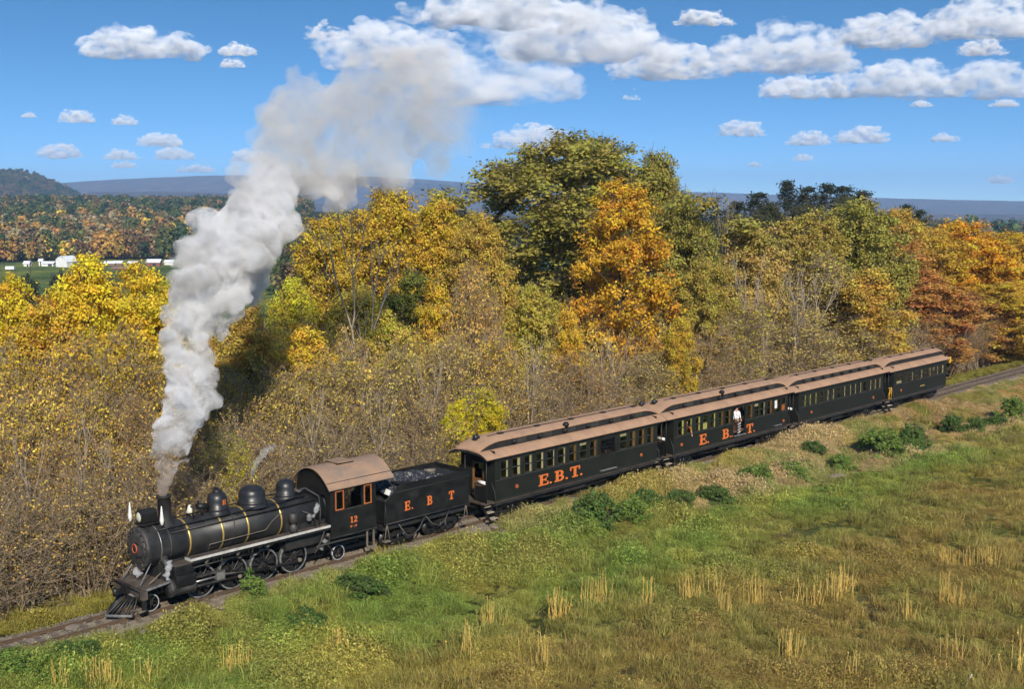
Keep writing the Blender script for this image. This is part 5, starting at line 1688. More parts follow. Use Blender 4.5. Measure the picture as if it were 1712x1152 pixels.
def bare_proto(seed, H=14.0, R=2.6, fork=0.42, bark='bark_pale', r0=0.13):
    """leafless tree: a forked trunk whose limbs rise and divide into fine twigs"""
    rng = np.random.default_rng(seed)
    A, B, RA, RB = [], [], [], []

    def grow(p, d, ln, r, depth):
        n = 5 if depth < 2 else 3
        for i in range(n):
            d = d + rng.normal(size=3) * (0.07 if depth < 2 else 0.13) + np.array([0, 0, 0.05]); d = d / np.linalg.norm(d)
            q = p + d * ln / n
            ra, rb = r * (1 - 0.35 * i / n), r * (1 - 0.35 * (i + 1) / n)
            A.append(p); B.append(q); RA.append(ra); RB.append(rb)
            if depth >= 1 and depth < 4 and rng.random() < 0.6:
                sd = d * 0.55 + rng.normal(size=3) * 0.5 + np.array([0, 0, 0.25]); sd /= np.linalg.norm(sd)
                grow(q, sd, ln * 0.42, rb * 0.45, max(depth + 2, 3))
            p = q
        if depth < 4:
            k = 2 if depth < 2 else rng.integers(2, 4)
            a0 = rng.random() * 6.28
            for j in range(k):
                a = a0 + 6.28 * j / k + rng.normal() * .3
                sp = 0.26 + 0.16 * rng.random()
                nd = d * math.cos(sp) + np.array([math.cos(a), math.sin(a), 0.1]) * math.sin(sp); nd /= np.linalg.norm(nd)
                grow(p, nd, ln * (0.66 + 0.16 * rng.random()), r * 0.62, depth + 1)
    grow(np.array([0, 0, -0.3]), np.array([0.06, 0.02, 1.0]), H * fork, r0, 0)
    A_, B_ = np.array(A), np.array(B)
    zs = H / B_[:, 2].max(); xs = R / np.percentile(np.hypot(B_[:, 0], B_[:, 1]), 97)
    for q in (A_, B_): q[:, 2] *= zs; q[:, :2] *= xs
    v, q = tubes_arr(A_, B_, np.maximum(RA, 0.006), np.maximum(RB, 0.005), 5)
    return mesh_np('wood', v, quads=q, smooth=True, mats=[M[bark]]), None


PROTO = {}


def proto(name, H, R, *a, **k):
    PROTO[name] = (tree_proto(*a, H=H, R=R, **k), H, R)


proto('yel1', 12.0, 3.3, 1, cb=0.12, shape='round', nclump=95, rc=0.85, per=400, leaf=0.090, tr=0.16, stems=2)
proto('yel2', 12.0, 3.0, 2, cb=0.10, shape='oval', nclump=90, rc=0.80, per=400, leaf=0.090, tr=0.15, stems=2)
proto('gold1', 17.0, 4.6, 3, cb=0.22, shape='round', nclump=120, rc=1.05, per=370, leaf=0.108, tr=0.24)
proto('gold2', 16.0, 4.0, 4, cb=0.18, shape='oval', nclump=105, rc=1.0, per=340, leaf=0.108, tr=0.22)
proto('oak', 21.0, 8.0, 5, cb=0.25, shape='round', nclump=250, rc=1.15, per=330, leaf=0.122, tr=0.46)
proto('orange', 17.5, 5.2, 16, cb=0.08, shape='oval', nclump=150, rc=0.95, per=270, leaf=0.112, tr=0.26)
proto('round', 15.0, 4.8, 7, cb=0.15, shape='round', nclump=130, rc=1.05, per=350, leaf=0.112, tr=0.24)
proto('sparse1', 9.5, 2.6, 8, cb=0.20, shape='oval', nclump=75, rc=0.75, per=63, leaf=0.075, tr=0.10, stems=3, twigs=14, bark='twig')
proto('sparse2', 9.0, 2.8, 9, cb=0.15, shape='vase', nclump=70, rc=0.75, per=54, leaf=0.075, tr=0.10, stems=3, twigs=14, bark='twig')
PROTO['bare1'] = (bare_proto(10, 15.0, 3.0, 0.30, r0=0.15), 15.0, 3.0)
PROTO['bare2'] = (bare_proto(11, 13.0, 1.9, 0.40, r0=0.11), 13.0, 1.9)
PROTO['bare3'] = (bare_proto(17, 13.0, 1.9, 0.30, r0=0.10), 13.0, 1.9)
proto('shrub1', 1.3, 1.0, 12, cb=0.0, shape='round', nclump=52, rc=0.24, per=110, leaf=0.050, tr=0.03, stems=5, twigs=6, wander=1.2)
proto('shrub2', 1.2, 1.0, 23, cb=0.0, shape='oval', nclump=48, rc=0.25, per=110, leaf=0.055, tr=0.03, stems=5, twigs=6, wander=1.2)
PROTO['pine1'] = (pine_proto(14), 18.0, 3.0)
PROTO['pine2'] = (pine_proto(15, R=3.6), 18.0, 3.6)

COLS = dict(yellow=(0.68, 0.54, 0.050), gold=(0.62, 0.440, 0.055), amber=(0.57, 0.405, 0.080), olive=(0.46, 0.365, 0.078), oakgreen=(0.35, 0.310, 0.072), green=(0.24, 0.260, 0.055),
            ygreen=(0.52, 0.46, 0.080), orange=(0.70, 0.420, 0.045), rust=(0.52, 0.285, 0.080), brown=(0.46, 0.285, 0.085), pine=(0.060, 0.070, 0.038), dark=(0.095, 0.098, 0.045), salmon=(0.66, 0.42, 0.12), lime=(0.60, 0.53, 0.055), straw=(0.55, 0.435, 0.120))


def plant(name, kind, px, ytop, Y, wpx, col, label, cat='tree', group=None, rz=None, base=None):
    """one tree as a thing of trunk and crown: its top stands at photo height ytop when seen from Y metres away"""
    (wood, crown), H, R = PROTO[kind]
    top = at_depth(px, ytop, Y)
    x, y = top[0], top[1]
    zb = float(gh(x, y)) if base is None else base
    zs = (top[2] - zb) / H
    ws = (wpx / FPX * Y) / (2 * R * 0.97)
    r = random.Random(int(px * 7 + ytop * 13 + Y))
    e = empty(name, (x, y, zb), r.uniform(0, 6.28) if rz is None else rz, label, cat, group)
    t = inst('trunk', wood, e); t.scale = (ws, ws, zs)
    if crown is not None:
        c = inst('crown', crown, e); c.scale = (ws, ws, zs)
        f = r.uniform(0.9, 1.1)
        cc = COLS[col] if isinstance(col, str) else col
        c.color = (cc[0] * f, cc[1] * f * r.uniform(0.96, 1.04), cc[2], 1)
    return e


TREES = [
    # left of the plume: bright yellow wood behind the locomotive
    ('broadleaf_tree', 'yel1', 8, 462, 60, 175, 'yellow', 'yellow tree at the left edge of the photo, below the white trailer'),
    ('broadleaf_tree', 'yel2', 78, 498, 58, 175, 'gold', 'golden tree between the left-edge yellow tree and the tall pointed one'),
    ('broadleaf_tree', 'yel1', 142, 428, 60, 189, 'yellow', 'tall bright yellow tree whose pointed top overlaps the white barn'),
    ('broadleaf_tree', 'yel2', 232, 440, 60, 175, 'yellow', 'bright yellow tree touching the smoke, below the red barn'),
    ('broadleaf_tree', 'yel1', 268, 468, 64, 135, 'lime', 'yellow-green tree half hidden behind the left side of the smoke'),
    ('slender_tree', 'sparse1', 20, 575, 53, 162, 'gold', 'thin golden tree at the left edge, in front of the yellow one'),
    ('slender_tree', 'sparse2', 110, 560, 54, 175, 'gold', 'thin golden tree in front of the tall pointed yellow tree'),
    ('slender_tree', 'sparse1', 205, 545, 54, 175, 'gold', 'thin golden tree just left of the thick smoke column'),
    ('slender_tree', 'sparse1', 45, 660, 49, 130, 'amber', 'thin amber-leaved tree low at the left edge above the bare track'),
    ('slender_tree', 'sparse2', 140, 640, 50, 130, 'amber', 'thin amber-leaved tree left of the chimney smoke, above the cowcatcher'),
    ('slender_tree', 'sparse1', 225, 660, 51, 120, 'brown', 'thin brown-leaved tree right behind the headlight and chimney'),
    ('slender_tree', 'sparse2', 90, 750, 48, 110, 'brown', 'low thin brown tree at the wood edge, far left foreground'),
    # between plume and oak
    ('broadleaf_tree', 'yel1', 345, 560, 60, 120, 'amber', 'amber tree directly behind the smoke, left of the brush-covered mound'),
    ('broadleaf_tree', 'yel2', 420, 512, 62, 130, 'amber', 'amber tree at the right edge of the smoke, above the steam dome'),
    ('broadleaf_tree', 'yel1', 490, 465, 74, 120, 'lime', 'yellow-green tree at the smoke edge under the golden crowns'),
    ('broadleaf_tree', 'yel2', 500, 540, 62, 140, 'gold', 'golden-olive tree above the rear sand dome'),
    ('broadleaf_tree', 'gold2', 545, 348, 82, 150, 'gold', 'leftmost tall golden tree, its crown partly veiled by smoke'),
    ('broadleaf_tree', 'gold1', 645, 308, 86, 180, 'gold', 'tallest golden tree left of the big green oak, under the blue ridge'),
    ('broadleaf_tree', 'gold2', 735, 322, 88, 150, 'gold', 'tall golden tree second from the big green oak'),
    ('broadleaf_tree', 'gold1', 800, 350, 84, 130, 'amber', 'amber tree touching the left side of the big green oak'),
    ('broadleaf_tree', 'round', 600, 470, 76, 150, 'olive', 'dark olive tree behind the leaning bare tree'),
    ('broadleaf_tree', 'yel2', 690, 452, 74, 140, 'green', 'dark green tree below the tallest golden crown'),
    ('broadleaf_tree', 'yel1', 640, 512, 68, 130, 'ygreen', 'yellow-green tree just right of the leaning bare trunk'),
    ('broadleaf_tree', 'yel2', 725, 470, 72, 110, 'gold', 'small golden tree between the dark green and the salmon tree'),
    ('slender_tree', 'sparse1', 790, 440, 70, 130, 'salmon', 'sparse salmon-orange tree left of the oak trunk'),
    ('broadleaf_tree', 'yel1', 895, 478, 72, 130, 'ygreen', 'pale yellow-green tree below the oak, left of the orange tree'),
    ('slender_tree', 'sparse2', 560, 580, 60, 150, 'olive', 'thin olive tree above the cab roof'),
    ('slender_tree', 'sparse1', 660, 580, 62, 150, 'straw', 'thin straw-coloured tree above the coal tender'),
    ('slender_tree', 'sparse2', 745, 560, 64, 140, 'straw', 'thin straw-coloured tree above the front end of the first coach'),
    ('slender_tree', 'sparse1', 830, 560, 65, 140, 'amber', 'thin amber tree behind the bright yellow bush'),
    ('slender_tree', 'sparse2', 460, 610, 57, 140, 'amber', 'thin amber tree above the steam dome wisp'),
    ('slender_tree', 'sparse1', 380, 620, 56, 120, 'amber', 'thin amber tree right of the lower smoke column'),
    # oak and orange tree
    ('oak_tree', 'oak', 955, 222, 98, 500, 'oakgreen', 'huge dark green oak, the tallest crown against the sky'),
    ('broadleaf_tree', 'gold1', 1095, 248, 98, 140, 'oakgreen', 'dark green tree rising behind the orange tree, right of the oak'),
    ('broadleaf_tree', 'round', 1140, 312, 92, 150, 'oakgreen', 'green tree right of the orange tree, with yellowing lower leaves'),
    ('maple_tree', 'orange', 1042, 298, 82, 235, 'orange', 'large glowing orange tree in front of the oak'),
    ('broadleaf_tree', 'yel2', 950, 520, 72, 84, 'gold', 'small golden tree at the left foot of the large orange tree'),
    ('broadleaf_tree', 'yel1', 1135, 530, 74, 84, 'gold', 'low golden tree at the right foot of the large orange tree'),
    ('slender_tree', 'sparse2', 960, 590, 70, 140, 'brown', 'thin brown tree above the roof of the first coach'),
    ('slender_tree', 'sparse1', 1080, 590, 72, 130, 'straw', 'thin straw-coloured tree above the gap between first and second coach'),
    ('broadleaf_tree', 'round', 1185, 420, 84, 120, 'olive', 'olive tree between the orange tree and the pale olive group'),
    # right half
    ('broadleaf_tree', 'gold2', 1262, 368, 92, 150, 'straw', 'pale straw-olive tree left of the rounded green group on the right'),
    ('broadleaf_tree', 'round', 1345, 345, 100, 187, 'olive', 'olive tree just below the dark pines'),
    ('broadleaf_tree', 'round', 1430, 322, 106, 200, 'oakgreen', 'broad rounded green tree at the right end of the pines'),
    ('broadleaf_tree', 'gold1', 1500, 345, 120, 154, 'amber', 'amber tree right of the broad rounded green tree'),
    ('broadleaf_tree', 'gold2', 1505, 390, 112, 180, 'rust', 'rust-brown tree behind the third coach'),
    ('broadleaf_tree', 'gold1', 1560, 378, 122, 175, 'gold', 'golden tree with a flat top under the far right ridge'),
    ('broadleaf_tree', 'gold2', 1608, 362, 126, 156, 'orange', 'orange tree with a spiky top under the far right ridge'),
    ('broadleaf_tree', 'round', 1655, 398, 124, 189, 'orange', 'orange tree second from the right edge'),
    ('broadleaf_tree', 'gold1', 1705, 385, 124, 182, 'gold', 'golden tree cut by the right edge of the photo'),
    ('broadleaf_tree', 'yel2', 1690, 470, 116, 156, 'gold', 'lower golden tree at the right edge above the bare track'),
    ('slender_tree', 'sparse1', 1385, 425, 94, 170, 'straw', 'pale sparse tree behind the roof of the third coach'),
    ('broadleaf_tree', 'yel1', 1450, 450, 92, 156, 'amber', 'amber tree left of the rust-brown tree'),
    ('broadleaf_tree', 'yel2', 1560, 470, 108, 168, 'rust', 'low rust-red tree above the last coach'),
    ('broadleaf_tree', 'yel1', 1625, 490, 116, 156, 'rust', 'low rust-brown tree right of the last coach'),
    ('slender_tree', 'sparse2', 1245, 500, 82, 140, 'olive', 'thin olive tree left of the two pale leaning trunks'),
    ('slender_tree', 'sparse1', 1345, 510, 86, 150, 'straw', 'thin straw tree right of the two pale leaning trunks'),
    ('slender_tree', 'sparse2', 1190, 545, 78, 130, 'brown', 'thin brown tree above the second coach'),
    ('slender_tree', 'sparse1', 1440, 530, 90, 140, 'straw', 'thin straw tree above the end of the third coach'),
    ('slender_tree', 'sparse2', 1520, 540, 106, 120, 'rust', 'thin rust-leaved tree above the front of the last coach'),
    ('slender_tree', 'sparse1', 1610, 560, 118, 110, 'rust', 'thin rust-leaved tree at the wood edge behind the yellow marker'),
    ('slender_tree', 'sparse2', 1680, 560, 120, 110, 'olive', 'thin olive tree at the wood edge above the track, far right'),
    # bare trees
    ('bare_tree', 'bare1', 590, 335, 66, 180, 'brown', 'leafless tree with forked pale trunk in front of the golden crowns'),
    ('bare_tree', 'bare2', 1285, 455, 84, 90, 'brown', 'leafless pale tree, left one of the pair behind the third coach'),
    ('bare_tree', 'bare3', 1318, 470, 85, 110, 'brown', 'leafless pale tree, right one of the pair behind the third coach'),
    ('bare_tree', 'bare3', 1370, 440, 90, 110, 'brown', 'leafless pale tree right of the leaning pair, above the third coach'),
    ('bare_tree', 'bare2', 1250, 420, 86, 90, 'brown', 'leafless pale tree left of the leaning pair, above the second coach'),
    ('bare_tree', 'bare3', 880, 560, 64, 80, 'brown', 'leafless pale sapling right of the bright yellow bush'),
    ('bare_tree', 'bare2', 520, 640, 54, 80, 'brown', 'leafless pale sapling above the rear sand dome'),
    ('bare_tree', 'bare3', 190, 720, 48, 80, 'brown', 'leafless pale sapling just left of the chimney'),
    ('bare_tree', 'bare1', 1215, 330, 110, 60, 'brown', 'leafless tree rising left of the dark pines'),
    ('bare_tree', 'bare3', 118, 690, 46.5, 90, 'brown', 'leafless pale forked tree at the wood edge left of the locomotive'),
    ('bare_tree', 'bare2', 45, 720, 46, 90, 'brown', 'leafless thin pale tree near the left edge above the track'),
    ('bare_tree', 'bare2', 720, 590, 61, 80, 'brown', 'leafless pale sapling left of the bright yellow bush'),
    ('bare_tree', 'bare3', 640, 640, 57, 80, 'brown', 'leafless pale sapling above the rear of the cab'),
    ('bare_tree', 'bare2', 1030, 560, 72, 100, 'brown', 'leafless grey tree under the orange crown, above the first coach'),
    ('bare_tree', 'bare3', 1600, 500, 117, 70, 'brown', 'leafless pale trunk behind the rear end of the last coach'),
    ('bare_tree', 'bare2', 1684, 470, 120, 60, 'brown', 'leafless pale trunk near the right edge above the track'),
    # dark pines behind the right group
    ('pine_tree', 'pine1', 1200, 352, 190, 93, 'pine', 'first dark pine from the left, lowest of the row'),
    ('pine_tree', 'pine2', 1232, 336, 190, 108, 'pine', 'second dark pine from the left in the row'),
    ('pine_tree', 'pine1', 1268, 322, 192, 108, 'pine', 'third dark pine from the left in the row'),
    ('pine_tree', 'pine2', 1315, 301, 195, 96, 'pine', 'tallest spiky dark pine of the row'),
    ('pine_tree', 'pine1', 1350, 312, 195, 102, 'pine', 'dark pine right beside the tallest spiky one'),
    ('pine_tree', 'pine2', 1382, 306, 198, 102, 'pine', 'dark pine in the middle of the row above the olive tree'),
    ('pine_tree', 'pine1', 1412, 311, 198, 96, 'pine', 'dark pine third from the right end of the row'),
    ('pine_tree', 'pine2', 1445, 318, 200, 102, 'pine', 'dark pine at the right end of the main row'),
    ('pine_tree', 'pine1', 1516, 342, 205, 77, 'pine', 'small dark pine alone under the right ridge'),
    ('pine_tree', 'pine2', 1540, 350, 205, 68, 'pine', 'rightmost small dark pine, by the far ridge'),
    ('broadleaf_tree', 'round', 1215, 352, 180, 80, 'dark', 'dark round tree in front of the pines, leftmost of four'),
    ('broadleaf_tree', 'gold1', 1285, 336, 180, 90, 'dark', 'dark round tree in front of the pines, second of four'),
    ('broadleaf_tree', 'round', 1345, 332, 185, 90, 'dark', 'dark round tree in front of the pines, third of four'),
    ('broadleaf_tree', 'gold1', 1415, 326, 185, 90, 'dark', 'dark round tree in front of the pines, rightmost of four'),
    ('broadleaf_tree', 'round', 1610, 374, 215, 70, 'dark', 'far dark tree under the right ridge, left of two'),
    ('broadleaf_tree', 'round', 1690, 376, 220, 80, 'dark', 'far dark tree under the right ridge, at the edge'),
]
for a in TREES: plant(*a, group={'pine_tree': 'row of dark pines', 'bare_tree': 'leafless trees in the wood', 'slender_tree': 'thin trees at the wood edge'}.get(a[0], 'autumn trees of the wood'))

# ------------------------------------------------------------------ undergrowth: brush nobody could count
def brush_variant(seed, H=6.0, stems=8, leaves=900, leaf=0.075):
    rng = np.random.default_rng(seed)
    P0, P1, R0, R1 = [], [], [], []
    tips = []
    for k in range(stems):
        b = np.array([rng.normal() * .5, rng.normal() * .5, -0.1]); d = np.array([rng.normal() * .16, rng.normal() * .16, 1.0])
        L_ = H * (0.55 + 0.45 * rng.random())
        prev = b
        for i in range(5):
            d = d + np.array([rng.normal() * .09, rng.normal() * .09, 0]); d /= np.linalg.norm(d)
            nx = prev + d * L_ / 5
            r0 = 0.050 * (1 - i / 5.5); r1 = 0.050 * (1 - (i + 1) / 5.5)
            P0.append(prev); P1.append(nx); R0.append(r0); R1.append(r1)
            for j in range(4 if i > 0 else 1):
                f = rng.random(); q = prev * (1 - f) + nx * f
                td = np.array([rng.normal(), rng.normal(), 0.55 + 0.4 * rng.random()]); td /= np.linalg.norm(td)
                tl = H * 0.18 * (0.5 + rng.random())
                e = q + td * tl
                P0.append(q); P1.append(e); R0.append(0.016); R1.append(0.006)
                for m_ in range(3):
                    g = 0.3 + 0.7 * rng.random(); qq = q * (1 - g) + e * g
                    sd = td * 0.6 + rng.normal(size=3) * 0.55; sd /= np.linalg.norm(sd)
                    ee = qq + sd * tl * 0.5
                    P0.append(qq); P1.append(ee); R0.append(0.008); R1.append(0.004); tips.append((qq, ee))
            prev = nx
    tv, tq = tubes_arr(np.array(P0), np.array(P1), np.array(R0), np.array(R1), 3)
    A = np.array([t[0] for t in tips]); B = np.array([t[1] for t in tips])
    wgt = (np.clip(B[:, 2], 0, None) / H) ** 1.1 + 0.05; wgt /= wgt.sum()
    pick = rng.choice(len(tips), leaves, p=wgt)
    f = rng.random((leaves, 1)) * 1.1
    c = A[pick] * (1 - f) + B[pick] * f + rng.normal(size=(leaves, 3)) * 0.07
    lv, lq = leaves_arr(c, rng.normal(size=c.shape) * .8 + np.array([0, -0.2, .6]), leaf, rng, 0.62)
    return finish_variant(tv, tq, lv, lq, rng, 0, 1)


bv = [brush_variant(300 + k, leaves=[1500, 520, 1900, 300, 2200, 120][k], leaf=0.048 + 0.008 * (k % 3)) for k in range(6)]
NB = 2000
s_b = -16 + 140 * rng.random(NB); d_b = np.where(s_b > 66, 6.0, 4.2) + 15 * rng.random(NB) ** 1.3
q = P0[None, :] + U[None, :] * s_b[:, None] - N[None, :] * d_b[:, None]
k = in_view(q[:, 0], q[:, 1], 0.05)
q, s_b, d_b = q[k], s_b[k], d_b[k]; NB = len(q)
hgt = np.interp(d_b, [4, 6, 10, 16, 26], [0.70, 0.92, 1.15, 1.32, 1.35]) * (0.75 + 0.5 * rng.random(NB)) * np.interp(s_b, [-16, 0, 30, 70, 120], [1.0, 1.0, 1.0, 0.95, 0.9])
amber, oli, strw, brn, rst = [np.array(COLS[c]) for c in ('amber', 'olive', 'straw', 'brown', 'rust')]
c_ = fbm(q[:, 0] * 0.10, q[:, 1] * 0.10); c2_ = fbm(q[:, 0] * 0.35 + 9, q[:, 1] * 0.35)
def mixc(a, b, t): return a * (1 - t)[:, None] + b * t[:, None]
tb_ = mixc(np.tile(amber, (NB, 1)), oli, sstep(3, 14, s_b) * sstep(0.3, 0.6, c_))
tb_ = mixc(tb_, strw, sstep(24, 40, s_b) * 0.5)
tb_ = mixc(tb_, brn, sstep(0.5, 0.68, c2_) * 0.8)
tb_ = mixc(tb_, rst, sstep(62, 78, s_b) * 0.5)
tb_ = mixc(tb_, brn, (1 - sstep(5, 8, d_b)) * 0.3)
tb_ *= (1.0 + 0.5 * rng.random((NB, 1)))
bpts = np.stack([q[:, 0], q[:, 1], gh(q[:, 0], q[:, 1])], 1)
brot = np.stack([rng.normal(size=NB) * .06, rng.normal(size=NB) * .06, rng.random(NB) * 6.28], 1)
bs = np.stack([0.75 + 0.35 * rng.random(NB)] * 2 + [hgt], 1)
scatter('undergrowth', bv, bpts, brot, bs, np.where(d_b < 9, rng.choice([1, 3, 5, 3, 5], NB), rng.integers(0, 5, NB)), tb_, [M['twig'], M['leaf_i']],
        'tangled brown and olive brush along the wood edge behind the train')
# ================================================================== shrubs, stalk clumps, stones
def ground_at(px, py):
    z = -0.6
    for _ in range(6):
        q = at_z(px, py, z); z = float(gh(q[0], q[1]))
    return np.array([q[0], q[1], z])


SHRUBS = [
    (992, 880, 72, 62, 'green', 'dark green bush, biggest of the group below the first coach'),
    (1052, 872, 66, 44, 'mid', 'fresh green bush right beside the biggest dark bush'),
    (1078, 848, 46, 34, 'green', 'small dark bush behind the fresh green one below the first coach'),
    (1136, 852, 52, 36, 'green', 'dark bush below the gap between first and second coach'),
    (1196, 842, 54, 32, 'green', 'low dark bush below the front of the second coach'),
    (1264, 812, 54, 38, 'mid', 'bright green bush below the middle of the second coach'),
    (1325, 802, 56, 30, 'mid', 'low green bush right of the bright green one, near pale stones'),
    (1360, 764, 40, 30, 'green', 'small round dark bush below the rear of the second coach'),
    (1404, 786, 46, 28, 'mid', 'small green bush left of the wide bush under the third coach'),
    (1476, 768, 80, 56, 'mid', 'wide green bush, largest of those below the third coach'),
    (1526, 754, 54, 46, 'green', 'dark right half of the wide bush pair below the third coach'),
    (1590, 726, 44, 34, 'green', 'dark bush below the last coach, left of two'),
    (1630, 728, 32, 32, 'green', 'upright dark bush below the last coach, right of two'),
    (1694, 706, 56, 44, 'mid', 'bright green bush at the right edge of the field'),
    (1668, 716, 40, 22, 'green', 'low dark bush leaning against the right-edge bush'),
    (128, 1108, 76, 42, 'green', 'dark green bush at the near side of the bare track, bottom left'),
    (22, 1122, 74, 40, 'mid', 'green bush in the bottom left corner'),
    (600, 996, 88, 36, 'green', 'low dark bush in the field below the cab'),
    (512, 1056, 90, 34, 'green', 'low bush in the field below the running board'),
    (424, 1000, 52, 40, 'mid', 'leafy base of the tall weed in front of the drivers'),
]
SH_COL = dict(green=(0.115, 0.185, 0.048), mid=(0.190, 0.275, 0.060))
for i, (px, yb, w, h, c, lab) in enumerate(SHRUBS):
    g = ground_at(px, yb)
    dist = g[1]
    kind = 'shrub1' if i % 2 else 'shrub2'
    (wood, crown), H_, R_ = PROTO[kind]
    ws, zs = (w / FPX * dist) / (2 * R_) * 1.2, (h / FPX * dist) * 1.0 / H_
    e = empty('shrub', g, i * 1.3, lab, 'shrub', 'green bushes in the field')
    a = inst('stems', wood, e); a.scale = (ws, ws, zs)
    b = inst('foliage', crown, e); b.scale = (ws, ws, zs); b.color = SH_COL[c] + (1,)
    e.rotation_euler = (0.10 * math.sin(i * 2.3), 0.14 * math.cos(i * 1.7), i * 1.3)
# tall weed standing in front of the driving wheels
g = ground_at(418, 1000)
mb = MB(); mb.tube([(0, 0, -0.05), (0.03, 0.02, 0.6), (-0.02, 0.0, 1.25)], [0.02, 0.016, 0.008], 6)
tw = empty('tall_weed', g, 0.4, 'tall leafy green weed standing in front of the driving wheels', 'weed')
mb.build('stem', M['twig'], tw)
_rw = np.random.default_rng(77)
cc_ = np.array([[0, 0, z] for z in np.linspace(0.25, 1.25, 80)]) + _rw.normal(size=(80, 3)) * np.array([.12, .12, .04]) * np.linspace(1.5, .8, 80)[:, None]
lv, lq = leaves_arr(cc_, _rw.normal(size=cc_.shape) * .6 + np.array([0, 0, .8]), 0.085, _rw, 0.55)
o = inst('leaves', mesh_np('leaves', lv, quads=lq, mats=[M['leaf']], attrs={'v': ('FACE', 'FLOAT', _rw.random(80).astype(np.float32)), 'w': ('FACE', 'FLOAT', _rw.random(80).astype(np.float32))}), tw)
o.color = (0.12, 0.24, 0.045, 1)

# bright bushes at the wood edge behind the train
plant('leafy_bush', 'sparse2', 795, 640, 60.5, 130, (0.66, 0.58, 0.035), 'bright yellow-green bush rising behind the front of the first coach', 'bush', 'bushes at the wood edge')
for sx in (770, 815):
    plant('leafy_bush', 'yel2', sx, 668 if sx == 770 else 652, 60.2, 76, (0.62, 0.54, 0.035), 'bright yellow bush, left half, above the rear of the tender' if sx == 770 else 'bright yellow bush, right half, behind the first coach roof', 'bush', 'bushes at the wood edge')
plant('leafy_bush', 'sparse2', 366, 715, 50.5, 120, (0.40, 0.40, 0.05), 'yellow-green bush at the wood edge behind the steam dome', 'bush', 'bushes at the wood edge')
plant('leafy_bush', 'sparse1', 398, 742, 50.2, 80, (0.62, 0.55, 0.035), 'small bright yellow bush beside the thin steam wisp', 'bush', 'bushes at the wood edge')

# dry stalk clumps
M['stalk'] = bark_mat('dry_stalk', (0.52, 0.34, 0.085), (0.70, 0.49, 0.15))
stalk_me = []
for k in range(4):
    r_ = np.random.default_rng(500 + k)
    n = [22, 16, 30, 11][k]
    b = np.concatenate([r_.normal(size=(n, 2)) * .20, np.full((n, 1), -.05)], 1)
    hh = 0.35 + 0.75 * r_.random(n)
    t = b + np.stack([r_.normal(size=n) * .11, r_.normal(size=n) * .11, hh], 1)
    m_ = b * .5 + t * .5 + r_.normal(size=(n, 3)) * .012
    v1, q1 = tubes_arr(b, m_, .011, .010, 4); v2, q2 = tubes_arr(m_, t, .010, .006, 4)
    sd_c = t - np.stack([np.zeros(n), np.zeros(n), .08 * r_.random(n)], 1)
    v3, q3 = leaves_arr(np.repeat(sd_c, 3, 0) + r_.normal(size=(3 * n, 3)) * np.array([.012, .012, .05]), r_.normal(size=(3 * n, 3)), .030, r_, .4)
    stalk_me.append(mesh_np('dry_stalks', np.concatenate([v1, v2, v3]), quads=np.concatenate([q1, q2 + len(v1), q3 + len(v1) + len(v2)]), mats=[M['stalk']]))
ST = [(100, 1150, 40), (150, 1150, 44), (182, 1150, 40), (250, 1140, 42), (385, 1128, 46), (408, 1122, 44), (565, 1108, 52), (775, 1104, 58), (813, 1046, 40), (905, 1120, 60), (930, 1036, 44), (988, 1012, 40), (1010, 1010, 50), (1082, 1018, 46), (1154, 1010, 42), (1194, 1000, 44), (1212, 1030, 44), (1266, 1014, 46), (1332, 1010, 36), (1362, 1012, 40), (1386, 1010, 46), (1408, 998, 44), (1432, 1148, 52), (1520, 1040, 46), (1578, 1012, 48), (1598, 1016, 40), (1582, 948, 28), (1624, 952, 32), (1652, 952, 34), (1702, 1130, 70), (1318, 1100, 44), (1592, 1110, 50)]
ORD = ['first', 'second', 'third', 'fourth', 'fifth', 'sixth', 'seventh', 'eighth', 'ninth', 'tenth', 'eleventh', 'twelfth', 'thirteenth', 'fourteenth', 'fifteenth', 'sixteenth', 'seventeenth', 'eighteenth', 'nineteenth', 'twentieth', 'twenty-first', 'twenty-second', 'twenty-third', 'twenty-fourth', 'twenty-fifth', 'twenty-sixth', 'twenty-seventh', 'twenty-eighth', 'twenty-ninth', 'thirtieth', 'thirty-first', 'thirty-second', 'thirty-third']
for i, (px, yb, h) in enumerate(sorted(ST)):
    g = ground_at(px, yb)
    size = 'tall' if h >= 48 else ('short' if h < 41 else 'mid-sized')
    o = inst('dry_stalk_clump', stalk_me[i % 4], None, g, (0, 0, i * 2.1))
    zs = h / FPX * g[1] / 0.80
    o.scale = (0.8 + 0.1 * (i % 4), 0.8 + 0.1 * (i % 4), zs)
    tag(o, '%s clump of dry tan stalks in the field, %s from the left' % (size, ORD[i]), 'grass clump', 'clumps of dry stalks in the field')

# white stake at the bottom edge
g = ground_at(1618, 1150)
mb = MB(); mb.rbox((0, 0, 0.26), (0.035, 0.035, 0.50), Matrix.Rotation(0.55, 3, 'Y'))
mb.prism([(-0.018, -0.018), (0.018, -0.018), (0, 0.018)], 0.0, 0.02, 'z')
o = mb.build('stake', M['white'], None, g); tag(o, 'small white stake leaning in the grass at the bottom right', 'stake')

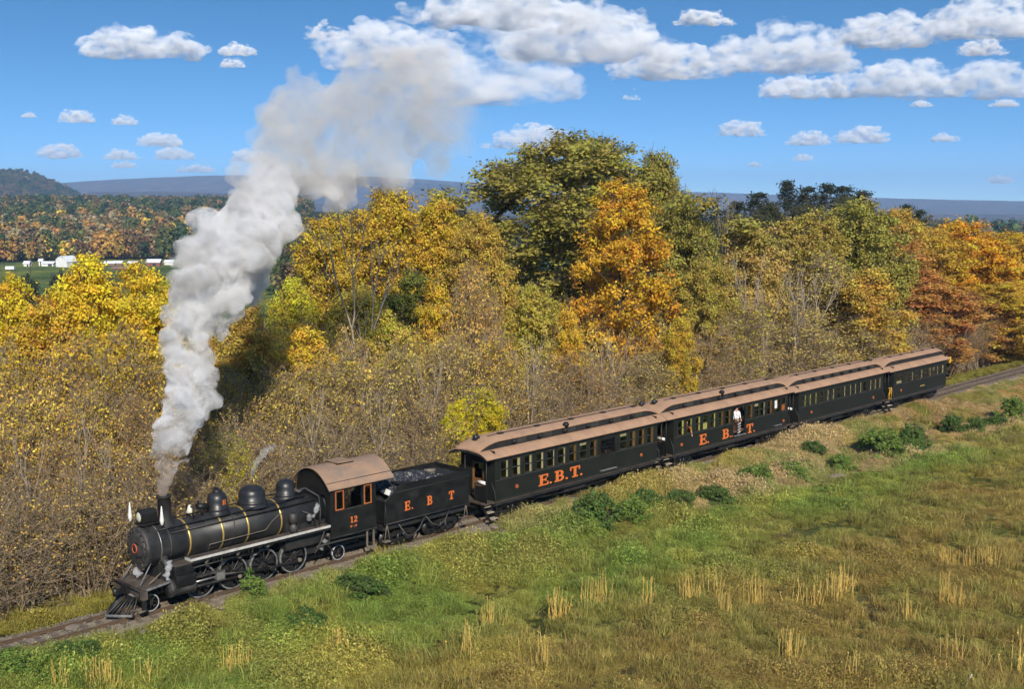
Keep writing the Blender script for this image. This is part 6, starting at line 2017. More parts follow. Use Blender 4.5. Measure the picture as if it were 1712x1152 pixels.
# large pale slabs along the near edge of the ballast
_rs = np.random.default_rng(61)
stone_me = []
for k in range(5):
    bm = bmesh.new(); bmesh.ops.create_icosphere(bm, subdivisions=2, radius=1.0)
    for v in bm.verts:
        d = v.co.normalized()
        f = 1 + 0.25 * math.sin(d.x * 4 + k) * math.cos(d.y * 5 + 2 * k) + 0.15 * math.sin(d.z * 7 + k * 3)
        v.co = Vector((d.x * f, d.y * f * 0.7, max(-0.3, d.z * 0.38 * f)))
    me = bpy.data.meshes.new('stone'); bm.to_mesh(me); bm.free(); me.materials.append(M['ballast']); stone_me.append(me)
for k in range(150):
    s = -1.5 + 21 * _rs.random(); lat = 1.15 + 0.95 * _rs.random()
    if k > 120: s, lat = 19 + 40 * _rs.random(), 1.7 + 0.8 * _rs.random()
    p = along(s, lat); z = 0.02 - 0.10 * float(sstep(1.2, 2.0, lat))
    sc = 0.12 + 0.20 * _rs.random() ** 1.6
    inst('stone', stone_me[k % 5], ballast, (p[0], p[1], z), (_rs.normal() * .12, _rs.normal() * .12, _rs.random() * 6.28), (sc, sc, sc))
for k, (px, yb, w, lab) in enumerate([(1400, 798, 34, 'pale flat stone in the grass below the rear of the second coach'), (1625, 740, 20, 'pale flat stone at the field edge below the last coach'), (120, 1052, 40, 'pale slab beside the rails in front of the cowcatcher')]):
    g = ground_at(px, yb)
    o = inst('rock', stone_me[k], None, g + np.array([0, 0, 0.05]), (0, 0, k)); sc = w / FPX * g[1] / 2; o.scale = (sc, sc, sc * 0.6); tag(o, lab, 'rock', 'pale rocks')

# loose crushed stone on the ballast, past counting
gvs = []
for k in range(4):
    bm = bmesh.new(); bmesh.ops.create_cube(bm, size=1.0)
    for v in bm.verts: v.co = Vector((v.co.x * (1 + .3 * math.sin(k + v.co.y * 9)), v.co.y * (.8 + .3 * math.cos(k * 2 + v.co.x * 7)), v.co.z * .7 + .12 * math.sin(v.co.x * 5 + k)))
    vv = np.array([v.co[:] for v in bm.verts]); qq = np.array([[v.index for v in f.verts] for f in bm.faces]); bm.free()
    gvs.append((vv, qq, np.zeros(len(qq), int), np.zeros(len(qq)), np.zeros(len(qq))))
NGv = 9000
s_g = np.where(_rs.random(NGv) < .5, -8 + 34 * _rs.random(NGv), -8 + 120 * _rs.random(NGv)); l_g = -1.9 + 4.1 * _rs.random(NGv)
pg = P0[None] + U[None] * s_g[:, None] + N[None] * l_g[:, None]
pg[:, 2] = 0.075 - 0.16 * sstep(0.95, 1.9, np.abs(l_g)) + 0.01
sg = 0.035 + 0.06 * _rs.random(NGv) ** 2
scatter('ballast_gravel', gvs, pg, _rs.random((NGv, 3)) * 6.28, np.stack([sg] * 3, 1), _rs.integers(0, 4, NGv), np.full((NGv, 3), .3), [M['ballast'], M['ballast']], 'loose pale gravel on the railway bed')
# ================================================================== the valley: far woods, farm, poles
def canopy_variant(seed, n=260, h=11.0, r=4.2, leaf=0.75):
    rng_ = np.random.default_rng(seed)
    nb = 12
    a = rng_.random(nb) * 6.28; t = rng_.random(nb)
    B = np.stack([np.cos(a) * r * .6 * np.sin(np.pi * (0.2 + .75 * t)), np.sin(a) * r * .6 * np.sin(np.pi * (0.2 + .75 * t)), h * (.25 + .65 * t)], 1)
    k = rng_.integers(0, nb, n)
    d = rng_.normal(size=(n, 3)); d /= np.linalg.norm(d, axis=1, keepdims=True)
    c = B[k] + d * np.array([1, 1, .85]) * (r * .42)
    lv, lq = leaves_arr(c, d + np.array([0, 0, .5]) + rng_.normal(size=(n, 3)) * .4, leaf, rng_, .75)
    return lv, lq, np.zeros(n, int), rng_.random(n), np.repeat(rng_.random(nb), 1)[k]


def far_wood(name, n, pxr, rr, hs, palette, label, seed, edge=None):
    rng_ = np.random.default_rng(seed)
    px = pxr[0] + (pxr[1] - pxr[0]) * rng_.random(n)
    r = np.sqrt(rr[0] ** 2 + (rr[1] ** 2 - rr[0] ** 2) * rng_.random(n))
    th = np.arctan((px - CX) / FPX)
    x, y = r * np.sin(th), r * np.cos(th)
    keep = r > rr[0] + 70 * (fbm(x * .012, y * .012) - .3)
    x, y, r = x[keep], y[keep], r[keep]; n = len(x)
    z = gh(x, y)
    sc = hs * (0.7 + 0.6 * rng_.random(n))
    pal = np.array([c for c, w in palette]); wt = np.array([w for c, w in palette]); 
    f = (r - rr[0]) / (rr[1] - rr[0])
    clump = fbm(x * .02 + seed, y * .02)
    W = np.stack([np.interp(f, [0, .5, 1], w) for w in wt], 1) * (0.35 + rng_.random((n, len(pal))) ** 2 * 1.5) * (1 + 1.2 * np.sin(clump[:, None] * 25 + np.arange(len(pal))[None] * 2.1))**2
    idx = np.argmax(W, 1)
    tint = pal[idx] * (1.35 + 0.7 * rng_.random((n, 1)))
    va = [canopy_variant(seed * 10 + k) for k in range(6)]
    return scatter(name, va, np.stack([x, y, z - .5], 1), np.stack([np.zeros(n), np.zeros(n), rng_.random(n) * 6.28], 1), np.stack([sc, sc, sc * (0.85 + 0.4 * rng_.random(n))], 1), rng_.integers(0, 6, n), tint, [M['leaf_i'], M['leaf_i']], label)


c_dg, c_gr, c_br, c_or, c_ye, c_tn, c_rd = (0.036, 0.058, 0.026), (0.075, 0.090, 0.030), (0.15, 0.105, 0.048), (0.30, 0.185, 0.050), (0.40, 0.30, 0.05), (0.20, 0.165, 0.085), (0.24, 0.10, 0.045)
far_wood('far_wood', 6500, (-60, 520), (585, 1420), 1.15, [(c_dg, (.35, 1.0, 2.0)), (c_gr, (1.0, 1.1, .9)), (c_br, (1.0, .7, .2)), (c_or, (.65, .28, .05)), (c_ye, (.55, .18, .03)), (c_tn, (1.0, .45, .1))], 'mixed autumn wood on the slope beyond the valley farm', 3)
far_wood('far_hill_wood', 5200, (-80, 240), (2250, 3150), 1.35, [(tuple(v * .75 for v in c_dg), (1, 1, 1)), (tuple(v * .75 for v in c_br), (.9, .9, .9)), (tuple(v * .7 for v in c_gr), (.8, .8, .8)), (c_or, (.25, .25, .25))], 'dark wooded hill at the left edge beyond the valley', 4)
far_wood('right_valley_wood', 3200, (1440, 1780), (650, 3400), 1.4, [(c_dg, (1, 1, 1)), (c_br, (.9, .9, .9)), (c_gr, (.6, .6, .6)), (c_or, (.2, .2, .2))], 'dark distant wood filling the valley under the right ridge', 5)
far_wood('middle_wood', 900, (470, 1500), (330, 620), 1.1, [(c_dg, (1, 1, 1)), (c_gr, (.9, .9, .9)), (c_br, (.7, .7, .7))], 'dark wood glimpsed through gaps between the near trees', 6)

# single trees one can pick out beside the farm
FT = [(176, 388, 590, 26, (0.62, 0.36, 0.03), 'bright yellow tree above the long white sheds, left of its twin'), (196, 385, 590, 30, (0.66, 0.40, 0.03), 'bright yellow tree above the long white sheds, right of its twin'),
      (140, 405, 575, 24, (0.50, 0.14, 0.04), 'small red-orange tree just right of the white barn'), (155, 402, 580, 22, (0.16, 0.07, 0.04), 'dark maroon tree beside the red-orange one by the barn'),
      (226, 400, 585, 26, (0.50, 0.24, 0.05), 'orange tree above the middle white shed'), (247, 394, 590, 30, (0.24, 0.09, 0.05), 'reddish brown tree above the red barn'),
      (270, 388, 590, 34, (0.42, 0.24, 0.04), 'golden brown tree by the smoke above the red barn'), (40, 373, 640, 18, (0.62, 0.28, 0.03), 'small orange tree alone on the far slope at left'),
      (12, 398, 590, 20, (0.55, 0.24, 0.04), 'orange tree at the left edge above the pasture'), (92, 425, 560, 14, (0.09, 0.10, 0.03), 'round dark shrubby tree left of the white barn')]
for (px, yt, Y, w, c, lab) in FT: plant('far_tree', 'yel1' if w > 24 else 'yel2', px, yt, Y, w, c, lab, 'tree', 'trees by the valley farm')


def place(px, py, Y): 
    d = ray(px, py); x = d[0] * Y / d[1]
    return np.array([x, Y, float(gh(x, Y))])


M['barnwhite'] = paint('barn_white', (0.72, 0.72, 0.71), (0.60, 0.60, 0.58), 0.6, 0.7, scale=0.6)
M['barnroof'] = paint('metal_roof_white', (0.74, 0.75, 0.77), (0.62, 0.63, 0.65), 0.35, 0.5, scale=0.5)
M['barnred'] = paint('barn_red', (0.26, 0.075, 0.045), (0.20, 0.06, 0.04), 0.7, 0.8, scale=0.8)
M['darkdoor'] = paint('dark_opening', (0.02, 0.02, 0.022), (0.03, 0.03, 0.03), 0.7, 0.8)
M['tanroof'] = paint('brown_roof', (0.24, 0.13, 0.09), (0.20, 0.11, 0.08), 0.7, 0.8)
M['pole'] = bark_mat('pole_wood', (0.05, 0.04, 0.03), (0.09, 0.07, 0.05))


def shed(name, px, Y, w, d, h, rh, wall, roof, label, rz=0.0, doors=((0.0, 0.35),), gambrel=False, kind='building'):
    w, d, h, rh = w * .82, d * .82, h * .78, rh * .78
    g = place(px, 440, Y)
    e = empty(name, g, rz, label, kind, 'farm buildings in the valley')
    b = MB(); b.box(-w / 2, w / 2, -d / 2, d / 2, -0.6, h)
    gab = [(-d / 2, h), (d / 2, h), (0, h + rh)]
    if gambrel: gab = [(-d / 2, h), (d / 2, h), (d * .42, h + rh * .45), (d * .22, h + rh * .85), (0, h + rh), (-d * .22, h + rh * .85), (-d * .42, h + rh * .45)]
    b.prism(gab, -w / 2, w / 2, 'x')
    b.build('walls', wall, e)
    if gambrel: top = [(d / 2 + .3, h - .1), (d * .44, h + rh * .47), (d * .23, h + rh * .9), (0, h + rh + .15), (-d * .23, h + rh * .9), (-d * .44, h + rh * .47), (-d / 2 - .3, h - .1)]
    else: top = [(d / 2 + .4, h - .12), (0, h + rh + .12), (-d / 2 - .4, h - .12)]
    lowr = [(y * .985, z - .14) for y, z in reversed(top)]
    r = MB(); r.prism(top + lowr, -w / 2 - .3, w / 2 + .3, 'x'); r.build('roof', roof, e)
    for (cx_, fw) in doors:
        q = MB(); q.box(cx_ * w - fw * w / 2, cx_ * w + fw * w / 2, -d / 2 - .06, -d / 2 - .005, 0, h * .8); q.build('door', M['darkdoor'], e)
    return e


bw, br_, bd = M['barnwhite'], M['barnroof'], M['darkdoor']
shed('barn', 112, 520, 9.0, 7.4, 3.0, 3.2, bw, br_, 'white barn with rounded gambrel gable and dark doorway in the valley', rz=math.pi / 2 - 0.35, doors=((.25, .2),), gambrel=True)
g = place(108, 440, 520)
shed('garage', 82, 523, 6.2, 4.0, 1.7, 0.9, bw, br_, 'low white garage with dark door left of the white barn', doors=((.2, .35),))
shed('shed', 69, 524, 2.0, 2.0, 2.9, 1.1, bw, br_, 'narrow white shed standing taller at the left end of the garage', doors=((0, .3),))
shed('shed', 46, 522, 3.2, 3.0, 1.6, 1.3, bw, br_, 'small white shed alone left of the garage', doors=((.2, .25),))
shed('long_shed', 185, 530, 6.2, 4.0, 1.5, 1.0, M['tanroof'], br_, 'long shed with white roof, left half of the joined pair right of the barn', doors=())
shed('long_shed', 198, 531, 5.0, 4.0, 1.6, 1.0, M['tanroof'], br_, 'long shed with white roof, right half of the joined pair right of the barn', doors=())
shed('shed', 223, 533, 5.0, 4.0, 1.4, .8, M['tanroof'], br_, 'low white-roofed shed between the long sheds and the red barn', doors=((.2, .2),))
shed('red_barn', 258, 528, 7.5, 5.0, 2.2, 1.6, M['barnred'], br_, 'red barn with white metal roof at the edge of the smoke', doors=((.1, .25),))
shed('shed', 284, 536, 5.0, 4.0, 1.8, 1.0, bw, br_, 'white shed half hidden by leaves at the smoke, right of the red barn', doors=())
shed('low_shed', 202, 500, 8.5, 5.0, 0.9, 0.9, M['barnred'], M['tanroof'], 'long low shed with brown roof in front of the white sheds', doors=((-.2, .2),))
shed('house', 476, 530, 7.0, 5.0, 2.6, 1.4, bw, br_, 'pale house glimpsed between the smoke and the golden trees', doors=((.2, .15),))
# box trailer in the pasture
g = place(17, 449, 490)
e = empty('box_trailer', g, 0.1, 'white box trailer parked in the pasture at the far left', 'trailer')
b = MB(); b.box(-1.8, 1.8, -.9, .9, .55, 1.9); b.build('box', bw, e, bevel=.05)
for sx in (-0.5, 0.3):
    for sy in (-.8, .8):
        b = MB(); b.cyl((sx, sy - .1, .3), (sx, sy + .1, .3), .32, 14); b.build('wheel', bd, e)
b = MB(); b.tube([(1.8, 0, .6), (2.8, 0, .45)], .06, 6); b.build('drawbar', bd, e)
for px, yb, hpx, Y, lab in ((51, 456, 18, 470, 'wooden utility pole in the pasture left of the barn'), (179, 466, 30, 420, 'dark utility pole in the pasture below the long sheds')):
    g = place(px, yb, Y); h = hpx / FPX * Y + 1.5
    e = empty('utility_pole', g, 0.3, lab, 'utility pole', 'utility poles in the valley')
    b = MB(); b.tube([(0, 0, -.3), (0, 0, h)], [.16, .11], 8); b.build('post', M['pole'], e)
    b = MB(); b.box(-1.1, 1.1, -.06, .06, h - .8, h - .62); b.build('crossarm', M['pole'], e)
# hedges across the pasture
HG = [(40, 462, 300, 70, 'dark hedge across the pasture above the golden tree at left'), (110, 452, 330, 60, 'dark hedge in the pasture below the white barn'), (185, 470, 300, 60, 'brown-green hedge in the pasture between the yellow treetops')]
for i, (px, yt, Y, w, lab) in enumerate(HG):
    plant('hedge', 'shrub1' if i % 2 else 'shrub2', px, yt, Y, w, (0.06, 0.075, 0.03) if i < 2 else (0.13, 0.09, 0.045), lab, 'hedge', 'hedges in the pasture')
# ================================================================== people
def person(name, s, lat, z, face, label, shirt, trousers=(0.02, 0.02, 0.025), seated=False, arm_out=False, lean=(0, 0), hair=(0.05, 0.035, 0.025), scale=1.0):
    """one continuous skinned figure; face = heading in the track frame (0 looks along the train, -pi/2 at the camera)"""
    J = {}
    hip = 0.93 if not seated else 0.45
    lx, ly = lean
    J['pelvis'] = (0, 0, hip); J['waist'] = (0.01 + lx * .2, ly * .2, hip + 0.16); J['chest'] = (0.02 + lx * .6, ly * .6, hip + 0.38); J['neck0'] = (0.0 + lx * .9, ly * .9, hip + 0.53)
    J['neck'] = (0.02 + lx, ly, hip + 0.60); J['head0'] = (0.03 + lx, ly, hip + 0.67); J['head1'] = (0.035 + lx, ly, hip + 0.76); J['head2'] = (0.02 + lx, ly, hip + 0.83)
    J['nose'] = (0.125 + lx, ly, hip + 0.735)
    E_ = [('pelvis', 'waist'), ('waist', 'chest'), ('chest', 'neck0'), ('neck0', 'neck'), ('neck', 'head0'), ('head0', 'head1'), ('head1', 'head2'), ('head1', 'nose')]
    R_ = dict(pelvis=.150, waist=.135, chest=.150, neck0=.085, neck=.055, head0=.070, head1=.088, head2=.062, nose=.016)
    for sd, t in ((1, 'l'), (-1, 'r')):
        sh = (0.0 + lx * .85, sd * .185 + ly * .85, hip + 0.49)
        if arm_out and sd > 0:
            el = (sh[0] + .24, sh[1] + .04, sh[2] - .14); wr = (el[0] + .05, el[1] + .02, el[2] - .27); hd = (wr[0] + .005, wr[1] + .005, wr[2] - .09)
        elif seated:
            el = (sh[0] - .06, sh[1] + sd * .04, sh[2] - .26); wr = (el[0] + .08, el[1] - sd * .05, el[2] - .16); hd = (wr[0] + .05, wr[1] - sd * .03, wr[2] - .04)
        else:
            el = (sh[0] + .03, sh[1] + sd * .05, sh[2] - .27); wr = (el[0] + .15, el[1] - sd * .02, el[2] - .20); hd = (wr[0] + .06, wr[1] - sd * .01, wr[2] - .06)
        J['sh' + t], J['el' + t], J['wr' + t], J['hd' + t] = sh, el, wr, hd
        R_.update({'sh' + t: .062, 'el' + t: .045, 'wr' + t: .030, 'hd' + t: .034})
        E_ += [('neck0', 'sh' + t), ('sh' + t, 'el' + t), ('el' + t, 'wr' + t), ('wr' + t, 'hd' + t)]
        dv = np.array(hd) - np.array(wr); dv /= np.linalg.norm(dv); side = np.array([0, 1.0, 0])
        for k, (o_, ln) in enumerate(((-.03, .06), (-.010, .075), (.010, .08), (.028, .07), (.045, .045))):
            fb = np.array(hd) + side * o_ * .8; fm = fb + dv * ln * .55 + side * o_ * .3; ft = fm + dv * ln * .45 + np.array([.012, 0, -.006])
            J['f%s%d' % (t, k)] = tuple(fm); J['g%s%d' % (t, k)] = tuple(ft); R_['f%s%d' % (t, k)] = .0095; R_['g%s%d' % (t, k)] = .008
            E_ += [('hd' + t, 'f%s%d' % (t, k)), ('f%s%d' % (t, k), 'g%s%d' % (t, k))]
        hp = (0, sd * .09, hip - .05)
        if seated: kn = (.30, sd * .11, hip - .04); an = (.28, sd * .11, .08); to = (.36, sd * .11, .04)
        else: kn = (.03, sd * .10, .50); an = (.0, sd * .11, .09); to = (.16, sd * .12, .04)
        J['hp' + t], J['kn' + t], J['an' + t], J['to' + t] = hp, kn, an, to
        R_.update({'hp' + t: .098, 'kn' + t: .065, 'an' + t: .045, 'to' + t: .038})
        E_ += [('pelvis', 'hp' + t), ('hp' + t, 'kn' + t), ('kn' + t, 'an' + t), ('an' + t, 'to' + t)]
    keys = list(J)
    me = bpy.data.meshes.new('body_frame')
    me.from_pydata([J[k] for k in keys], [(keys.index(a), keys.index(b)) for a, b in E_], [])
    tmp = bpy.data.objects.new('body_frame', me); COL.objects.link(tmp)
    tmp.modifiers.new('skin', 'SKIN'); sub = tmp.modifiers.new('sub', 'SUBSURF'); sub.levels = 1; sub.render_levels = 1
    for i, k in enumerate(keys):
        sv = me.skin_vertices[0].data[i]; sv.radius = (R_[k], R_[k]); sv.use_root = (k == 'pelvis')
    bpy.context.view_layer.update()
    ev = tmp.evaluated_get(bpy.context.evaluated_depsgraph_get())
    body = bpy.data.meshes.new_from_object(ev)
    bpy.data.objects.remove(tmp)
    mats = [paint(name + '_skin', (0.48, 0.29, 0.21), (0.44, 0.26, 0.19), .6, .7), paint(name + '_shirt', shirt, tuple(c * .85 for c in shirt), .85, .9, scale=8), paint(name + '_trousers', trousers, trousers, .85, .9), paint(name + '_hair', hair, hair, .8, .9)]
    body.materials.clear()
    for m in mats: body.materials.append(m)
    P = np.array([J[k] for k in keys])
    kind = []
    for k in keys:
        if k.startswith(('head', 'nose', 'neck')) and k != 'neck0': kind.append(0)
        elif k.startswith(('hd', 'f', 'g', 'wr')): kind.append(0)
        elif k.startswith(('hp', 'kn', 'an', 'pelvis')): kind.append(2)
        elif k.startswith('to'): kind.append(3)
        else: kind.append(1)
    for p in body.polygons:
        c = np.array(p.center)
        mi = kind[int(np.argmin(np.sum((P - c) ** 2, 1)))]
        if mi == 0 and c[2] > hip + .77 + (.05 if c[0] > .06 + lx else -.06) and abs(c[1] - ly) < .2: mi = 3
        p.material_index = mi; p.use_smooth = True
    o = bpy.data.objects.new(name, body); link(o)
    w = along(s, lat, z)
    o.location = w; o.rotation_euler = (0, 0, TRACK_A + face); o.scale = (scale,) * 3
    tag(o, label, 'person', 'people aboard the train')
    return o


white = (0.78, 0.78, 0.80)
person('person', 39.86, 0.84, 1.50, -math.pi / 2 + .5, 'person in a white shirt leaning out of the second coach doorway, left of two', white, lean=(0.22, 0.14), scale=0.92)
person('person', 40.46, 0.86, 1.50, -math.pi / 2 - .5, 'person in a white shirt leaning out of the second coach doorway, right of two', white, lean=(0.20, -0.16), scale=0.92, hair=(0.4, 0.38, 0.36))
person('person', 34.88, 0.72, 1.70, -math.pi / 2, 'passenger in orange at the second coach window with an arm hanging out', (0.62, 0.13, 0.04), seated=True, arm_out=True, lean=(0.22, 0.0))
person('person', 22.80, 0.62, 1.70, -math.pi / 2 + .4, 'passenger in orange behind the fifth window of the first coach', (0.62, 0.13, 0.04), seated=True, lean=(0.08, 0))
person('person', 31.10, 0.62, 1.70, -math.pi / 2 + .4, 'passenger in orange behind the last window of the first coach', (0.62, 0.14, 0.05), seated=True, lean=(0.08, 0))
person('person', 49.50, 0.62, 1.62, -math.pi / 2 + .4, 'passenger in yellow behind the third window of the third coach', (0.70, 0.50, 0.05), seated=True, lean=(0.08, 0))
# ================================================================== smoke, steam, clouds and haze
_bm = bmesh.new(); bmesh.ops.create_icosphere(_bm, subdivisions=2, radius=1.0)
ICO_V = np.array([v.co[:] for v in _bm.verts]); ICO_F = np.array([[v.index for v in f.verts] for f in _bm.faces]); _bm.free()
_bm = bmesh.new(); bmesh.ops.create_icosphere(_bm, subdivisions=1, radius=1.0)
ICO1_V = np.array([v.co[:] for v in _bm.verts]); ICO1_F = np.array([[v.index for v in f.verts] for f in _bm.faces]); _bm.free()


def billow_mesh(name, centres, radii, voxel, mat, flat_base=None, stretch=1.0):
    """closed lumpy skin around many overlapping balls"""
    V, T, off = [], [], 0
    for c, r in zip(centres, radii):
        iv, it = (ICO_V, ICO_F) if r > voxel * 6 else (ICO1_V, ICO1_F)
        V.append(iv * r + c); T.append(it + off); off += len(iv)
    V = np.concatenate(V)
    if flat_base is not None:
        z0, k = flat_base
        V[:, 2] = np.where(V[:, 2] < z0, z0 + (V[:, 2] - z0) * k, V[:, 2])
        xm = (V[:, 0].min() + V[:, 0].max()) / 2; V[:, 0] = xm + (V[:, 0] - xm) * stretch
    me = mesh_np(name + '_balls', V, tris=np.concatenate(T))
    tmp = bpy.data.objects.new(name + '_balls', me); COL.objects.link(tmp)
    rm = tmp.modifiers.new('skin', 'REMESH'); rm.mode = 'VOXEL'; rm.voxel_size = voxel
    bpy.context.view_layer.update()
    out = bpy.data.meshes.new_from_object(tmp.evaluated_get(bpy.context.evaluated_depsgraph_get()))
    bpy.data.objects.remove(tmp); bpy.data.meshes.remove(me)
    out.materials.clear(); out.materials.append(mat)
    return out


def billow(rng_, mains, n1, n2, f1=(0.35, 0.6), f2=(0.4, 0.6), squash=1.0, up=0.2):
    """balls on balls on balls: cauliflower heads"""
    C, R = [], []
    for c, r in mains:
        C.append(c); R.append(r)
        for _ in range(n1):
            d = rng_.normal(size=3); d[2] += up; d /= np.linalg.norm(d); r1 = r * (f1[0] + (f1[1] - f1[0]) * rng_.random())
            c1 = c + d * r * np.array([1, 1, squash]) * (0.85 + .2 * rng_.random()); C.append(c1); R.append(r1)
            for __ in range(n2):
                e = rng_.normal(size=3) + d * 1.2; e /= np.linalg.norm(e); r2 = r1 * (f2[0] + (f2[1] - f2[0]) * rng_.random())
                C.append(c1 + e * r1 * .9); R.append(r2)
    return np.array(C), np.array(R)


def smoke_mat():
    m, nt, out = new_mat('coal_smoke')
    geo = N_(nt, 'ShaderNodeNewGeometry')
    sx = N_(nt, 'ShaderNodeSeparateXYZ'); nt.links.new(geo.outputs['Position'], sx.inputs[0])
    def mr(src, a, b, c, d):
        n = N_(nt, 'ShaderNodeMapRange'); n.interpolation_type = 'SMOOTHSTEP'
        for k_, v_ in zip(('From Min', 'From Max', 'To Min', 'To Max'), (a, b, c, d)): n.inputs[k_].default_value = v_
        nt.links.new(src, n.inputs['Value']); return n.outputs['Result']
    def math_(op, a, b):
        n = N_(nt, 'ShaderNodeMath', operation=op)
        for i, q in enumerate((a, b)):
            if isinstance(q, (int, float)): n.inputs[i].default_value = q
            else: nt.links.new(q, n.inputs[i])
        return n.outputs[0]
    def noise(sc, det, rough=.6):
        n = N_(nt, 'ShaderNodeTexNoise'); n.inputs['Scale'].default_value = sc; n.inputs['Detail'].default_value = det; n.inputs['Roughness'].default_value = rough; n.inputs['Distortion'].default_value = 0.6
        nt.links.new(geo.outputs['Position'], n.inputs['Vector']); return n.outputs['Fac']
    # thick in the rising column, thinning out where it drifts away behind the train
    hz = mr(sx.outputs['Z'], 6.0, 17.0, 7.5, 2.4)
    thin = mr(sx.outputs['Z'], 14.0, 18.5, 1.0, 0.26)
    drift = mr(sx.outputs['X'], -10.2, -5.0, 1.0, 0.75)
    n1 = noise(1.15, 7.0, 0.72)
    thr_lo = mr(sx.outputs['Z'], 7.0, 17.0, 0.43, 0.33)
    d0 = math_('SUBTRACT', n1, thr_lo)
    d1 = mr(d0, 0.0, 0.26, 0.0, 1.0)
    far_ = mr(sx.outputs['X'], -4.2, -1.5, 1.0, 0.14)
    dens = math_('MULTIPLY', math_('MULTIPLY', hz, math_('MULTIPLY', thin, far_)), math_('MULTIPLY', drift, d1))
    n2 = noise(0.42, 3.0)
    tone = mr(n2, 0.44, 0.58, 0.0, 1.0)
    c1 = N_(nt, 'ShaderNodeMixRGB'); c1.inputs['Color1'].default_value = (0.925, 0.925, 0.935, 1); c1.inputs['Color2'].default_value = (0.70, 0.685, 0.665, 1)  # grey patches in the smoke colour, deepened to stand in for shading
    nt.links.new(tone, c1.inputs['Fac'])
    aged = N_(nt, 'ShaderNodeMixRGB'); aged.inputs['Color2'].default_value = (0.74, 0.71, 0.67, 1)
    nt.links.new(mr(sx.outputs['Z'], 15.0, 19.0, 0.0, 0.75), aged.inputs['Fac']); nt.links.new(c1.outputs['Color'], aged.inputs['Color1'])
    lowf = mr(sx.outputs['Z'], 4.6, 6.6, 1.0, 0.0)
    c2 = N_(nt, 'ShaderNodeMixRGB'); c2.inputs['Color2'].default_value = (0.52, 0.44, 0.38, 1)
    nt.links.new(lowf, c2.inputs['Fac']); nt.links.new(aged.outputs['Color'], c2.inputs['Color1'])
    pv = N_(nt, 'ShaderNodeVolumePrincipled'); pv.inputs['Anisotropy'].default_value = -0.15
    nt.links.new(dens, pv.inputs['Density']); nt.links.new(c2.outputs['Color'], pv.inputs['Color'])
    nt.links.new(pv.outputs[0], out.inputs['Volume'])
    return m


def cloud_mat(name, dens, size):
    m, nt, out = new_mat(name)
    geo = N_(nt, 'ShaderNodeNewGeometry')
    n = N_(nt, 'ShaderNodeTexNoise'); n.inputs['Scale'].default_value = 4.0 / size; n.inputs['Detail'].default_value = 6.0; n.inputs['Roughness'].default_value = 0.68
    mp_ = N_(nt, 'ShaderNodeMapping'); mp_.inputs['Scale'].default_value = (0.55, 0.8, 1.0)
    nt.links.new(geo.outputs['Position'], mp_.inputs['Vector']); nt.links.new(mp_.outputs[0], n.inputs['Vector'])
    r = N_(nt, 'ShaderNodeMapRange'); r.interpolation_type = 'SMOOTHSTEP'
    r.inputs['From Min'].default_value = 0.43; r.inputs['From Max'].default_value = 0.72; r.inputs['To Min'].default_value = 0.0; r.inputs['To Max'].default_value = 2.6 * dens
    nt.links.new(n.outputs['Fac'], r.inputs['Value'])
    pv = N_(nt, 'ShaderNodeVolumePrincipled'); pv.inputs['Color'].default_value = (0.992, 0.992, 0.992, 1); pv.inputs['Anisotropy'].default_value = -0.25
    nt.links.new(r.outputs['Result'], pv.inputs['Density']); nt.links.new(pv.outputs[0], out.inputs['Volume'])
    return m


def fog_mat(name, dens, col=(0.97, 0.97, 0.975), aniso=0.0):
    m, nt, out = new_mat(name)
    pv = N_(nt, 'ShaderNodeVolumePrincipled')
    pv.inputs['Density'].default_value = dens; pv.inputs['Color'].default_value = tuple(col) + (1,); pv.inputs['Anisotropy'].default_value = aniso
    nt.links.new(pv.outputs[0], out.inputs['Volume'])
    try: m.cycles.homogeneous_volume = True
    except Exception: pass
    return m


PL = [(272, 824, 42.7, 13), (275, 806, 42.75, 18), (279, 785, 42.9, 24), (285, 762, 43, 32), (293, 735, 43.2, 40), (303, 702, 43.6, 46), (313, 668, 44, 52), (316, 630, 44.3, 50), (314, 592, 44.6, 50), (320, 556, 45, 48), (332, 520, 45.5, 58), (340, 490, 46, 70), (362, 460, 46.6, 76), (392, 430, 47.2, 82), (412, 398, 47.9, 78), (428, 366, 48.6, 68), (444, 332, 49.3, 62), (456, 298, 50.2, 60), (468, 262, 51.2, 60), (476, 224, 52.3, 60), (492, 186, 53.4, 58), (505, 160, 53.8, 40)]
DRIFT = [(548, 200, 54, 66), (560, 250, 54, 56), (605, 220, 54.5, 70), (640, 185, 55, 74), (655, 235, 55, 62), (690, 165, 55.5, 74), (715, 210, 56, 66), (738, 232, 56.5, 46), (690, 130, 56, 60), (600, 165, 55, 60), (520, 300, 52.5, 40), (590, 275, 55, 36), (770, 200, 58, 44), (640, 270, 55, 46), (560, 300, 53.5, 40)]
rs_ = np.random.default_rng(91)
mains = [(at_depth(x, y, Y), r / FPX * Y * (0.78 if y > 540 else 0.84)) for x, y, Y, r in PL]
C1, R1 = billow(rs_, mains, 14, 7, (0.26, 0.46), (0.28, 0.55))
mains = [(at_depth(x, y, Y), r / FPX * Y * 0.9) for x, y, Y, r in DRIFT]
C2, R2 = billow(rs_, mains, 9, 4, (0.35, 0.6), (0.35, 0.6))
keep = R1 > 0.09
me = billow_mesh('smoke_plume', np.concatenate([C1[keep], C2]), np.concatenate([R1[keep], R2]), 0.10, smoke_mat())
smoke = inst('smoke_plume', me); tag(smoke, 'thick grey-white smoke plume billowing from the locomotive chimney into the sky', 'smoke')

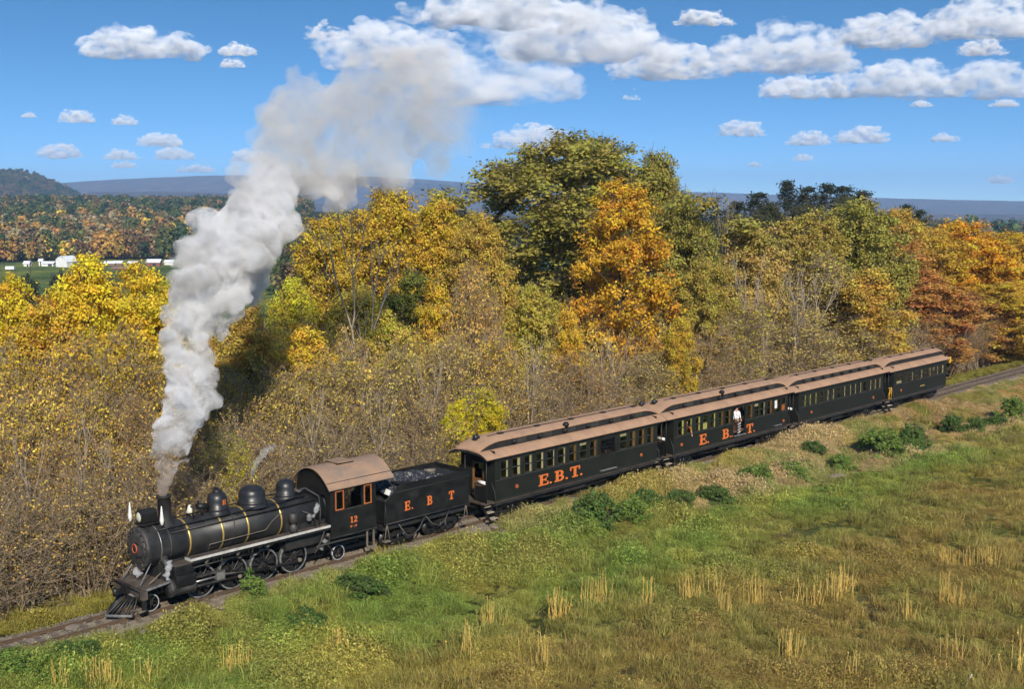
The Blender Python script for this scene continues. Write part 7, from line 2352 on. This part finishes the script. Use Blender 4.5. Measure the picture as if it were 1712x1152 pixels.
# steam leaking at the whistle and at the cylinders
def wisp(name, pts, dens, label, seed, voxel=0.03):
    r_ = np.random.default_rng(seed)
    C, R = billow(r_, [(np.array(p), r) for p, r in pts], 6, 3, (0.3, 0.55), (0.4, 0.6))
    o = inst(name, billow_mesh(name, C, R, voxel, fog_mat(name, dens)))
    tag(o, label, 'steam', 'steam leaks on the locomotive')


wp = [((418, 808, 45.6), .05), ((418.5, 804, 45.6), .06), ((420, 799, 45.65), .08), ((421, 794, 45.65), .09), ((423, 788, 45.7), .11), ((425, 782, 45.75), .12), ((428, 776, 45.8), .13), ((432, 770, 45.85), .14), ((436, 765, 45.9), .15), ((441, 760, 46), .16), ((446, 755, 46), .16), ((452, 750, 46.1), .14), ((459, 746, 46.2), .11)]
wisp('steam_wisp', [(at_depth(*p), r) for p, r in wp], 1.5, 'thin white steam wisp rising from the middle dome', 31)
wisp('steam_wisp', [(along(1.50, 0.98, 2.10), .10), (along(1.45, 1.0, 1.90), .13), (along(1.38, 1.05, 1.68), .12), (along(1.35, 1.08, 1.52), .08)], 7.0, 'small white steam leak beside the valve chest', 32, 0.02)
wisp('steam_wisp', [(along(0.62, 0.05, 1.72), .13), (along(0.70, 0.12, 1.66), .12)], 6.0, 'small white steam puff under the smokebox door', 33, 0.02)
wisp('steam_wisp', [(along(8.35, 1.02, 2.98), .12), (along(8.25, 1.05, 2.80), .12), (along(8.12, 1.06, 2.62), .08)], 6.0, 'white steam splash on the pipes in front of the cab', 34, 0.02)
wisp('steam_wisp', [(along(8.75, 1.18, 1.70), .07), (along(8.55, 1.2, 1.45), .10), (along(8.4, 1.2, 1.15), .08)], 4.0, 'faint white steam trailing under the front of the cab', 35, 0.02)

# clouds: (centre x, base y, width, height) in photo pixels, with the distance that puts their base near 900 m
CL = [(242, 96, 220, 64, 'lone ragged cloud at the upper left'), (398, 92, 64, 24, 'small cloud right of the lone upper left cloud'), (390, 112, 46, 18, 'tiny cloud below the small upper left one'),
      (545, 64, 68, 36, 'small slanting cloud left of the great cloud'), (650, 112, 250, 100, 'left end of the great grey-white cloud over the plume'), (815, 168, 300, 165, 'deep middle of the great cloud above the oak'), (980, 100, 330, 100, 'right part of the great cloud reaching the top edge'), (860, 46, 500, 70, 'upper sheet of the great cloud along the top edge'),
      (1120, 130, 230, 60, 'long cloud right of the great cloud, left half'), (1300, 118, 320, 78, 'long cloud right of the great cloud, right half'), (1350, 164, 200, 44, 'lower right cloud bank, left end'), (1500, 160, 240, 66, 'lower right cloud bank, middle'), (1660, 160, 190, 74, 'lower right cloud bank, end at the photo edge'),
      (1480, 76, 190, 60, 'top right cloud, left part'), (1640, 60, 220, 66, 'top right cloud, part at the corner'), (1640, 92, 100, 26, 'thin cloud strip under the top right cloud'), (1180, 40, 120, 24, 'thin cloud streak at the top edge right of the great cloud'),
      (128, 204, 68, 22, 'small cloud at left, above two rows of little clouds'), (209, 208, 44, 18, 'little cloud right of the small left one'), (100, 264, 78, 26, 'flat-based little cloud lowest at the left'), (267, 244, 84, 26, 'little cloud between smoke and left edge, upper'), (203, 266, 70, 16, 'little cloud in the middle of the lower left group'), (207, 280, 46, 14, 'tiny cloud at the bottom of the lower left group'), (291, 266, 74, 22, 'little cloud nearest the smoke in the lower left group'), (328, 288, 80, 14, 'faint low cloud streak left of the smoke'), (415, 270, 70, 22, 'little cloud touching the left edge of the smoke'),
      (895, 248, 215, 40, 'flat cloud right behind the oak crown'), (1238, 226, 84, 32, 'small bright cloud right of the oak'), (1352, 242, 80, 24, 'small cloud pair right of the oak, left one'), (1440, 238, 96, 30, 'small cloud pair right of the oak, right one'), (1342, 268, 40, 14, 'tiny cloud under the small pair'), (1580, 236, 56, 14, 'small flat cloud at the right'), (1672, 306, 46, 14, 'small cloud near the right ridge'), (1262, 278, 26, 8, 'speck of cloud above the dark pines'), (48, 196, 26, 12, 'speck of cloud at the far left'), (1540, 178, 40, 10, 'cloud shred below the lower right bank'), (1678, 178, 60, 12, 'thin cloud shred at the right edge below the bank'), (1056, 166, 26, 24, 'torn cloud shred below the long cloud')]
for i, (cx_, by, w, h, lab) in enumerate(CL):
    tanv = max((YH - by) / FPX, 0.02)
    D = min(860.0 / tanv, 42000.0)
    r_ = np.random.default_rng(700 + i)
    ppm = D / FPX
    W, Hh = w * ppm / 1.55, h * ppm
    base = at_depth(cx_, by, D)
    n = max(4, int(4 + 5 * w / max(h, 1) * .6)); n = min(n, 12)
    ms = []
    for k in range(n):
        f = (k + .5) / n * 2 - 1
        hh = Hh * (1 - abs(f) ** 1.8 * .75) * (.55 + .45 * r_.random())
        rad = min(hh * .55, W * .22)
        ms.append((base + np.array([f * W * .42, (r_.random() - .5) * W * .35, rad * .75]), rad))
        if hh > Hh * .7: ms.append((base + np.array([f * W * .42 + W * .05 * r_.normal(), 0, hh - rad * .6]), rad * .6))
    C, R = billow(r_, ms, 9, 4, (0.3, 0.6), (0.25, 0.5), up=.3)
    vox = max(W, Hh) / 110
    kk = R > vox * .9
    o = inst('cloud', billow_mesh('cloud', C[kk], R[kk], vox, cloud_mat('cloud_mist_%d' % i, 3.6 / Hh, max(Hh, W * .3)), flat_base=(base[2], .25), stretch=1.55))
    tag(o, lab, 'cloud', 'cumulus clouds in the sky')

# the air itself
mb = MB(); mb.box(-9800, 9800, -9800, 9800, -75, 285)
hz_ = mb.build('haze', fog_mat('autumn_haze', 1.45e-4, (0.42, 0.65, 1.0)))
tag(hz_, 'thin blue autumn haze over the valley', kind='stuff')
